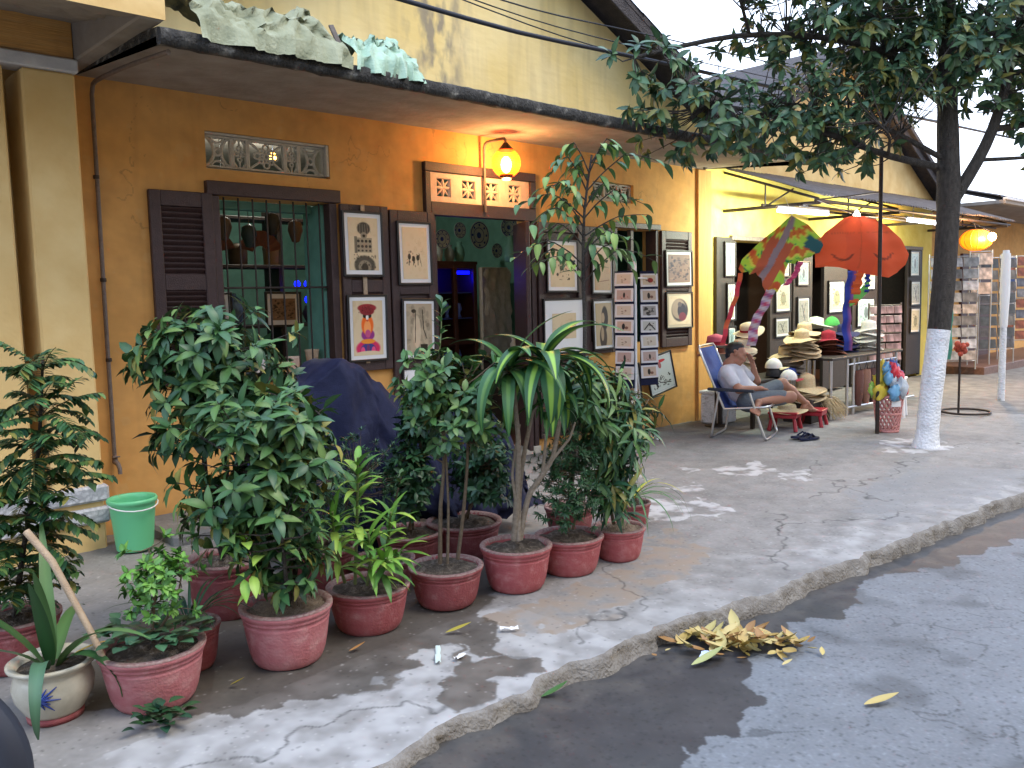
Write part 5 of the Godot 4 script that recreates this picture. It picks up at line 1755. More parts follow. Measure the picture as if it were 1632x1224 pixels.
	# ground cover and small-leaved shrub in the wide pink pot
	var g := potted("potted_small_shrub", "small yellow-green shrub over round ground-cover leaves in the wide pink pot beside the cream pot", Vector3(1.12, 0, 2.55), .37, .26, 4)
	shrub(g, [{"p": [Vector3(1.12, .24, 2.55), Vector3(1.13, .4, 2.58), Vector3(1.12, .58, 2.58)], "r": .007}, {"p": [Vector3(1.14, .24, 2.54), Vector3(1.2, .36, 2.6), Vector3(1.22, .48, 2.62)], "r": .006}], [[Vector3(1.14, .47, 2.59), Vector3(.16, .14, .14)]], 70, 9, {"L": .038, "W": .019, "cols": G_BRIGHT + [Color(.05, .13, .035)], "mat": M.leafv, "droop": .4, "segs": 3}, 60, M.twig, .5, .0025)
	var cover := []
	for k in 90:
		var an := rf(0, TAU)
		var r := sqrt(rng.randf()) * .17
		cover.append(Transform3D(facing(Vector3(cos(an), rf(.1, .9), sin(an)), Vector3.UP).scaled(Vector3.ONE * rf(.04, .065)), Vector3(1.12 + cos(an) * r, .245 + rf(0, .05), 2.55 + sin(an) * r)))
	put_leaves(g, cover, {"L": .055, "W": .05, "cols": [Color(.03, .085, .045), Color(.05, .12, .06), Color(.04, .10, .06)], "mat": M.leafv, "droop": .5, "segs": 4, "p": .7, "fold": .12}, 70, "round_leaf", "ground_cover")
	var tr := thing("ground_weed", "small dark trailing weed on the pavement in front of the wide pink pot", "weed", Vector3(1.05, 0, 2.80))
	var wx := []
	for k in 40:
		var an := rf(0, TAU)
		wx.append(Transform3D(facing(Vector3(cos(an), rf(.2, 1.2), sin(an))).scaled(Vector3.ONE * rf(.04, .06)), Vector3(1.05 + cos(an) * rf(0, .09), rf(.01, .08), 2.78 + sin(an) * rf(0, .06))))
	put_leaves(tr, wx, {"L": .05, "W": .032, "cols": G_DARK, "mat": M.leafv, "droop": .6, "segs": 4}, 40)
	var st := thing("wooden_stick", "pale bent wooden stick leaning between the strap-leaved plant and the wide pink pot", "stick", Vector3(.98, .24, 2.57))
	var kb := MB.new()
	kb.tube(curve_pts([Vector3(.79, .665, 2.33), Vector3(.845, .56, 2.41), Vector3(.885, .43, 2.47), Vector3(.925, .30, 2.53), Vector3(.95, .20, 2.56)], 20), taper(.013, .011, 20), 8)
	part("stick", kb, M.tan_stick, st)
	var h := potted("potted_grass", "dark grassy plant in the small red pot squeezed behind the wide pink pot", Vector3(1.34, 0, 2.36), .23, .22, 1)
	for k in 26:
		var az := 2.4 * k
		blade(h, Vector3(1.34, .2, 2.36) + Vector3(cos(az), 0, sin(az)) * .04, Vector3(cos(az) * .5, 1, sin(az) * .5), rf(.18, .32), .012, {"cols": G_DARK, "mat": M.leafv, "segs": 6, "droop": rf(.8, 1.9), "fold": .3, "p": .6})
	# lime rosettes
	var d := potted("potted_dracaena", "lime green lance-leaved plant with several rosettes in the pot right of the pale-soil pot", Vector3(2.08, 0, 2.53), .37, .24, 1)
	var lance := {"L": .155, "W": .034, "cols": G_BRIGHT + G_LIME, "mat": M.leafv, "droop": 1.0, "segs": 6, "p": .75, "fold": .3}
	for q in [[Vector3(2.0, .22, 2.55), Vector3(1.98, .55, 2.62), Vector3(1.97, .80, 2.66), 34], [Vector3(2.12, .22, 2.55), Vector3(2.15, .4, 2.60), Vector3(2.14, .53, 2.64), 20], [Vector3(1.98, .22, 2.5), Vector3(1.90, .42, 2.56), Vector3(1.86, .58, 2.62), 24], [Vector3(2.03, .22, 2.6), Vector3(2.0, .36, 2.68), Vector3(1.98, .48, 2.70), 18], [Vector3(2.08, .22, 2.6), Vector3(2.07, .30, 2.68), Vector3(2.05, .36, 2.72), 14], [Vector3(2.15, .22, 2.5), Vector3(2.2, .28, 2.55), Vector3(2.22, .33, 2.6), 12]]:
		cane(d, [q[0], q[1], q[2]], .008, q[3], lance, M.stem_green, .25)
	# round-leaved bush on slim trunks
	var e := potted("potted_bush", "round-leaved green bush with a tall spire on slim bare trunks in a dark red pot", Vector3(2.51, 0, 2.55), .36, .23, 2)
	var obo := {"L": .070, "W": .033, "cols": G_MID + [Color(.075, .19, .04)], "mat": M.leafv, "droop": .55, "segs": 4, "p": 1.15, "sag": .1}
	shrub(e, [{"p": [Vector3(2.46, .21, 2.57), Vector3(2.45, .5, 2.60), Vector3(2.46, .76, 2.63), Vector3(2.42, 1.12, 2.63)], "r": .011}, {"p": [Vector3(2.48, .21, 2.60), Vector3(2.48, .5, 2.62), Vector3(2.44, .85, 2.66)], "r": .008}, {"p": [Vector3(2.56, .21, 2.58), Vector3(2.58, .5, 2.62), Vector3(2.56, .8, 2.68), Vector3(2.50, 1.05, 2.72)], "r": .010}],
		[[Vector3(2.40, 1.10, 2.63), Vector3(.19, .15, .18)], [Vector3(2.52, .90, 2.70), Vector3(.20, .13, .17)], [Vector3(2.56, 1.12, 2.74), Vector3(.12, .10, .12)], [Vector3(2.34, .78, 2.60), Vector3(.08, .06, .07)], [Vector3(2.46, .98, 2.62), Vector3(.2, .12, .18)]], 150, 6, obo, 240, M.twig)
	cane(e, [Vector3(2.42, 1.05, 2.63), Vector3(2.46, 1.3, 2.63), Vector3(2.47, 1.46, 2.63)], .004, 22, obo, M.stem_green, .2)
	# striped dracaena
	var s := potted("potted_striped_dracaena", "large dracaena with yellow striped arching leaves and pale forked trunks", Vector3(2.90, 0, 2.63), .36, .27, 0)
	for q in [[[Vector3(2.87, .25, 2.65), Vector3(2.85, .5, 2.70), Vector3(2.77, .78, 2.80), Vector3(2.72, 1.10, 2.82)], .017], [[Vector3(2.90, .25, 2.66), Vector3(2.93, .48, 2.70), Vector3(3.00, .66, 2.80), Vector3(3.0, .92, 2.86)], .016], [[Vector3(2.88, .25, 2.67), Vector3(2.88, .6, 2.70), Vector3(2.86, 1.14, 2.88)], .014], [[Vector3(2.97, .60, 2.76), Vector3(2.93, .74, 2.82), Vector3(2.93, .90, 2.84)], .009], [[Vector3(2.85, .45, 2.69), Vector3(2.80, .6, 2.72), Vector3(2.82, .85, 2.76)], .009], [[Vector3(2.99, .65, 2.80), Vector3(3.06, .76, 2.86), Vector3(3.08, .84, 2.88)], .008]]:
		var tb := MB.new()
		var cv := curve_pts(q[0], 18)
		tb.tube(cv, taper(q[1], q[1] * .6, 18), 10)
		part("trunk", tb, M.bark_pale, s)
	var striped := {"cols": [Color(.024, .085, .026), Color(.032, .105, .03), Color(.028, .095, .034)], "mid": Color(.22, .38, .06), "mat": M.leafv, "segs": 14, "fold": .22, "p": .62, "droop": 1.8, "sharp": .75, "stripe": 1}
	rosette(s, Vector3(2.86, 1.13, 2.89), 22, .46, .088, striped, -.15, 1.2)
	striped.droop = 2.6
	blade(s, Vector3(2.85, 1.15, 2.91), Vector3(-.45, .25, .55), .42, .096, striped)
	striped.droop = 2.1
	blade(s, Vector3(2.87, 1.15, 2.89), Vector3(.75, .38, .5), .48, .09, striped)
	var darker := striped.duplicate()
	darker.mid = Color(.09, .20, .05)
	rosette(s, Vector3(2.71, 1.10, 2.81), 17, .42, .07, darker, -.1, 1.2)
	rosette(s, Vector3(3.0, .93, 2.86), 9, .26, .045, darker, .2, 1.2)
	rosette(s, Vector3(2.92, .90, 2.84), 8, .22, .035, darker, .2, 1.2)
	# fine-leaved dark shrub, narrow-leaved shrub
	var fern := {"L": .034, "W": .0085, "cols": G_DARK + [Color(.03, .08, .03)], "mat": M.leafv, "droop": .3, "segs": 2, "p": .8, "sag": .1, "far_segs": 2}
	var t := potted("potted_fine_shrub", "dense fine-needled dark green shrub in the pot right of the striped dracaena", Vector3(3.27, 0, 2.65), .36, .24, 0)
	shrub(t, [{"p": [Vector3(3.25, .22, 2.66), Vector3(3.2, .45, 2.72), Vector3(3.18, .72, 2.76)], "r": .009}, {"p": [Vector3(3.29, .22, 2.66), Vector3(3.3, .45, 2.72), Vector3(3.3, .66, 2.76)], "r": .008}], [[Vector3(3.19, .50, 2.72), Vector3(.19, .25, .18)], [Vector3(3.28, .68, 2.74), Vector3(.15, .14, .15)]], 330, 16, fern, 60, M.twig, .4, .002)
	var narrow := {"L": .135, "W": .024, "cols": G_MID + G_DARK, "mat": M.leafv, "droop": .9, "segs": 4, "p": .75, "sag": .55}
	var u := potted("potted_narrow_shrub", "narrow-leaved drooping shrub in the rightmost front-row pot with dry soil", Vector3(3.62, 0, 2.70), .30, .22, 0, M.soil_pale)
	shrub(u, [{"p": [Vector3(3.58, .2, 2.70), Vector3(3.45, .55, 2.74), Vector3(3.38, 1.0, 2.74)], "r": .010}, {"p": [Vector3(3.63, .2, 2.70), Vector3(3.58, .5, 2.76), Vector3(3.56, .85, 2.86)], "r": .009}, {"p": [Vector3(3.6, .2, 2.72), Vector3(3.5, .4, 2.78), Vector3(3.46, .6, 2.8)], "r": .008}],
		[[Vector3(3.38, .98, 2.72), Vector3(.24, .17, .20)], [Vector3(3.46, .72, 2.78), Vector3(.20, .20, .18)], [Vector3(3.64, .84, 2.86), Vector3(.12, .09, .10)], [Vector3(3.48, .45, 2.78), Vector3(.15, .18, .14)]], 190, 7, narrow, 220, M.twig)
	var v := potted("potted_spider_plant", "spider plant with long thin arching leaves in a small red pot", Vector3(4.22, 0, 2.31), .25, .18, 1)
	for k in 20:
		var az := 2.4 * k
		var col := [Color(.06, .15, .05)] if k % 6 else [Color(.34, .33, .05)]
		blade(v, Vector3(4.22, .165, 2.31) + Vector3(cos(az), 0, sin(az)) * .02, Vector3(cos(az), rf(.6, 1.6), sin(az)), rf(.34, .56), .018, {"cols": col, "mat": M.leafv, "segs": 9, "droop": rf(1.2, 2.4), "fold": .35, "p": .5})
	# dark plants in the back row
	for q in [["fine dark ferny plant in the back row behind the lime rosettes", Vector3(2.24, 0, 1.88), .36, .26, [[Vector3(2.38, .56, 2.02), Vector3(.24, .24, .2)], [Vector3(2.22, .45, 1.95), Vector3(.18, .2, .16)]], 0],
			["dark leafy shrub in the back row in front of the covered motorbike's tail", Vector3(2.74, 0, 1.95), .36, .24, [[Vector3(2.78, .78, 2.04), Vector3(.14, .14, .13)], [Vector3(2.72, .50, 2.0), Vector3(.13, .20, .13)]], 1],
			["black-green small-leaved shrub in the back row left of the pale forked trunks", Vector3(3.09, 0, 2.0), .42, .24, [[Vector3(3.05, .56, 2.28), Vector3(.17, .24, .16)], [Vector3(3.12, .5, 2.1), Vector3(.18, .2, .16)]], 1]]:
		var o := potted("potted_dark_shrub", q[0], q[1], q[2], q[3], 3)
		var p0: Vector3 = q[1] + Vector3(0, .2, 0)
		var bl: Array = q[4]
		var sp := fern if q[5] == 0 else {"L": .060, "W": .026, "cols": G_DARK, "mat": M.leafv, "droop": .5, "segs": 3, "p": .9}
		shrub(o, [{"p": [p0, p0.lerp(bl[0][0], .5) + Vector3(.02, 0, 0), bl[0][0]], "r": .009}, {"p": [p0 + Vector3(.03, 0, 0), p0.lerp(bl[1][0], .6), bl[1][0] + Vector3(0, .1, 0)], "r": .008}], bl, 200 if q[5] == 0 else 170, 14 if q[5] == 0 else 8, sp, 40, M.twig, .45, .002)
	var em := potted("potted_stump", "low dark pot with sparse shoots between the lime rosettes and the slim trunks", Vector3(2.42, 0, 2.16), .32, .2, 2)
	cane(em, [Vector3(2.42, .18, 2.16), Vector3(2.46, .4, 2.2), Vector3(2.5, .6, 2.24)], .006, 18, obo, M.twig, .3)
	# tall sapling with drooping leaves
	var w := potted("potted_sapling", "tall slender sapling with drooping leaves reaching up in front of the right door leaf", Vector3(3.74, 0, 2.22), .30, .24, 3)
	var tk := curve_pts([Vector3(3.74, .2, 2.22), Vector3(3.73, .7, 2.30), Vector3(3.74, 1.15, 2.36), Vector3(3.77, 1.6, 2.33), Vector3(3.80, 1.95, 2.32), Vector3(3.87, 2.27, 2.32)], 40)
	var kb2 := MB.new()
	kb2.tube(tk, taper(.017, .006, 40), 8)
	part("trunk", kb2, M.bark, w)
	var drop := {"L": .125, "W": .046, "cols": [Color(.06, .13, .045), Color(.085, .17, .05), Color(.05, .11, .05), Color(.16, .24, .05), Color(.11, .18, .05)], "mat": M.leafv, "droop": .8, "segs": 5, "p": .72, "fold": .3}
	var xs := []
	for k in 22:
		var q: Vector3 = tk[25 + int(14.0 * k / 22)]
		var az := 2.4 * k + rf(-.3, .3)
		var side := Vector3(cos(az), 0, sin(az))
		var R := Vector3(.72, 0, .69)
		side = (side + R * signf(side.dot(R)) * .5).normalized()
		var L := rf(.26, .52) * (1.0 if k < 17 else .6)
		var pts := curve_pts([q, q + side * L * .5 + Vector3(0, rf(.10, .2), 0), q + side * L + Vector3(0, rf(.02, .14), 0)], 10)
		var bb := MB.new()
		bb.tube(pts, taper(.005, .002, 10), 6, false)
		part("branch", bb, M.bark, w)
		for i in 11:
			var pp: Vector3 = pts[2 + int(7.0 * i / 10)]
			var sd := side.cross(Vector3.UP) * (1 if i % 2 else -1)
			var dd := (side * .55 + sd * rf(.5, .9) + Vector3(0, rf(-.65, .22), 0)).normalized()
			xs.append(Transform3D(facing(dd, Vector3.UP).scaled(Vector3.ONE * rf(.075, .125)), pp))
	put_leaves(w, xs, drop, 290)

func street_tree() -> void:
	var o := thing("street_tree", "street tree with whitewashed trunk foot and spreading dark crown on the pavement", "tree", Vector3(8.15, 0, 2.62))
	var tr := curve_pts([Vector3(8.15, -.03, 2.62), Vector3(8.19, .5, 2.64), Vector3(8.235, 1.0, 2.67), Vector3(8.31, 1.5, 2.68), Vector3(8.42, 2.1, 2.66), Vector3(8.47, 2.45, 2.64), Vector3(8.55, 3.2, 2.58), Vector3(8.6, 4.2, 2.54), Vector3(8.6, 5.6, 2.5)], 57)
	var nz := fnl(3.0, 601, 3)
	var rad := []
	for i in 57:
		var y: float = tr[i].y
		rad.append((.097 + .025 * maxf(0, .10 - y) / .10 if y < 2.2 else lerpf(.105, .042, clampf((y - 2.2) / 3.2, 0, 1))) * (1.0 + .05 * nz.get_noise_1d(i * .6)))
	var lim := 0
	while tr[lim].y < 1.03:
		lim += 1
	var b := MB.new()
	b.tube(tr.slice(0, lim + 1), rad.slice(0, lim + 1), 22)
	part("whitewashed_trunk", b, M.whitewash, o)
	var b2 := MB.new()
	var r2 := rad.slice(lim)
	r2[0] -= .003
	b2.tube(tr.slice(lim), r2, 22)
	part("trunk", b2, M.bark, o)
	var limbs := [
		{"p": [Vector3(8.44, 2.2, 2.66), Vector3(8.72, 2.7, 2.84), Vector3(8.87, 3.2, 2.95), Vector3(8.95, 4.2, 3.1)], "r": .062},
		{"p": [Vector3(8.48, 2.55, 2.62), Vector3(7.95, 2.66, 2.3), Vector3(7.4, 2.82, 2.04), Vector3(6.8, 2.95, 1.8), Vector3(6.2, 3.0, 1.6)], "r": .036},
		{"p": [Vector3(8.47, 2.62, 2.62), Vector3(7.9, 2.95, 2.2), Vector3(7.3, 3.1, 1.8), Vector3(6.7, 3.15, 1.35)], "r": .028},
		{"p": [Vector3(8.57, 3.3, 2.56), Vector3(7.7, 3.6, 2.2), Vector3(6.6, 3.6, 1.7), Vector3(5.5, 3.3, 1.35)], "r": .036},
		{"p": [Vector3(8.80, 2.9, 2.9), Vector3(9.3, 3.0, 3.2), Vector3(9.9, 3.3, 3.5)], "r": .032},
		{"p": [Vector3(8.66, 2.62, 2.8), Vector3(9.2, 2.66, 3.2), Vector3(9.7, 2.8, 3.5)], "r": .02},
		{"p": [Vector3(8.57, 3.2, 2.6), Vector3(8.45, 3.7, 3.2), Vector3(8.1, 4.0, 3.8)], "r": .03},
		{"p": [Vector3(8.57, 3.1, 2.58), Vector3(8.8, 3.6, 2.0), Vector3(8.9, 3.9, 1.4)], "r": .03},
		{"p": [Vector3(8.6, 3.9, 2.55), Vector3(7.8, 4.4, 2.3), Vector3(6.9, 4.5, 2.0), Vector3(6.1, 4.4, 1.8)], "r": .03},
		{"p": [Vector3(8.6, 4.3, 2.55), Vector3(9.2, 4.8, 2.8), Vector3(9.8, 5.0, 3.0)], "r": .03},
		{"p": [Vector3(8.6, 4.5, 2.55), Vector3(8.1, 4.9, 3.0), Vector3(7.5, 5.1, 3.4)], "r": .028},
		{"p": [Vector3(8.6, 4.6, 2.55), Vector3(8.2, 5.0, 2.0), Vector3(7.5, 5.1, 1.6)], "r": .026},
		{"p": [Vector3(7.7, 3.6, 2.2), Vector3(7.4, 3.95, 2.5), Vector3(6.9, 4.1, 2.7)], "r": .018},
		{"p": [Vector3(7.95, 2.66, 2.3), Vector3(7.5, 2.75, 2.5), Vector3(7.0, 2.8, 2.6)], "r": .015},
		{"p": [Vector3(6.6, 3.6, 1.7), Vector3(6.0, 3.9, 1.9), Vector3(5.5, 3.9, 2.0)], "r": .016}]
	shrub(o, limbs, [[Vector3(7.3, 2.95, 1.95), Vector3(1.1, .50, .7)], [Vector3(7.9, 3.35, 2.3), Vector3(.8, .5, .7)], [Vector3(6.25, 2.85, 1.6), Vector3(.75, .42, .55)], [Vector3(5.65, 3.15, 1.4), Vector3(.55, .35, .4)], [Vector3(7.5, 3.8, 2.1), Vector3(1.3, .5, .9)], [Vector3(8.5, 3.9, 2.6), Vector3(1.0, .8, 1.1)], [Vector3(9.3, 3.5, 3.1), Vector3(.7, .45, .7)], [Vector3(9.4, 2.8, 3.25), Vector3(.5, .22, .35)], [Vector3(9.1, 3.1, 3.1), Vector3(.45, .3, .4)], [Vector3(6.6, 4.4, 1.9), Vector3(1.0, .5, .7)], [Vector3(8.4, 4.9, 2.5), Vector3(1.6, .6, 1.3)]],
		1400, 9, {"L": .125, "W": .052, "cols": [Color(.038, .080, .046), Color(.050, .105, .052), Color(.062, .125, .056), Color(.042, .090, .058), Color(.080, .140, .058), Color(.14, .14, .036)], "mat": M.leafv, "droop": .6, "segs": 4, "p": .85, "sag": .35, "far_segs": 3}, 300, M.bark, .6, .007, .2, "branch")

func litter() -> void:
	var dry := [Color(.46, .36, .12), Color(.52, .42, .18), Color(.34, .24, .06), Color(.42, .30, .10), Color(.28, .15, .05), Color(.45, .38, .15), Color(.20, .20, .05), Color(.24, .12, .045), Color(.38, .34, .08), Color(.16, .19, .045), Color(.14, .075, .03), Color(.20, .12, .05)]
	var o := thing("leaf_pile", "heap of dry yellow and brown fallen leaves in the gutter", "leaves", Vector3(3.18, -.08, 3.74))
	var xs := []
	for k in 120:
		var a := rf(0, TAU)
		var r := sqrt(rng.randf()) * (1.0 if k < 100 else rf(1.1, 2.2))
		var p := Vector3(3.19, -.072, 3.735) + (Vector3(.72, 0, .69) * cos(a) * .27 + Vector3(-.69, 0, .72) * sin(a) * .13) * r
		p.y += maxf(0.0, 1.0 - r) * .045 * rng.randf() + .004
		var d := Vector3(rf(-1, 1), rf(-.12, .10), rf(-1, 1))
		var sz := rf(.06, .12) if k < 100 else rf(.025, .06)
		xs.append(Transform3D(facing(d, (Vector3.UP + Vector3(rf(-.3, .3), 0, rf(-.3, .3))).normalized()).scaled(Vector3.ONE * sz), p))
	put_leaves(o, xs, {"L": .1, "W": .042, "cols": dry, "mat": M.leafd, "droop": -.6, "segs": 5, "fold": .4, "p": .85, "rib": 1.15}, 120)
	var one := func(label: String, p: Vector3, d: Vector3, L: float, col: Color, curl: float) -> void:
		var t := thing("fallen_leaf", label, "leaf", p, "single fallen leaves")
		var b := MB.new()
		b.leaf(Transform3D(facing(d), p), L, L * .30, {"segs": 8, "droop": curl, "rise": curl * .5 * -.3, "fold": .35, "p": .85}, col * 1.15, col)
		part("blade", b, M.leafd, t)
	one.call("pale curled fallen leaf on the wet road just in front of the leaf heap", Vector3(2.86, -.07, 3.71), Vector3(.85, .05, .45), .16, Color(.38, .40, .17), -.5)
	one.call("single yellow fallen leaf alone on the dry asphalt", Vector3(3.02, -.075, 4.36), Vector3(.78, .02, .60), .14, Color(.46, .36, .13), -.35)
	one.call("green fallen leaf in the gutter near the bottom of the picture", Vector3(2.22, -.065, 3.47), Vector3(.8, .1, .5), .12, Color(.06, .14, .04), -.5)
	one.call("yellow fallen leaf on the wet pavement in front of the slim-trunked bush", Vector3(2.25, .012, 2.86), Vector3(.75, .05, .55), .12, Color(.40, .34, .06), -.4)
	one.call("orange brown fallen leaf on the pavement right of the pale-soil pot", Vector3(1.85, .012, 2.72), Vector3(.6, .05, .3), .075, Color(.42, .22, .08), -.5)
	one.call("yellow fallen leaf beside the large pink pot with pale soil", Vector3(1.36, .012, 2.66), Vector3(.5, .2, .7), .07, Color(.38, .32, .05), -.4)
	var scrap := func(label: String, p: Vector3, sz: Vector2, turn: float, col: Color) -> void:
		var t := thing("paper_scrap", label, "paper", p, "paper scraps on the ground")
		var b := MB.new()
		var rows := []
		for j in 4:
			var row := PackedVector3Array()
			for i in 6:
				row.append(p + Basis(Vector3.UP, turn) * Vector3((i / 5.0 - .5) * sz.x, .003 + absf(rng.randfn()) * .006, (j / 3.0 - .5) * sz.y * (1.0 - .3 * rng.randf())))
			rows.append(row)
		b.surf(rows)
		part("sheet", b, mat(col, .8), t)
	scrap.call("small bluish white scrap of paper beside the leaf heap", Vector3(2.98, -.07, 3.70), Vector2(.075, .05), .4, lin(.50, .60, .80))
	scrap.call("thin mint coloured strip of paper on the wet pavement", Vector3(2.08, .008, 3.02), Vector2(.16, .025), .9, lin(.55, .66, .62))
	scrap.call("white scrap on the wet pavement beside the mint strip", Vector3(2.13, .008, 3.10), Vector2(.06, .025), .2, lin(.66, .66, .66))
	scrap.call("bright white scrap on the dry pavement near the kerb", Vector3(2.47, .008, 3.03), Vector2(.08, .03), -.6, lin(.78, .78, .78))

# ---------------------------------------------------------------- covered motorbike
func motorbike() -> void:
	var o := thing("covered_motorbike", "motorbike under a dark navy cover parked before the window and door", "motorbike", Vector3(3.0, 0, 1.45))
	var ridge := [[2.10, .62, .10, .22], [2.22, .84, .12, .26], [2.42, 1.00, .20, .30], [2.60, 1.13, .34, .36], [2.72, 1.09, .28, .34], [2.84, .99, .20, .33], [3.0, .88, .17, .33], [3.2, .78, .17, .34], [3.42, .79, .16, .34], [3.60, .74, .14, .32], [3.74, .60, .11, .27], [3.82, .42, .07, .2]]
	var nz := fnl(1.6, 701, 4)
	nz.fractal_type = FastNoiseLite.FRACTAL_RIDGED
	var b := MB.new()
	var rows := []
	for i in 91:
		var x := 2.10 + 1.72 * i / 90.0
		var k := 0
		while k < ridge.size() - 2 and x > ridge[k + 1][0]:
			k += 1
		var f := smoothstep(0.0, 1.0, (x - ridge[k][0]) / (ridge[k + 1][0] - ridge[k][0]))
		var hh: float = lerpf(ridge[k][1], ridge[k + 1][1], f)
		var wt: float = lerpf(ridge[k][2], ridge[k + 1][2], f) * .5
		var wb: float = lerpf(ridge[k][3], ridge[k + 1][3], f)
		var zc := 1.28 + (x - 2.1) * .20
		var row := PackedVector3Array()
		for j in 49:
			var s := -1.0 + 2.0 * j / 48.0
			var e := absf(s)
			var top := clampf(e / .28, 0, 1)
			var down := clampf((e - .28) / .72, 0, 1)
			var half := wt * sin(top * PI / 2) + (wb - wt) * pow(down, .7)
			var hem := .10 + .05 * sin(x * 9.0) + .03 * nz.get_noise_1d(x * 7)
			var y := lerpf(hh - .03 * (1 - cos(top * PI / 2)), hem, down)
			var fold := (sin(x * 24.0 + s * 3.0 + 2.0 * nz.get_noise_1d(x * 2.5)) * .030 + sin(x * 11.0 - s * 2) * .026) * down + .075 * nz.get_noise_2d(x * 2.0, s * 1.4 + 4.0) * (.4 + down)
			row.append(Vector3(x + .03 * nz.get_noise_2d(s * 2, x), y + .022 * nz.get_noise_2d(x * 2.4, s * 2.2), zc + signf(s) * (half + fold)))
		rows.append(row)
	rows.reverse()
	b.surf(rows)
	part("cover", b, M.navy, o)
	for x in [2.36, 3.50]:
		var w := MB.new()
		var z: float = 1.28 + (x - 2.1) * .20
		var pr := []
		for k in 13:
			var a := TAU * k / 12.0
			pr.append(Vector2(.225 + .045 * cos(a), .045 * sin(a)))
		w.lathe(pr, Vector3(x, .275, z), 30, Vector3.ONE, Basis(Vector3.UP, -.2) * Basis(Vector3.RIGHT, PI / 2))
		part("tyre", w, M.rubber, o)
		var rm := MB.new()
		rm.lathe([Vector2(.03, -.03), Vector2(.19, -.015), Vector2(.19, .015), Vector2(.03, .03)], Vector3(x, .275, z), 24, Vector3.ONE, Basis(Vector3.UP, -.2) * Basis(Vector3.RIGHT, PI / 2))
		part("rim", rm, M.steel, o)
	var rl := MB.new()
	rl.box(Vector3(2.30, .42, 1.60), Vector3(.09, .06, .02), Basis(Vector3.UP, -.2), .01)
	part("red_reflector", rl, M.red_plastic, o)
	# tyre of another bike that juts into the corner of the view
	var t := thing("bike_tyre", "dark rubber tyre of a parked bike at the bottom left corner", "tyre", Vector3(.46, 0, 2.84))
	var tb := MB.new()
	var pr := []
	for k in 17:
		var a := TAU * k / 16.0
		pr.append(Vector2(.20 + .05 * cos(a), .05 * sin(a)))
	tb.lathe(pr, Vector3(.44, .15, 2.86), 40, Vector3.ONE, Basis(Vector3.UP, -1.0) * Basis(Vector3.RIGHT, PI / 2))
	part("tyre", tb, M.rubber, t)
	var hb := MB.new()
	hb.lathe([Vector2(0, -.02), Vector2(.15, -.012), Vector2(.15, .012), Vector2(0, .02)], Vector3(.44, .15, 2.86), 28, Vector3.ONE, Basis(Vector3.UP, -1.0) * Basis(Vector3.RIGHT, PI / 2))
	part("rim", hb, M.iron, t)

# ---------------------------------------------------------------- souvenir stall
func hat(label: String, at: Vector3, brim: float, cr: float, ch: float, m: Material, group := "", tilt := Basis.IDENTITY, band: Material = null, flop := .02) -> Node3D:
	var o := thing("hat", label, "hat", at, group)
	o.basis = tilt
	var b := MB.new()
	var rows := []
	for i in 9:
		var row := PackedVector3Array()
		for j in 28:
			var a := TAU * j / 28
			var r: float
			var y: float
			if i < 4:
				r = lerpf(brim, cr * 1.02, i / 3.0)
				y = (1.0 - i / 3.0) * (-flop + flop * .8 * sin(a * 2.0 + at.x * 9.0)) + .012
			else:
				var f := (i - 4) / 4.0
				r = cr * (1.0 - .10 * f - .32 * pow(f, 6.0)) if i < 8 else 0.0
				y = .014 + ch * pow(f, .85)
			row.append(Vector3(cos(a) * r, y, sin(a) * r * 1.1))
		rows.append(row)
	b.surf(rows, true)
	part("straw" if m == M.straw else "felt", b, m, o, true)
	if band:
		var bb := MB.new()
		bb.lathe([Vector2(cr * 1.03, .016), Vector2(cr * 1.01, .016 + ch * .28)], Vector3.ZERO, 28, Vector3(1, 1, 1.1))
		part("band", bb, band, o, true)
	return o

func cap(label: String, at: Vector3, m: Material, vm: Material, turn: float, group := "") -> Node3D:
	var o := thing("cap", label, "cap", at, group, turn)
	var b := MB.new()
	var pr := []
	for k in 8:
		var a := PI / 2 * k / 7.0
		pr.append(Vector2(.095 * cos(a), .11 * sin(a)))
	b.lathe(pr, Vector3.ZERO, 20)
	b.ball(Vector3(0, .112, 0), Vector3(.008, .006, .008), 4)
	part("crown", b, m, o, true)
	var v := MB.new()
	var rows := []
	for i in 5:
		var row := PackedVector3Array()
		for j in 13:
			var a := -1.1 + 2.2 * j / 12.0
			var r := .094 + .075 * i / 4.0 * cos(a * 1.2)
			row.append(Vector3(sin(a) * minf(r, .10 + .01 * i), .006 - .02 * pow(a, 2) * i / 4.0, cos(a) * r))
		rows.append(row)
	v.surf(rows)
	part("visor", v, vm, o, true)
	return o

func stool(label: String, at: Vector3, h: float, w: float, m: Material, group := "") -> Node3D:
	var o := thing("stool", label, "stool", at, group)
	var b := MB.new()
	b.box(Vector3(0, h - .012, 0), Vector3(w, .024, w), Basis.IDENTITY, .010)
	b.box(Vector3(0, h - .045, 0), Vector3(w * .94, .04, w * .94), Basis.IDENTITY, .006)
	part("seat", b, m, o, true)
	for sx in [-1, 1]:
		for sz in [-1, 1]:
			var l := MB.new()
			l.tube([Vector3(sx * w * .38, h - .06, sz * w * .38), Vector3(sx * w * .46, 0, sz * w * .46)], [.018, .022], 6)
			part("leg", l, m, o, true)
	return o

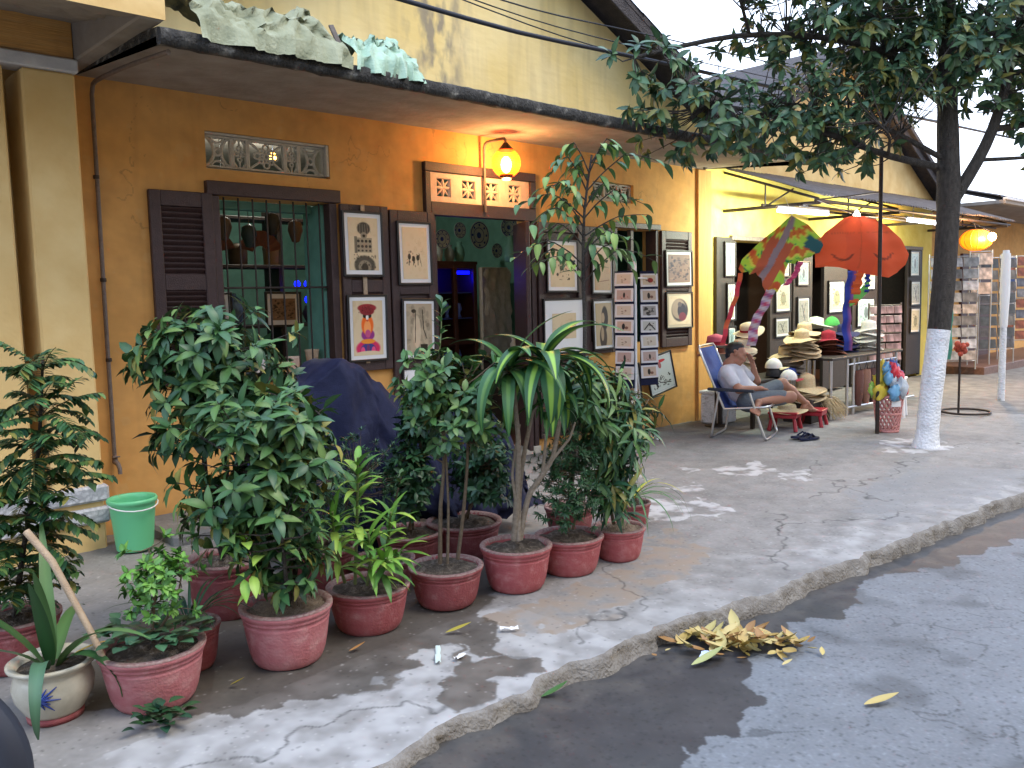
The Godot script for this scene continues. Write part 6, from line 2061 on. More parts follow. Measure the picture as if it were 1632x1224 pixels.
func sail(outline: Array, ce: Vector3, rx: Vector3, up: Vector3, belly: float, colour: Callable) -> MB:
	# a filled outline with a slight belly: rings from the rim to the middle
	var b := MB.new()
	var fwd := rx.cross(up).normalized()
	var c2 := Vector2.ZERO
	for q in outline:
		c2 += q
	c2 /= outline.size()
	var dense := []
	for i in outline.size():
		var a: Vector2 = outline[i]
		var d: Vector2 = outline[(i + 1) % outline.size()]
		for k in 6:
			dense.append(a.lerp(d, k / 6.0))
	var rows := []
	var flat := []
	for r in 24:
		var f := r / 23.0
		var row := PackedVector3Array()
		for q in dense:
			var p: Vector2 = Vector2(q).lerp(c2, f)
			flat.append(p)
			row.append(ce + rx * p.x + up * p.y + fwd * (belly * (1.0 - pow(1.0 - f, 2.0)) + .012 * sin(p.x * 17.0 + p.y * 9.0) + .006 * sin(p.y * 31.0)))
		rows.append(row)
	b.surf(rows, true)
	for i in flat.size():
		b.c[i] = colour.call(flat[i])
	return b

func ribbon(pts: Array, w: float, rx: Vector3, colour: Callable) -> MB:
	var b := MB.new()
	var cv := curve_pts(pts, 40)
	var rows := []
	for i in 40:
		var s := rx * w * .5
		var q: Vector3 = cv[i] + rx.cross(Vector3.UP) * .02 * sin(i * .6)
		rows.append(PackedVector3Array([q - s, q, q + s]))
	b.surf(rows)
	for i in 40:
		for j in 3:
			b.c[i * 3 + j] = colour.call(i / 39.0, j)
	return b

func stall() -> void:
	var R := Vector3(.725, 0, .689)
	var RL := func(p: Vector3, u: float, v: float) -> Vector3: return p + R * u + Vector3.UP * v
	# kites
	var k1 := Vector3(8.22, 1.88, 1.10)
	var o := thing("bird_kite", "lime green and orange bird kite hanging tilted from the awning", "kite", k1, "kites under the awning")
	var nz := fnl(3.0, 801, 3)
	var lime := Color(.36, .62, .06)
	var paint1 := func(p: Vector2) -> Color:
		var q := lime
		var d := p - Vector2(.11, .40)
		var ang := atan2(d.x, -d.y)
		var rr := d.length() + .025 * sin(ang * 22.0)
		var axis := (p - Vector2(.11, .30)).dot(Vector2(.80, -.44))
		var along := (p - Vector2(.11, .30)).dot(Vector2(-.44, -.80))
		if absf(axis) < .030: q = Color(.26, .20, .24)
		elif absf(axis) < .11 and along > .2: q = Color(.42, .10, .05)
		elif fmod(rr, .19) < .075 and rr > .14: q = Color(.55, .17, .03).lerp(Color(.50, .08, .03), clampf(sin(ang * 22.0), 0, 1))
		elif fmod(rr, .19) < .10 and rr > .14: q = Color(.60, .58, .08)
		elif nz.get_noise_2d(p.x * 4, p.y * 4) > .32: q = Color(.03, .22, .08)
		if axis > .2 and along < .16 and along > .04: q = Color(.02, .10, .12)
		return q
	var ol := [Vector2(.11, .36), Vector2(.27, .26), Vector2(.41, .12), Vector2(.43, .04), Vector2(.40, -.03), Vector2(.36, -.01), Vector2(.32, -.07), Vector2(.28, -.03), Vector2(.23, -.11), Vector2(.19, -.06), Vector2(.14, -.14), Vector2(.09, -.09), Vector2(.05, -.20), Vector2(.04, -.33), Vector2(.0, -.36), Vector2(-.04, -.43), Vector2(-.09, -.39), Vector2(-.15, -.43), Vector2(-.19, -.36), Vector2(-.20, -.28), Vector2(-.24, -.25), Vector2(-.27, -.20), Vector2(-.32, -.24), Vector2(-.35, -.18), Vector2(-.40, -.22), Vector2(-.44, -.18), Vector2(-.40, -.08), Vector2(-.26, .06), Vector2(-.06, .22)]
	part("sail", sail(ol, k1, R, Vector3.UP, .07, paint1), M.cloth, o)
	var sp := MB.new()
	sp.tube([RL.call(k1, .11, .35), RL.call(k1, -.03, .0), RL.call(k1, -.10, -.36)], [.005], 5)
	sp.tube([RL.call(k1, -.40, -.17), RL.call(k1, .02, .12), RL.call(k1, .40, .09)], [.004], 5)
	part("spar", sp, M.tan_stick, o)
	var str1 := MB.new()
	str1.tube([RL.call(k1, .11, .35), Vector3(8.30, 2.43, 1.10)], [.002], 4)
	part("string", str1, M.white_plastic, o)
	part("tail", ribbon([RL.call(k1, -.10, -.38), RL.call(k1, -.16, -.55), RL.call(k1, -.26, -.72), RL.call(k1, -.30, -.98)], .10, R, func(f, j): return [Color(.42, .36, .44), Color(.42, .05, .10), Color(.50, .45, .48), Color(.25, .10, .24)][int(f * 13 + j * 1.7) % 4]), M.cloth, o)
	part("ribbon", ribbon([RL.call(k1, -.42, -.22), RL.call(k1, -.46, -.45), RL.call(k1, -.55, -.72), RL.call(k1, -.60, -.96)], .05, R, func(f, j): return Color(.52, .04, .07) if int(f * 9) % 3 else Color(.60, .12, .05)), M.cloth, o)
	part("ribbon", ribbon([RL.call(k1, .20, -.12), RL.call(k1, .15, -.25), RL.call(k1, .05, -.36)], .06, R, func(f, j): return Color(.55, .08, .20)), M.cloth, o)
	var k2 := Vector3(8.93, 1.90, 1.63)
	var p := thing("bat_kite", "large plain orange red kite with scalloped wings hanging beside the iron pole", "kite", k2, "kites under the awning")
	var ol2 := [Vector2(-.49, -.10), Vector2(-.47, .06), Vector2(-.39, .16), Vector2(-.28, .24), Vector2(-.19, .31), Vector2(-.10, .33), Vector2(.02, .32), Vector2(.14, .29), Vector2(.28, .20), Vector2(.40, .08), Vector2(.49, -.08), Vector2(.46, -.19), Vector2(.38, -.27), Vector2(.28, -.32), Vector2(.17, -.30), Vector2(.05, -.28), Vector2(-.10, -.24), Vector2(-.24, -.20), Vector2(-.36, -.19), Vector2(-.49, -.20)]
	var paint2 := func(q: Vector2) -> Color:
		var m := absf(q.x + .04)
		var smile := absf((q - Vector2(-.22 if q.x < -.04 else .20, -.02)).length() - .11)
		if smile < .011 and q.y < -.07 and absf(q.y + .11) < .06: return Color(.20, .04, .02)
		if m < .006 or absf(q.y - .15) < .005: return Color(.50, .08, .03)
		return Color(.68, .10, .035) if m > .15 else Color(.62, .09, .035)
	part("sail", sail(ol2, k2, R, Vector3.UP, .09, paint2), M.cloth, p)
	var sp2 := MB.new()
	sp2.tube([RL.call(k2, -.46, .04), RL.call(k2, -.1, .32), RL.call(k2, .14, .29), RL.call(k2, .47, -.08)], [.005], 5)
	sp2.tube([RL.call(k2, -.04, .32), RL.call(k2, -.04, -.26)], [.004], 5)
	part("spar", sp2, M.tan_stick, p)
	var str2 := MB.new()
	str2.tube([RL.call(k2, -.04, .32), Vector3(8.92, 2.44, 1.12)], [.002], 4)
	part("string", str2, M.white_plastic, p)
	part("tail", ribbon([RL.call(k2, -.03, -.26), RL.call(k2, -.05, -.42), RL.call(k2, -.09, -.60)], .10, R, func(f, j): return Color(.66, .12, .03)), M.cloth, p)
	part("ribbon", ribbon([RL.call(k2, -.10, -.24), RL.call(k2, -.13, -.5), RL.call(k2, -.15, -.8), RL.call(k2, -.12, -1.08)], .09, R, func(f, j): return Color(.02, .04, .28) if j < 2 else Color(.32, .10, .22)), M.cloth, p)
	part("ribbon", ribbon([RL.call(k2, .06, -.28), RL.call(k2, .07, -.34), RL.call(k2, .05, -.48)], .05, R, func(f, j): return Color(.02, .04, .28)), M.cloth, p)
	part("ribbon", ribbon([RL.call(k2, .08, -.40), RL.call(k2, -.02, -.50), RL.call(k2, -.12, -.56)], .12, Vector3.UP, func(f, j): return Color(.16, .48, .10)), M.cloth, p)
	# lamps under the awning
	for q in [[Vector3(8.62, 2.335, .84), Vector3(9.62, 2.345, .90), "left fluorescent tube under the awning above the bird kite"], [Vector3(11.85, 2.375, .92), Vector3(13.1, 2.37, .92), "right fluorescent tube under the awning beside the tree trunk"]]:
		var mid: Vector3 = (q[0] + q[1]) / 2
		var l := thing("fluorescent_lamp", q[2], "lamp", mid, "fluorescent tubes under the awning")
		var hb := MB.new()
		hb.tube([q[0] + Vector3(-.03, .035, 0), q[1] + Vector3(.03, .035, 0)], [.016], 6)
		part("holder", hb, M.white_plastic, l)
		var tb := MB.new()
		tb.tube([q[0], q[1]], [.021], 10)
		part("tube", tb, glow(Color(.93, .97, 1.0), 7.0), l)
		var ln: float = q[0].distance_to(q[1])
		var al := AreaLight3D.new()
		al.name = "tube_light"
		l.add_child(al, true)
		al.area_size = Vector2(ln, .05)
		al.light_color = Color(.93, 1.0, .90)
		al.light_energy = 2.3
		al.area_range = 12.0
		al.shadow_enabled = true
		al.transform = Transform3D(Basis.looking_at(Vector3(0, -.60, -1.0)), Vector3(0, -.03, -.03))
	var bu := thing("bare_bulb", "bare white bulb glowing above the orange red kite", "lamp", Vector3(8.97, 2.21, 1.55))
	var bb := MB.new()
	bb.lathe([Vector2(0, -.05), Vector2(.03, -.04), Vector2(.042, -.01), Vector2(.036, .03), Vector2(.018, .06), Vector2(.014, .075), Vector2(0, .08)], Vector3(8.97, 2.215, 1.55), 14)
	part("bulb", bb, glow(Color(1.0, .97, .92), 7.0), bu)
	var bc := MB.new()
	bc.tube([Vector3(8.97, 2.29, 1.55), Vector3(8.97, 2.35, 1.35), Vector3(8.97, 2.43, 1.11)], [.004], 5)
	part("cord", bc, M.rubber, bu)
	lamp_omni(bu, Vector3(8.97, 2.215, 1.55), Color(1.0, .96, .88), .16, .04)
	# iron pole and basket of colourful trinkets
	var po := thing("iron_pole", "thin dark iron pole standing on the pavement beside the pink basket", "pole", Vector3(8.65, 0, 1.95))
	var pb := MB.new()
	pb.tube([Vector3(8.65, -.02, 1.95), Vector3(8.62, 2.85, 1.95)], [.020], 10)
	part("shaft", pb, M.iron, po)
	var hk := MB.new()
	hk.tube([Vector3(8.625, 2.42, 1.95), Vector3(8.80, 2.43, 1.55), Vector3(8.90, 2.44, 1.12)], [.008], 6)
	part("stay", hk, M.iron, po)
	var bk := thing("plastic_basket", "tall pink lattice plastic basket at the foot of the iron pole", "basket", Vector3(8.83, 0, 1.98))
	var pink := mat(lin(.56, .24, .22), .5)
	var bc2 := Vector3(8.83, 0, 1.98)
	for k in 2:
		var lb := MB.new()
		for i in 18:
			var pts := []
			for j in 9:
				var f := j / 8.0
				var a := TAU * i / 18.0 + (f * 1.6 if k == 0 else -f * 1.6)
				var r := lerpf(.105, .145, f)
				pts.append(bc2 + Vector3(cos(a) * r, .015 + .35 * f, sin(a) * r))
			lb.tube(pts, [.007], 5, false)
		stuff(part("lattice", lb, pink, bk))
	for q in [[.105, .01], [.148, .37], [.125, .19]]:
		var rb := MB.new()
		rb.lathe([Vector2(q[0] - .008, q[1] - .01), Vector2(q[0] + .006, q[1] - .01), Vector2(q[0] + .006, q[1] + .012), Vector2(q[0] - .008, q[1] + .012)], bc2, 28)
		part("hoop", rb, pink, bk)
	var bs := MB.new()
	bs.lathe([Vector2(.10, .012), Vector2(0, .012)], bc2, 20)
	part("bottom", bs, pink, bk)
	var lbx := MB.new()
	lbx.box(bc2 + Vector3(-.085, .30, .118), Vector3(.10, .06, .004), Basis(Vector3.UP, -.62), .001)
	part("label", lbx, M.board, bk)
	var ihue := [["dark blue", lin(.03, .07, .30)], ["sky blue", lin(.16, .38, .60)], ["magenta", lin(.55, .03, .20)], ["scarlet", lin(.62, .03, .05)], ["yellow", lin(.65, .50, .06)], ["pale pink", lin(.70, .40, .45)], ["clear grey", lin(.45, .50, .55)], ["lime", lin(.30, .55, .10)]]
	for k in 22:
		var pl: String = ["at the front", "at the back", "on top"][k / 8]
		var t := thing("plastic_toy", "%s crumpled plastic toy %s of the pink basket" % [ihue[k % 8][0], pl], "toy", bc2, "toys in the pink basket")
		var a := 2.4 * k
		var lv: int = k / 8
		var q: Vector3 = bc2 + Vector3(cos(a) * (.15 - .05 * lv), .43 + .10 * lv + rf(-.03, .03), sin(a) * (.15 - .05 * lv))
		var pp := MB.new()
		var sz := rf(.065, .10)
		var rows := []
		var n2 := fnl(1.2, 820 + k, 3)
		for i in 8:
			var row := PackedVector3Array()
			for j in 12:
				var th := PI * i / 7.0
				var ph := TAU * j / 12.0
				var d := Vector3(sin(th) * cos(ph), -cos(th), sin(th) * sin(ph))
				row.append(q + d * sz * (0.75 + .75 * n2.get_noise_3dv(d * 1.6)) * Vector3(1, 1.25, .8))
			rows.append(row)
		pp.surf(rows, true)
		part("film", pp, mat(ihue[k % 8][1], .3), t)
	var ws := stool("white plastic stool between the pink basket and the tree trunk", Vector3(9.95, 0, 1.55), .45, .30, M.white_plastic)
	ws.rotation.y = .3
	# hats: table, low table, stools
	var tb := thing("hat_table", "steel-legged table carrying the stacks of hats", "table", Vector3(10.1, 0, .92))
	var tt := MB.new()
	tt.box(Vector3(10.1, .69, .92), Vector3(1.9, .03, .60), Basis.IDENTITY, .006)
	part("top", tt, M.wood_dark, tb)
	for x in [9.22, 9.62, 9.78, 10.96]:
		for z in [.68, 1.17]:
			var lg := MB.new()
			lg.tube([Vector3(x, .675, z), Vector3(x, .0, z)], [.018], 8)
			part("leg", lg, M.steel, tb)
	var cr := MB.new()
	cr.tube([Vector3(9.62, .10, 1.17), Vector3(11.2, .10, 1.3)], [.014], 6)
	cr.tube([Vector3(9.62, .6, 1.17), Vector3(10.96, .6, 1.17)], [.012], 6)
	part("rail", cr, M.steel, tb)
	var cols := [lin(.10, .035, .025), lin(.20, .10, .07), lin(.07, .03, .03), lin(.17, .07, .05), lin(.22, .14, .10), lin(.09, .04, .03)]
	for k in 6:
		var bgx := 9.88 + k * .19
		var bg := thing("hanging_bag", "%s woven bag hanging from the hat table's rail" % ["leftmost dark brown", "second, lighter brown", "third, blackish red", "fourth, red brown", "fifth, tan", "rightmost dark brown"][k], "bag", Vector3(bgx, .6, 1.19), "woven bags under the hat table")
		var q := MB.new()
		var rows := []
		for i in 7:
			var f: float = i / 6.0
			var row := PackedVector3Array()
			for j in 12:
				var a := TAU * j / 12.0
				var r := .05 + .035 * sin(f * PI * .8)
				row.append(Vector3(bgx + cos(a) * r * 1.1, .10 + .42 * f, 1.19 + sin(a) * r * .5 + .006 * sin(j * 3.0 + i)))
			rows.append(row)
		q.surf(rows, true)
		part("body", q, rough_bag(cols[k]), bg)
		var st := MB.new()
		st.tube([Vector3(bgx - .05, .51, 1.19), Vector3(bgx, .60, 1.19), Vector3(bgx + .05, .51, 1.19)], [.004], 5)
		part("strap", st, M.rubber, bg)
	var felt := func(r: float, g: float, b: float) -> StandardMaterial3D:
		return rough_bag(lin(r, g, b))
	var beige: Material = felt.call(.46, .36, .22)
	var maroon: Material = felt.call(.26, .012, .028)
	var rust: Material = felt.call(.15, .04, .02)
	var navy: Material = felt.call(.02, .025, .09)
	var white: Material = felt.call(.66, .65, .62)
	var cream: Material = felt.call(.58, .50, .36)
	var taupe: Material = felt.call(.20, .155, .12)
	var pinkm: Material = felt.call(.62, .12, .17)
	var reps := func(x: float, z: float, y0: float, n: int, dy: float, brim: float, m: Material, top: String, rest: String, grp: String, m2: Material) -> void:
		for k in n:
			var last: bool = k == n - 1
			hat(top if last else rest, Vector3(x + rf(-.012, .012), y0 + k * dy, z + rf(-.012, .012)), brim * rf(.95, 1.04), .085, .11 if last else .05, m if last else m2, grp, Basis(Vector3.UP, rf(0, 6)) * Basis(Vector3.RIGHT, rf(-.05, .05)), null, .03)
	reps.call(9.06, .88, .71, 6, .042, .20, M.straw, "beige straw hat on top of the beige stack at the table's left end", "beige hat inside the beige stack at the table's left end", "hats in the beige stack", beige)
	reps.call(9.40, .74, .71, 7, .045, .19, beige, "boxy beige hat on the taller stack behind the beige stack", "hat inside the taller beige stack", "hats in the taller beige stack", beige)
	reps.call(9.72, .90, .71, 5, .042, .19, maroon, "dark red felt hat on top of the red brown stack", "rust brown hat inside the red brown stack", "hats in the red brown stack", rust)
	reps.call(10.20, .85, .71, 6, .046, .17, navy, "navy hat on top of the dark stack beside the blue kite tail", "dark hat inside the navy stack", "hats in the navy stack", navy)
	reps.call(10.72, .92, .71, 7, .042, .17, white, "white hat on top of the white stack at the table's right end", "white hat inside the white stack at the table's right end", "hats in the white stack", white)
	hat("pale mint hat laid across the back of the stacks behind the dark red hat", Vector3(9.85, 1.04, .66), .19, .085, .10, felt.call(.55, .62, .50), "", Basis(Vector3.BACK, -.2))
	cap("bright green cap beside the pale mint hat", Vector3(10.22, 1.03, .68), felt.call(.08, .42, .09), felt.call(.08, .42, .09), .8)
	var lt := thing("low_table", "low wooden table of hats behind the sleeping man", "table", Vector3(8.62, 0, .66))
	var lb := MB.new()
	lb.box(Vector3(8.66, .50, .64), Vector3(1.15, .03, .46), Basis.IDENTITY, .005)
	part("top", lb, M.wood_dark, lt)
	for q in [[8.12, .44], [8.12, .84], [9.2, .44], [9.2, .84]]:
		var lg := MB.new()
		lg.box(Vector3(q[0], .24, q[1]), Vector3(.04, .485, .04), Basis.IDENTITY, .004)
		part("leg", lg, M.wood_dark, lt)
	reps.call(8.98, .74, .52, 7, .036, .185, beige, "beige fedora on top of the taupe stack beside the man's raised hand", "taupe hat inside the stack beside the man's raised hand", "hats in the taupe stack", taupe)
	reps.call(8.30, .60, .52, 8, .046, .15, cream, "cream hat on top of the cream stack behind the man's head", "cream hat inside the stack behind the man's head", "hats in the cream stack", cream)
	hat("cream hat with a red flowered band leaning above the man's head", Vector3(8.40, 1.03, .62), .16, .085, .09, cream, "", Basis(Vector3.BACK, .35), maroon)
	cap("black and white cap beside the man's raised hand", Vector3(8.62, .62, .80), white, felt.call(.5, .42, .25), .7)
	cap("black cap under the black and white cap", Vector3(8.60, .53, .82), felt.call(.012, .012, .016), felt.call(.3, .22, .1), 1.0)
	hat("small blue hat low beside the man's elbow", Vector3(8.86, .53, .86), .11, .07, .07, felt.call(.03, .06, .28))
	var hp := thing("hat_post", "thin stand behind the blue chair holding the pink hat", "stand", Vector3(8.06, 0, .42))
	var hpb := MB.new()
	hpb.tube([Vector3(8.06, 0, .42), Vector3(8.06, .90, .42)], [.012], 8)
	hpb.lathe([Vector2(.12, 0), Vector2(.12, .015), Vector2(.02, .03)], Vector3(8.06, 0, .42), 18)
	part("post", hpb, M.iron, hp)
	hat("bright pink hat on the thin stand behind the blue chair", Vector3(8.06, .885, .42), .12, .095, .12, pinkm, "", Basis.IDENTITY, maroon, .0)
	hat("rust red hat under the bright pink hat", Vector3(8.06, .80, .42), .19, .09, .06, rust)
	var gx := thing("foam_box", "pale grey foam box on the ground between the wall and the blue chair", "box", Vector3(8.30, 0, .30))
	var gb := MB.new()
	gb.box(Vector3(8.30, .17, .30), Vector3(.34, .33, .26), Basis.IDENTITY, .015)
	part("box", gb, M.whitewash, gx)
	var glid := MB.new()
	glid.box(Vector3(8.30, .355, .30), Vector3(.36, .035, .28), Basis.IDENTITY, .012)
	part("lid", glid, M.whitewash, gx)
	stool("low red plastic stool under the straw hat", Vector3(8.30, 0, 1.12), .20, .30, M.red_plastic, "low red stools").rotation.y = .3
	stool("low red plastic stool under the man's bare foot", Vector3(8.74, 0, 1.20), .185, .27, M.red_plastic, "low red stools").rotation.y = .25
	hat("flat straw hat lying on the low red stool", Vector3(8.34, .205, 1.12), .20, .09, .06, M.straw)
	var cr2 := thing("crate", "dark crate carrying the straw sun hats", "crate", Vector3(9.0, 0, 1.0))
	var cb := MB.new()
	cb.box(Vector3(9.02, .13, .98), Vector3(.42, .26, .34), Basis.IDENTITY, .008)
	part("box", cb, M.wood_dark, cr2)
	for k in 5:
		hat("straw hat inside the stack under the tall straw sun hat" if k < 4 else "tall-crowned straw sun hat on top of the stack beside the man's knee", Vector3(9.0, .27 + k * .025, .98), .215, .10, .06 if k < 4 else .17, M.straw, "straw sun hats on the crate", Basis(Vector3.UP, k), null, .035)
	cap("white cap with a red crown behind the man's knee", Vector3(8.62, .50, .98), white, maroon, .9)
	var rf2 := thing("raffia_bundle", "bundle of loose straw raffia hanging to the ground beside the stools", "raffia", Vector3(9.22, 0, 1.12))
	var fb := MB.new()
	for k in 170:
		var a := rf(-2.4, 1.2)
		var d := Vector3(cos(a), 0, sin(a) * -1.0)
		var q := Vector3(9.12, .27, 1.05) + Vector3(rf(-.1, .1), rf(-.03, .02), rf(-.06, .08))
		fb.tube([q, q + Vector3(d.x * .14 + .06, -.03, absf(d.z) * .10), q + Vector3(d.x * .20 + .10, -.25 * rf(.5, 1.0), absf(d.z) * .22)], [.004, .003, .002], 4, false)
	stuff(part("straw", fb, M.straw, rf2))
	# pink rack of trinkets and wall cards
	rack("pink_card_rack", "rack of small pink trinket cards at the right end of the hat table", "small pink trinket card in the rack at the right end of the hat table", Vector3(11.55, 0, .78), .50, .50, 1.25, 4, 6, [lin(.46, .28, .27), lin(.36, .22, .21), lin(.52, .36, .34)], M.pipe, -.5, "pink trinket card")
	# far card racks
	rack("far_card_rack", "tall rotating postcard rack just right of the tree trunk", "postcard packet in the tall rotating rack just right of the tree trunk", Vector3(14.9, .12, .45), .85, .14, 1.85, 3, 9, [lin(.20, .21, .23), lin(.36, .37, .42), lin(.12, .12, .13), lin(.28, .25, .24)], M.steel, -.65, "postcard packet")
	rack("far_card_rack", "narrow rack of orange lit cards between the two darker far racks", "orange lit card in the narrow rack between the darker racks", Vector3(16.0, .12, .50), .42, 1.2, 1.95, 1, 3, [lin(.62, .45, .34), lin(.66, .50, .40)], M.steel, -.6, "orange lit card")
	rack("far_card_rack", "dark postcard rack in front of the far shop's red door", "dark postcard packet in the rack before the far shop's red door", Vector3(16.55, .12, .60), .70, .25, 1.85, 2, 8, [lin(.10, .10, .11), lin(.17, .16, .15), lin(.07, .08, .09)], M.steel, -.6, "dark postcard packet")
	rack("far_card_rack", "colourful postcard rack at the right edge behind the white post", "colourful postcard packet in the rack behind the white post", Vector3(17.9, .12, .62), 1.0, .35, 1.9, 3, 8, [lin(.12, .12, .14), lin(.05, .09, .24), lin(.17, .16, .16), lin(.30, .09, .05)], M.steel, -.6, "colourful postcard packet")
	var sc := thing("teal_scarf", "long teal scarf hanging beside the tree trunk", "scarf", Vector3(12.45, .5, 1.2))
	part("cloth", ribbon([Vector3(12.53, 2.0, 1.15), Vector3(12.48, 1.4, 1.2), Vector3(12.40, .48, 1.23)], .20, R, func(f, j): return Color(.05, .22, .17) if f > .3 else Color(.16, .38, .32)), M.cloth, sc)
	var sl := MB.new()
	sl.tube([Vector3(12.53, 2.0, 1.15), Vector3(12.53, 2.43, 1.10)], [.004], 5)
	part("string", sl, M.rubber, sc)
	# round-based sign stand, white post, far lantern and bulb
	var rs := thing("ring_stand", "thin iron stand with a round ring base on the pavement behind the tree", "stand", Vector3(10.42, 0, 2.12))
	var rg := MB.new()
	var rp := []
	for k in 33:
		rp.append(Vector3(10.62 + .26 * cos(TAU * k / 32), .025, 2.12 + .26 * sin(TAU * k / 32)))
	rg.tube(rp, [.014], 6, false)
	part("ring", rg, M.iron, rs)
	var rq := MB.new()
	rq.tube([Vector3(10.40, .02, 2.12), Vector3(10.40, .74, 2.12)], [.013], 8)
	part("rod", rq, M.iron, rs)
	var fl := MB.new()
	for k in 9:
		fl.ball(Vector3(10.40 + rf(-.08, .08), .74 + rf(-.03, .09), 2.12 + rf(-.06, .06)), Vector3.ONE * rf(.022, .04), 4)
	part("red_blossom", fl, mat(lin(.38, .06, .03), .7), rs)
	var wp := thing("white_post", "slim white painted post standing on the pavement at the right edge", "post", Vector3(12.15, 0, 2.03))
	var wb := MB.new()
	wb.tube([Vector3(12.15, -.02, 2.03), Vector3(12.15, 1.0, 2.03), Vector3(12.16, 1.92, 2.03)], [.045, .040, .040], 12)
	part("post", wb, M.whitewash, wp)
	var wc := MB.new()
	wc.tube([Vector3(12.155, .95, 2.03), Vector3(12.16, 1.4, 2.03), Vector3(12.16, 1.88, 2.03)], [.046, .062, .055], 10)
	part("plastic_wrap", wc, M.board, wp)
	var ll := thing("silk_lantern", "large glowing orange silk lantern beyond the tree trunk", "lantern", Vector3(13.72, 2.15, 1.15))
	var pr := []
	for k in 13:
		var a := -1.2 + 2.4 * k / 12.0
		pr.append(Vector2(.215 * cos(a), .16 * sin(a)))
	var lsh := MB.new()
	lsh.lathe(pr, Vector3(13.72, 2.15, 1.15), 28)
	part("shade", lsh, glow(Color(1.0, .40, .03), 1.1), ll)
	var lr := MB.new()
	for k in 14:
		var pts := []
		for j in 9:
			var a := -1.2 + 2.4 * j / 8.0
			pts.append(Vector3(13.72 + .218 * cos(a) * cos(TAU * k / 14), 2.15 + .16 * sin(a), 1.15 + .218 * cos(a) * sin(TAU * k / 14)))
		lr.tube(pts, [.004], 4, false)
	part("rib", lr, mat(lin(.35, .10, .01), .7), ll)
	var lc := MB.new()
	lc.tube([Vector3(13.72, 2.31, 1.15), Vector3(13.72, 2.44, 1.10)], [.004], 5)
	part("cord", lc, M.rubber, ll)
	var fb2 := thing("bare_bulb", "bare warm bulb glowing beside the far silk lantern", "lamp", Vector3(13.46, 2.17, 1.45))
	var bm := MB.new()
	bm.ball(Vector3(13.46, 2.17, 1.45), Vector3(.055, .06, .055), 8)
	part("bulb", bm, glow(Color(1.0, .80, .5), 14.0), fb2)
	var bcd := MB.new()
	bcd.tube([Vector3(13.46, 2.23, 1.45), Vector3(13.46, 2.44, 1.11)], [.004], 5)
	part("cord", bcd, M.rubber, fb2)
	lamp_omni(fb2, Vector3(13.46, 2.17, 1.45), Color(1.0, .80, .55), 1.8, .05)

var bag_count := 0
func rough_bag(c: Color) -> StandardMaterial3D:
	var m := mat(c, .9)
	m.heightmap_enabled = true
	m.heightmap_scale = .3
	m.heightmap_texture = M.fine
	m.uv1_triplanar = true
	m.uv1_scale = Vector3.ONE * 3.0
	return m

func rack(called: String, label: String, clabel: String, at: Vector3, w: float, y0: float, y1: float, nx: int, ny: int, hues: Array, pm: Material, turn: float, what: String) -> void:
	var o := thing(called, label, "rack", at, "", turn)
	for s in [-1, 1]:
		var b := MB.new()
		b.tube([Vector3(s * w * .5, 0, -.02), Vector3(s * w * .5, y1 + .03, -.02)], [.012], 6)
		part("upright", b, pm, o, true)
	for k in 3:
		var b := MB.new()
		var y := lerpf(y0, y1, k / 2.0)
		b.tube([Vector3(-w * .5, y, -.02), Vector3(w * .5, y, -.02)], [.008], 6)
		part("rail", b, pm, o, true)
	var cw := w / nx
	var chh := (y1 - y0) / ny
	var meshes := []
	var cm := MB.new()
	cm.box(Vector3.ZERO, Vector3(cw * .92, chh * .80, .01), Basis(Vector3.RIGHT, -.15), .002)
	var me := cm.mesh()
	var mats := []
	for h in hues:
		mats.append(card_face(h))
	var bas := Basis(Vector3.UP, turn)
	for i in nx:
		for j in ny:
			var t := thing("card", clabel, "card", at + bas * Vector3((i + .5) * cw - w * .5, y0 + (j + .5) * chh, rf(0, .012)), what + "s on one rack", turn)
			inst("face", me, mats[rng.randi() % mats.size()], t, Transform3D.IDENTITY)

func card_face(c: Color) -> StandardMaterial3D:
	var m := rough_mat(c * .7, c * 1.2, 900 + int(c.r * 100) + int(c.g * 31), 3.0, .3, 0.0)
	m.albedo_texture.width = 128
	m.albedo_texture.height = 128
	m.albedo_texture.noise.frequency = .018
	m.uv1_world_triplanar = false
	return m

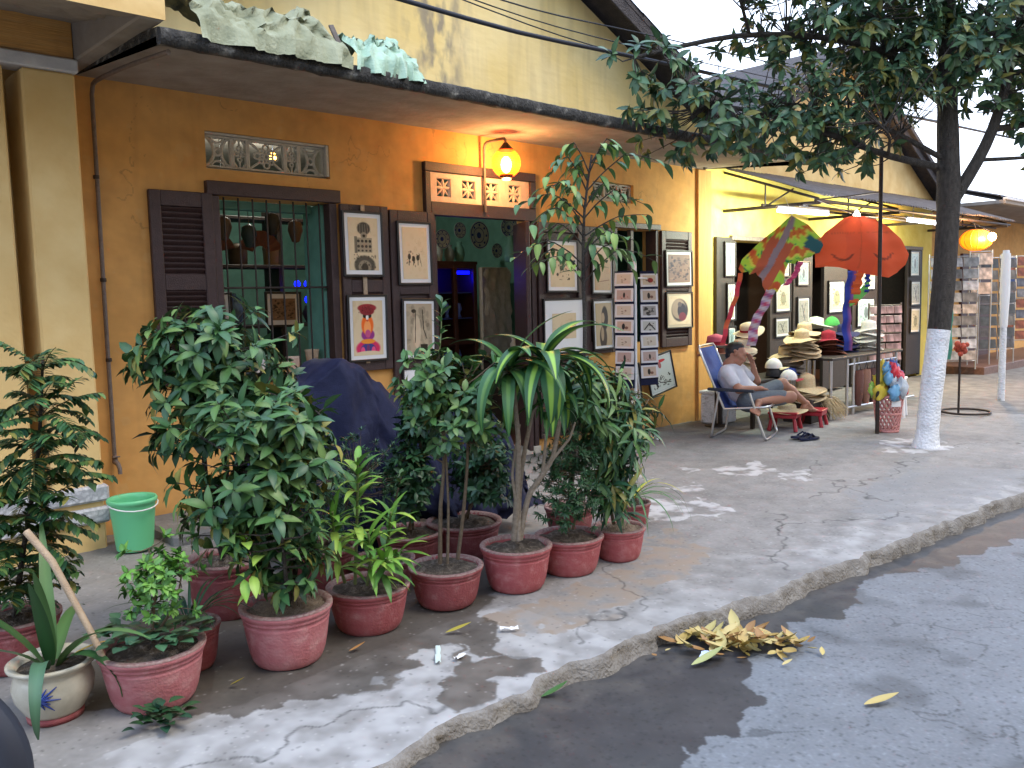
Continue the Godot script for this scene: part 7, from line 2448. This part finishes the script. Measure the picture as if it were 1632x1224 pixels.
# ---------------------------------------------------------------- the sleeping man
# surface nets over the smooth union of tapered capsules [a, b, ra, rb]
func body(b: MB, bones: Array, cell: float, k: float) -> void:
	var lo := Vector3.INF
	var hi := -Vector3.INF
	for q in bones:
		var r := maxf(q[2], q[3]) + cell * 3
		lo = lo.min(Vector3(q[0]).min(q[1]) - Vector3.ONE * r)
		hi = hi.max(Vector3(q[0]).max(q[1]) + Vector3.ONE * r)
	var nx := int((hi.x - lo.x) / cell) + 2
	var ny := int((hi.y - lo.y) / cell) + 2
	var nz := int((hi.z - lo.z) / cell) + 2
	var f := PackedFloat32Array()
	f.resize(nx * ny * nz)
	for q in bones:
		var a: Vector3 = q[0]
		var d: Vector3 = Vector3(q[1]) - a
		var ra: float = q[2]
		var rb: float = q[3]
		var m := maxf(ra, rb) + k * 4.0 + cell * 2
		var l0 := ((a.min(q[1]) - Vector3.ONE * m - lo) / cell).max(Vector3.ZERO)
		var l1 := ((a.max(q[1]) + Vector3.ONE * m - lo) / cell).min(Vector3(nx - 1, ny - 1, nz - 1))
		var dd := maxf(d.length_squared(), 1e-9)
		for z in range(int(l0.z), int(l1.z) + 1):
			for y in range(int(l0.y), int(l1.y) + 1):
				var at := (z * ny + y) * nx
				for x in range(int(l0.x), int(l1.x) + 1):
					var p := lo + Vector3(x, y, z) * cell - a
					var t := clampf(p.dot(d) / dd, 0, 1)
					var e := (p - d * t).length() - lerpf(ra, rb, t)
					if e < m:
						f[at + x] += exp(-e / k)
	for i in f.size():
		f[i] = -k * log(maxf(f[i], 1e-30))
	var ids := {}
	var off := [0, 1, nx, nx + 1, nx * ny, nx * ny + 1, nx * ny + nx, nx * ny + nx + 1]
	var edges := [[0, 1], [2, 3], [4, 5], [6, 7], [0, 2], [1, 3], [4, 6], [5, 7], [0, 4], [1, 5], [2, 6], [3, 7]]
	for z in nz - 1:
		for y in ny - 1:
			var at := (z * ny + y) * nx
			for x in nx - 1:
				var i := at + x
				var s := 0
				for q in 8:
					if f[i + off[q]] < 0.0:
						s += 1
				if s == 0 or s == 8:
					continue
				var sum := Vector3.ZERO
				var n := 0
				for e in edges:
					var va := f[i + off[e[0]]]
					var vb := f[i + off[e[1]]]
					if (va < 0.0) != (vb < 0.0):
						var t := va / (va - vb)
						sum += Vector3(e[0] & 1, (e[0] >> 1) & 1, e[0] >> 2).lerp(Vector3(e[1] & 1, (e[1] >> 1) & 1, e[1] >> 2), t)
						n += 1
				var g := Vector3(f[i + 1] - f[i], f[i + nx] - f[i], f[i + nx * ny] - f[i]) + Vector3(f[i + off[7]] - f[i + off[6]], f[i + off[7]] - f[i + off[5]], f[i + off[7]] - f[i + off[3]])
				ids[i] = b.vert(lo + (Vector3(x, y, z) + sum / n) * cell, g.normalized())
	for i in ids:
		for ax in 3:
			var st: int = [1, nx, nx * ny][ax]
			var u: int = [nx, nx * ny, 1][ax]
			var w: int = [nx * ny, 1, nx][ax]
			if (f[i] < 0.0) == (f[i + st] < 0.0):
				continue
			if not (ids.has(i - u) and ids.has(i - w) and ids.has(i - u - w)):
				continue
			var q := [ids[i], ids[i - u], ids[i - u - w], ids[i - w]]
			if f[i] < 0.0:
				b.ix.append_array(PackedInt32Array([q[0], q[3], q[1], q[1], q[3], q[2]]))
			else:
				b.ix.append_array(PackedInt32Array([q[0], q[1], q[3], q[1], q[2], q[3]]))

func hand_bones(wrist: Vector3, dir: Vector3, back: Vector3, thumb_side: float, curl: float) -> Array:
	# dir: towards the fingers, back: out of the back of the hand
	var d := dir.normalized()
	var s := d.cross(back).normalized() * thumb_side
	var n := s.cross(d) * thumb_side
	n = back - d * back.dot(d)
	n = n.normalized()
	var out := [[wrist, wrist + d * .03, .024, .024]]
	for i in 4:
		var o := (i - 1.5) * .019
		var root := wrist + d * .035 + s * -o * .8
		var kn := wrist + d * (.088 - absf(i - 1.0) * .004) + s * -o
		out.append([root, kn, .014, .011])
		var L: float = [.040, .045, .041, .032][i]
		var a := curl
		var p := kn
		for j in 3:
			var dd := (d * cos(a) - n * sin(a)).normalized()
			var q: Vector3 = p + dd * L * [1.0, .65, .5][j]
			out.append([p, q, .0092 - j * .001, .0084 - j * .001])
			p = q
			a += curl * .9
	var t0 := wrist + d * .03 + s * .022
	var t1 := t0 + (d * .6 + s * .7 - n * .3).normalized() * .038
	out.append([t0, t1, .014, .011])
	out.append([t1, t1 + (d * .9 + s * .2 - n * .35).normalized() * .030, .0105, .009])
	return out

func foot_bones(ankle: Vector3, fwd: Vector3, up: Vector3, side: float) -> Array:
	var d := fwd.normalized()
	var u := (up - d * up.dot(d)).normalized()
	var s := d.cross(u).normalized() * side
	var out := [[ankle, ankle - d * .03 - u * .045, .036, .028], [ankle, ankle + d * .09 - u * .035, .034, .026], [ankle - d * .03 - u * .048, ankle + d * .12 - u * .055, .026, .022]]
	for i in 5:
		var o := (i - 2) * .017
		var a := ankle + d * .10 - u * .052 - s * o
		var q := ankle + d * (.165 - .007 * i) - u * .058 - s * o * 1.15
		out.append([a, q, .017, .0135])
		out.append([q, q + d * [.036, .030, .027, .023, .020][i] - u * .004, .0125 if i == 0 else .0088, .0105 if i == 0 else .0075])
	return out

func man_and_chair() -> void:
	var O := Vector3(7.72, 0, 1.06)
	var turn := .3047
	var T := Transform3D(Basis(Vector3.UP, turn), O)
	# folding chair
	var c := thing("folding_chair", "blue sling folding chair with bright metal tube frame in which the man sleeps", "chair", O, "", turn)
	var L := func(called: String, pts: Array, r: float, m: Material) -> void:
		var b := MB.new()
		b.tube(pts, [r], 8)
		part(called, b, m, c, true)
	var V := func(x: float, y: float, z: float) -> Vector3: return Vector3(x, y, z)
	var back := func(s: float) -> Array: return [V.call(s * .27, .30, -.20), V.call(s * .275, .60, -.33), V.call(s * .275, .90, -.455)]
	L.call("back_frame", curve_pts(back.call(-1.0) + [V.call(-.25, .925, -.465), V.call(.25, .925, -.465)] + [V.call(.275, .90, -.455), V.call(.275, .60, -.33), V.call(.27, .30, -.20)], 50), .0125, M.steel)
	L.call("seat_frame", curve_pts([V.call(-.27, .30, -.20), V.call(-.27, .335, .20), V.call(-.25, .34, .235), V.call(.25, .34, .235), V.call(.27, .335, .20), V.call(.27, .30, -.20)], 50), .0125, M.steel)
	L.call("front_leg", curve_pts([V.call(-.285, .48, .05), V.call(-.275, .03, .20), V.call(-.25, .012, .21), V.call(.25, .012, .21), V.call(.275, .03, .20), V.call(.285, .48, .05)], 60), .0125, M.steel)
	L.call("rear_leg", curve_pts([V.call(-.285, .47, -.25), V.call(-.275, .03, -.33), V.call(-.25, .012, -.335), V.call(.25, .012, -.335), V.call(.275, .03, -.33), V.call(.285, .47, -.25)], 60), .0125, M.steel)
	for s in [-1, 1]:
		var ab := MB.new()
		ab.box(Vector3(s * .295, .495, -.13), Vector3(.05, .028, .46), Basis(Vector3.RIGHT, .02), .010)
		part("armrest", ab, M.rubber, c, true)
	var sb := MB.new()
	var rows := []
	for i in 13:
		var f := i / 12.0
		var row := PackedVector3Array()
		for j in 9:
			var u := -1.0 + 2.0 * j / 8.0
			row.append(Vector3(u * .262, lerpf(.335, .30, f) - .035 * (1 - u * u) * sin(f * PI), lerpf(.235, -.20, f)))
		rows.append(row)
	for i in range(1, 15):
		var f := i / 14.0
		var row := PackedVector3Array()
		for j in 9:
			var u := -1.0 + 2.0 * j / 8.0
			row.append(Vector3(u * .265, lerpf(.30, .905, f), lerpf(-.20, -.46, f) - .035 * (1 - u * u) * sin(f * PI)))
		rows.append(row)
	sb.surf(rows)
	part("sling", sb, M.sling, c, true)
	# joints
	var P := func(x: float, y: float, z: float) -> Vector3: return T * Vector3(x, y, z)
	var hip: Vector3 = P.call(0, .375, -.02)
	var hR: Vector3 = P.call(-.09, .375, .0)
	var hL: Vector3 = P.call(.09, .375, .0)
	var belly: Vector3 = P.call(0, .47, -.11)
	var chest: Vector3 = P.call(0, .60, -.20)
	var neck: Vector3 = P.call(.005, .715, -.225)
	var sR: Vector3 = P.call(-.165, .665, -.20)
	var sL: Vector3 = P.call(.165, .655, -.16)
	var head: Vector3 = P.call(.04, .825, -.155)
	var eR: Vector3 = P.call(-.255, .50, -.06)
	var wR: Vector3 = P.call(-.07, .50, .10)
	var eL: Vector3 = P.call(.275, .535, -.01)
	var wL: Vector3 = P.call(.165, .745, -.03)
	var kL := Vector3(8.14, .505, 1.17)
	var aL := Vector3(8.53, .265, 1.235)
	var kR := Vector3(7.90, .405, 1.40)
	var aR := Vector3(7.60, .365, 1.22)
	var o := thing("person", "man in white T-shirt and grey shorts asleep in the chair, hand on his face", "person", O)
	var b := MB.new()
	var limbs := [[hip, belly, .115, .115], [belly, chest, .115, .125], [chest, neck, .115, .06], [sR, sL, .055, .055], [neck, P.call(.02, .77, -.20), .052, .05],
		[sR, eR, .046, .036], [eR, wR, .037, .024], [sL, eL, .046, .036], [eL, wL, .037, .024],
		[hR, kR, .080, .054], [kR, aR, .052, .031], [hL, kL, .080, .054], [kL, kL.lerp(aL, .35), .052, .052], [kL.lerp(aL, .35), aL, .050, .031]]
	body(b, limbs, .013, .014)
	# head with its own fine grid
	var hb := Basis(T.basis.x, Vector3.UP, T.basis.z) * Basis(Vector3.UP, .12) * Basis(Vector3.RIGHT, .38) * Basis(Vector3.BACK, -.30)
	var H := func(x: float, y: float, z: float) -> Vector3: return head + hb * Vector3(x, y, z)
	body(b, [[H.call(0, .035, -.005), H.call(0, .03, -.035), .078, .080], [H.call(0, .0, .02), H.call(0, -.055, .035), .066, .048], [H.call(0, -.06, .03), H.call(0, -.088, .052), .046, .026], [H.call(0, .022, .072), H.call(0, -.024, .094), .010, .014], [H.call(-.017, -.027, .083), H.call(.017, -.027, .083), .009, .009],
		[H.call(-.035, .024, .070), H.call(.035, .024, .070), .012, .012], [H.call(-.018, -.055, .078), H.call(.018, -.055, .078), .009, .009], [H.call(-.05, -.015, .045), H.call(-.045, -.02, .055), .024, .022], [H.call(.05, -.015, .045), H.call(.045, -.02, .055), .024, .022],
		[H.call(-.079, .012, -.012), H.call(-.078, -.02, -.006), .013, .010], [H.call(.079, .012, -.012), H.call(.078, -.02, -.006), .013, .010], [H.call(0, -.03, -.03), P.call(.01, .73, -.215), .058, .052]], .0065, .008)
	body(b, hand_bones(wL, (P.call(.075, .865, -.06) - wL), P.call(.30, .86, .12) - P.call(.12, .80, 0), -1.0, .32), .0045, .0035)
	body(b, hand_bones(wR, P.call(.08, .455, .19) - wR, Vector3.UP, -1.0, .35), .0045, .0035)
	body(b, foot_bones(aL, Vector3(.93, -.22, .18), Vector3.UP, 1.0), .006, .006)
	body(b, foot_bones(aR, Vector3(-.55, -.10, .25), Vector3(-.2, .9, .5), -1.0), .006, .006)
	part("body", b, M.skin, o)
	var sh := MB.new()
	body(sh, [[hip + Vector3(0, .04, 0), belly, .128, .130], [belly, chest, .130, .138], [chest, neck + Vector3(0, -.05, 0), .125, .075], [sR, sL, .068, .068], [sR, sR.lerp(eR, .60), .062, .062], [sL, sL.lerp(eL, .60), .062, .062]], .011, .012)
	part("t_shirt", sh, M.shirt, o)
	var so := MB.new()
	body(so, [[hip, hip + Vector3(0, .03, 0), .135, .128], [hR, hR.lerp(kR, .80), .100, .076], [hL, hL.lerp(kL, .80), .100, .076], [hR, hL, .10, .10]], .011, .012)
	part("shorts", so, M.shorts, o)
	var ha := MB.new()
	body(ha, [[H.call(0, .056, -.022), H.call(0, .040, -.045), .0775, .082], [H.call(0, .0, -.05), H.call(0, -.03, -.055), .072, .055], [H.call(-.03, .092, .004), H.call(.03, .092, .004), .026, .026], [H.call(-.066, .03, -.01), H.call(-.066, .0, -.02), .018, .014], [H.call(.066, .03, -.01), H.call(.066, .0, -.02), .018, .014]], .007, .006)
	part("hair", ha, M.hair, o)
	var br := MB.new()
	for s in [-1, 1]:
		br.tube([H.call(s * .016, .034, .083), H.call(s * .032, .039, .080), H.call(s * .05, .032, .066)], [.0035], 5)
		br.tube([H.call(s * .018, .008, .079), H.call(s * .032, .005, .076), H.call(s * .046, .008, .067)], [.0022], 5)
	br.tube([H.call(-.02, -.056, .0865), H.call(0, -.058, .089), H.call(.02, -.056, .0865)], [.002], 5)
	part("brows", br, M.hair, o)
	# sandals left on the ground
	for k in 2:
		var sd := thing("sandal", "%s dark blue flip-flop on the pavement in front of the chair" % ["nearer", "farther"][k], "sandal", Vector3(7.70 + .06 * k, .012, 1.60 - .12 * k), "dark blue flip-flops", [1.25, 1.0][k])
		var b2 := MB.new()
		var rr := []
		for i in 15:
			var f := i / 14.0
			var w := .040 * sqrt(maxf(0.0, 1 - pow(2 * f - 1, 4))) * (1.0 + .22 * f) + .003
			rr.append(PackedVector3Array([Vector3(-w, .0, f * .25), Vector3(-w, .018, f * .25), Vector3(w, .018, f * .25), Vector3(w, .0, f * .25)]))
		b2.surf(rr)
		part("sole", b2, M.navy, sd, true)
		var s2 := MB.new()
		for s in [-1, 1]:
			s2.tube([Vector3(s * .040, .018, .09), Vector3(s * .028, .055, .14), Vector3(0, .022, .20)], [.009], 6)
		part("strap", s2, M.navy, sd, true)

# ---------------------------------------------------------------- assembly
func _ready() -> void:
	rng.seed = 20240611
	var cam := Camera3D.new()
	cam.name = "camera"
	add_child(cam)
	cam.position = EYE
	cam.basis = Basis.from_euler(Vector3(deg_to_rad(-5.695), deg_to_rad(-43.388), deg_to_rad(-1.268)))
	cam.fov = 48.18
	cam.far = 900.0
	cam.current = true
	var we := WorldEnvironment.new()
	we.name = "sky"
	var e := Environment.new()
	e.background_mode = Environment.BG_SKY
	var sm := ProceduralSkyMaterial.new()
	sm.sky_top_color = Color(.70, .78, .92)
	sm.sky_horizon_color = Color(.90, .93, .97)
	sm.sky_curve = .25
	sm.ground_bottom_color = Color(.25, .25, .26)
	sm.ground_horizon_color = Color(.45, .46, .48)
	sm.sun_angle_max = 1.0
	var sky := Sky.new()
	sky.sky_material = sm
	e.sky = sky
	e.tonemap_mode = Environment.TONE_MAPPER_LINEAR
	e.tonemap_exposure = 3.55
	e.sdfgi_enabled = true
	e.ssao_enabled = true
	e.ssil_enabled = true
	we.environment = e
	add_child(we)
	var sun := DirectionalLight3D.new()
	sun.name = "sun"
	sun.light_energy = .22
	sun.light_angular_distance = 25.0
	sun.light_color = Color(1, .97, .93)
	sun.shadow_enabled = true
	sun.rotation = Vector3(deg_to_rad(-58), deg_to_rad(25), 0)
	add_child(sun)
	make_materials()
	ground()
	main_building()
	left_building()
	right_building()
	pictures()
	interior()
	card_stand()
	wall_fittings()
	motorbike()
	stall()
	man_and_chair()
	plants()
	street_tree()
	litter()
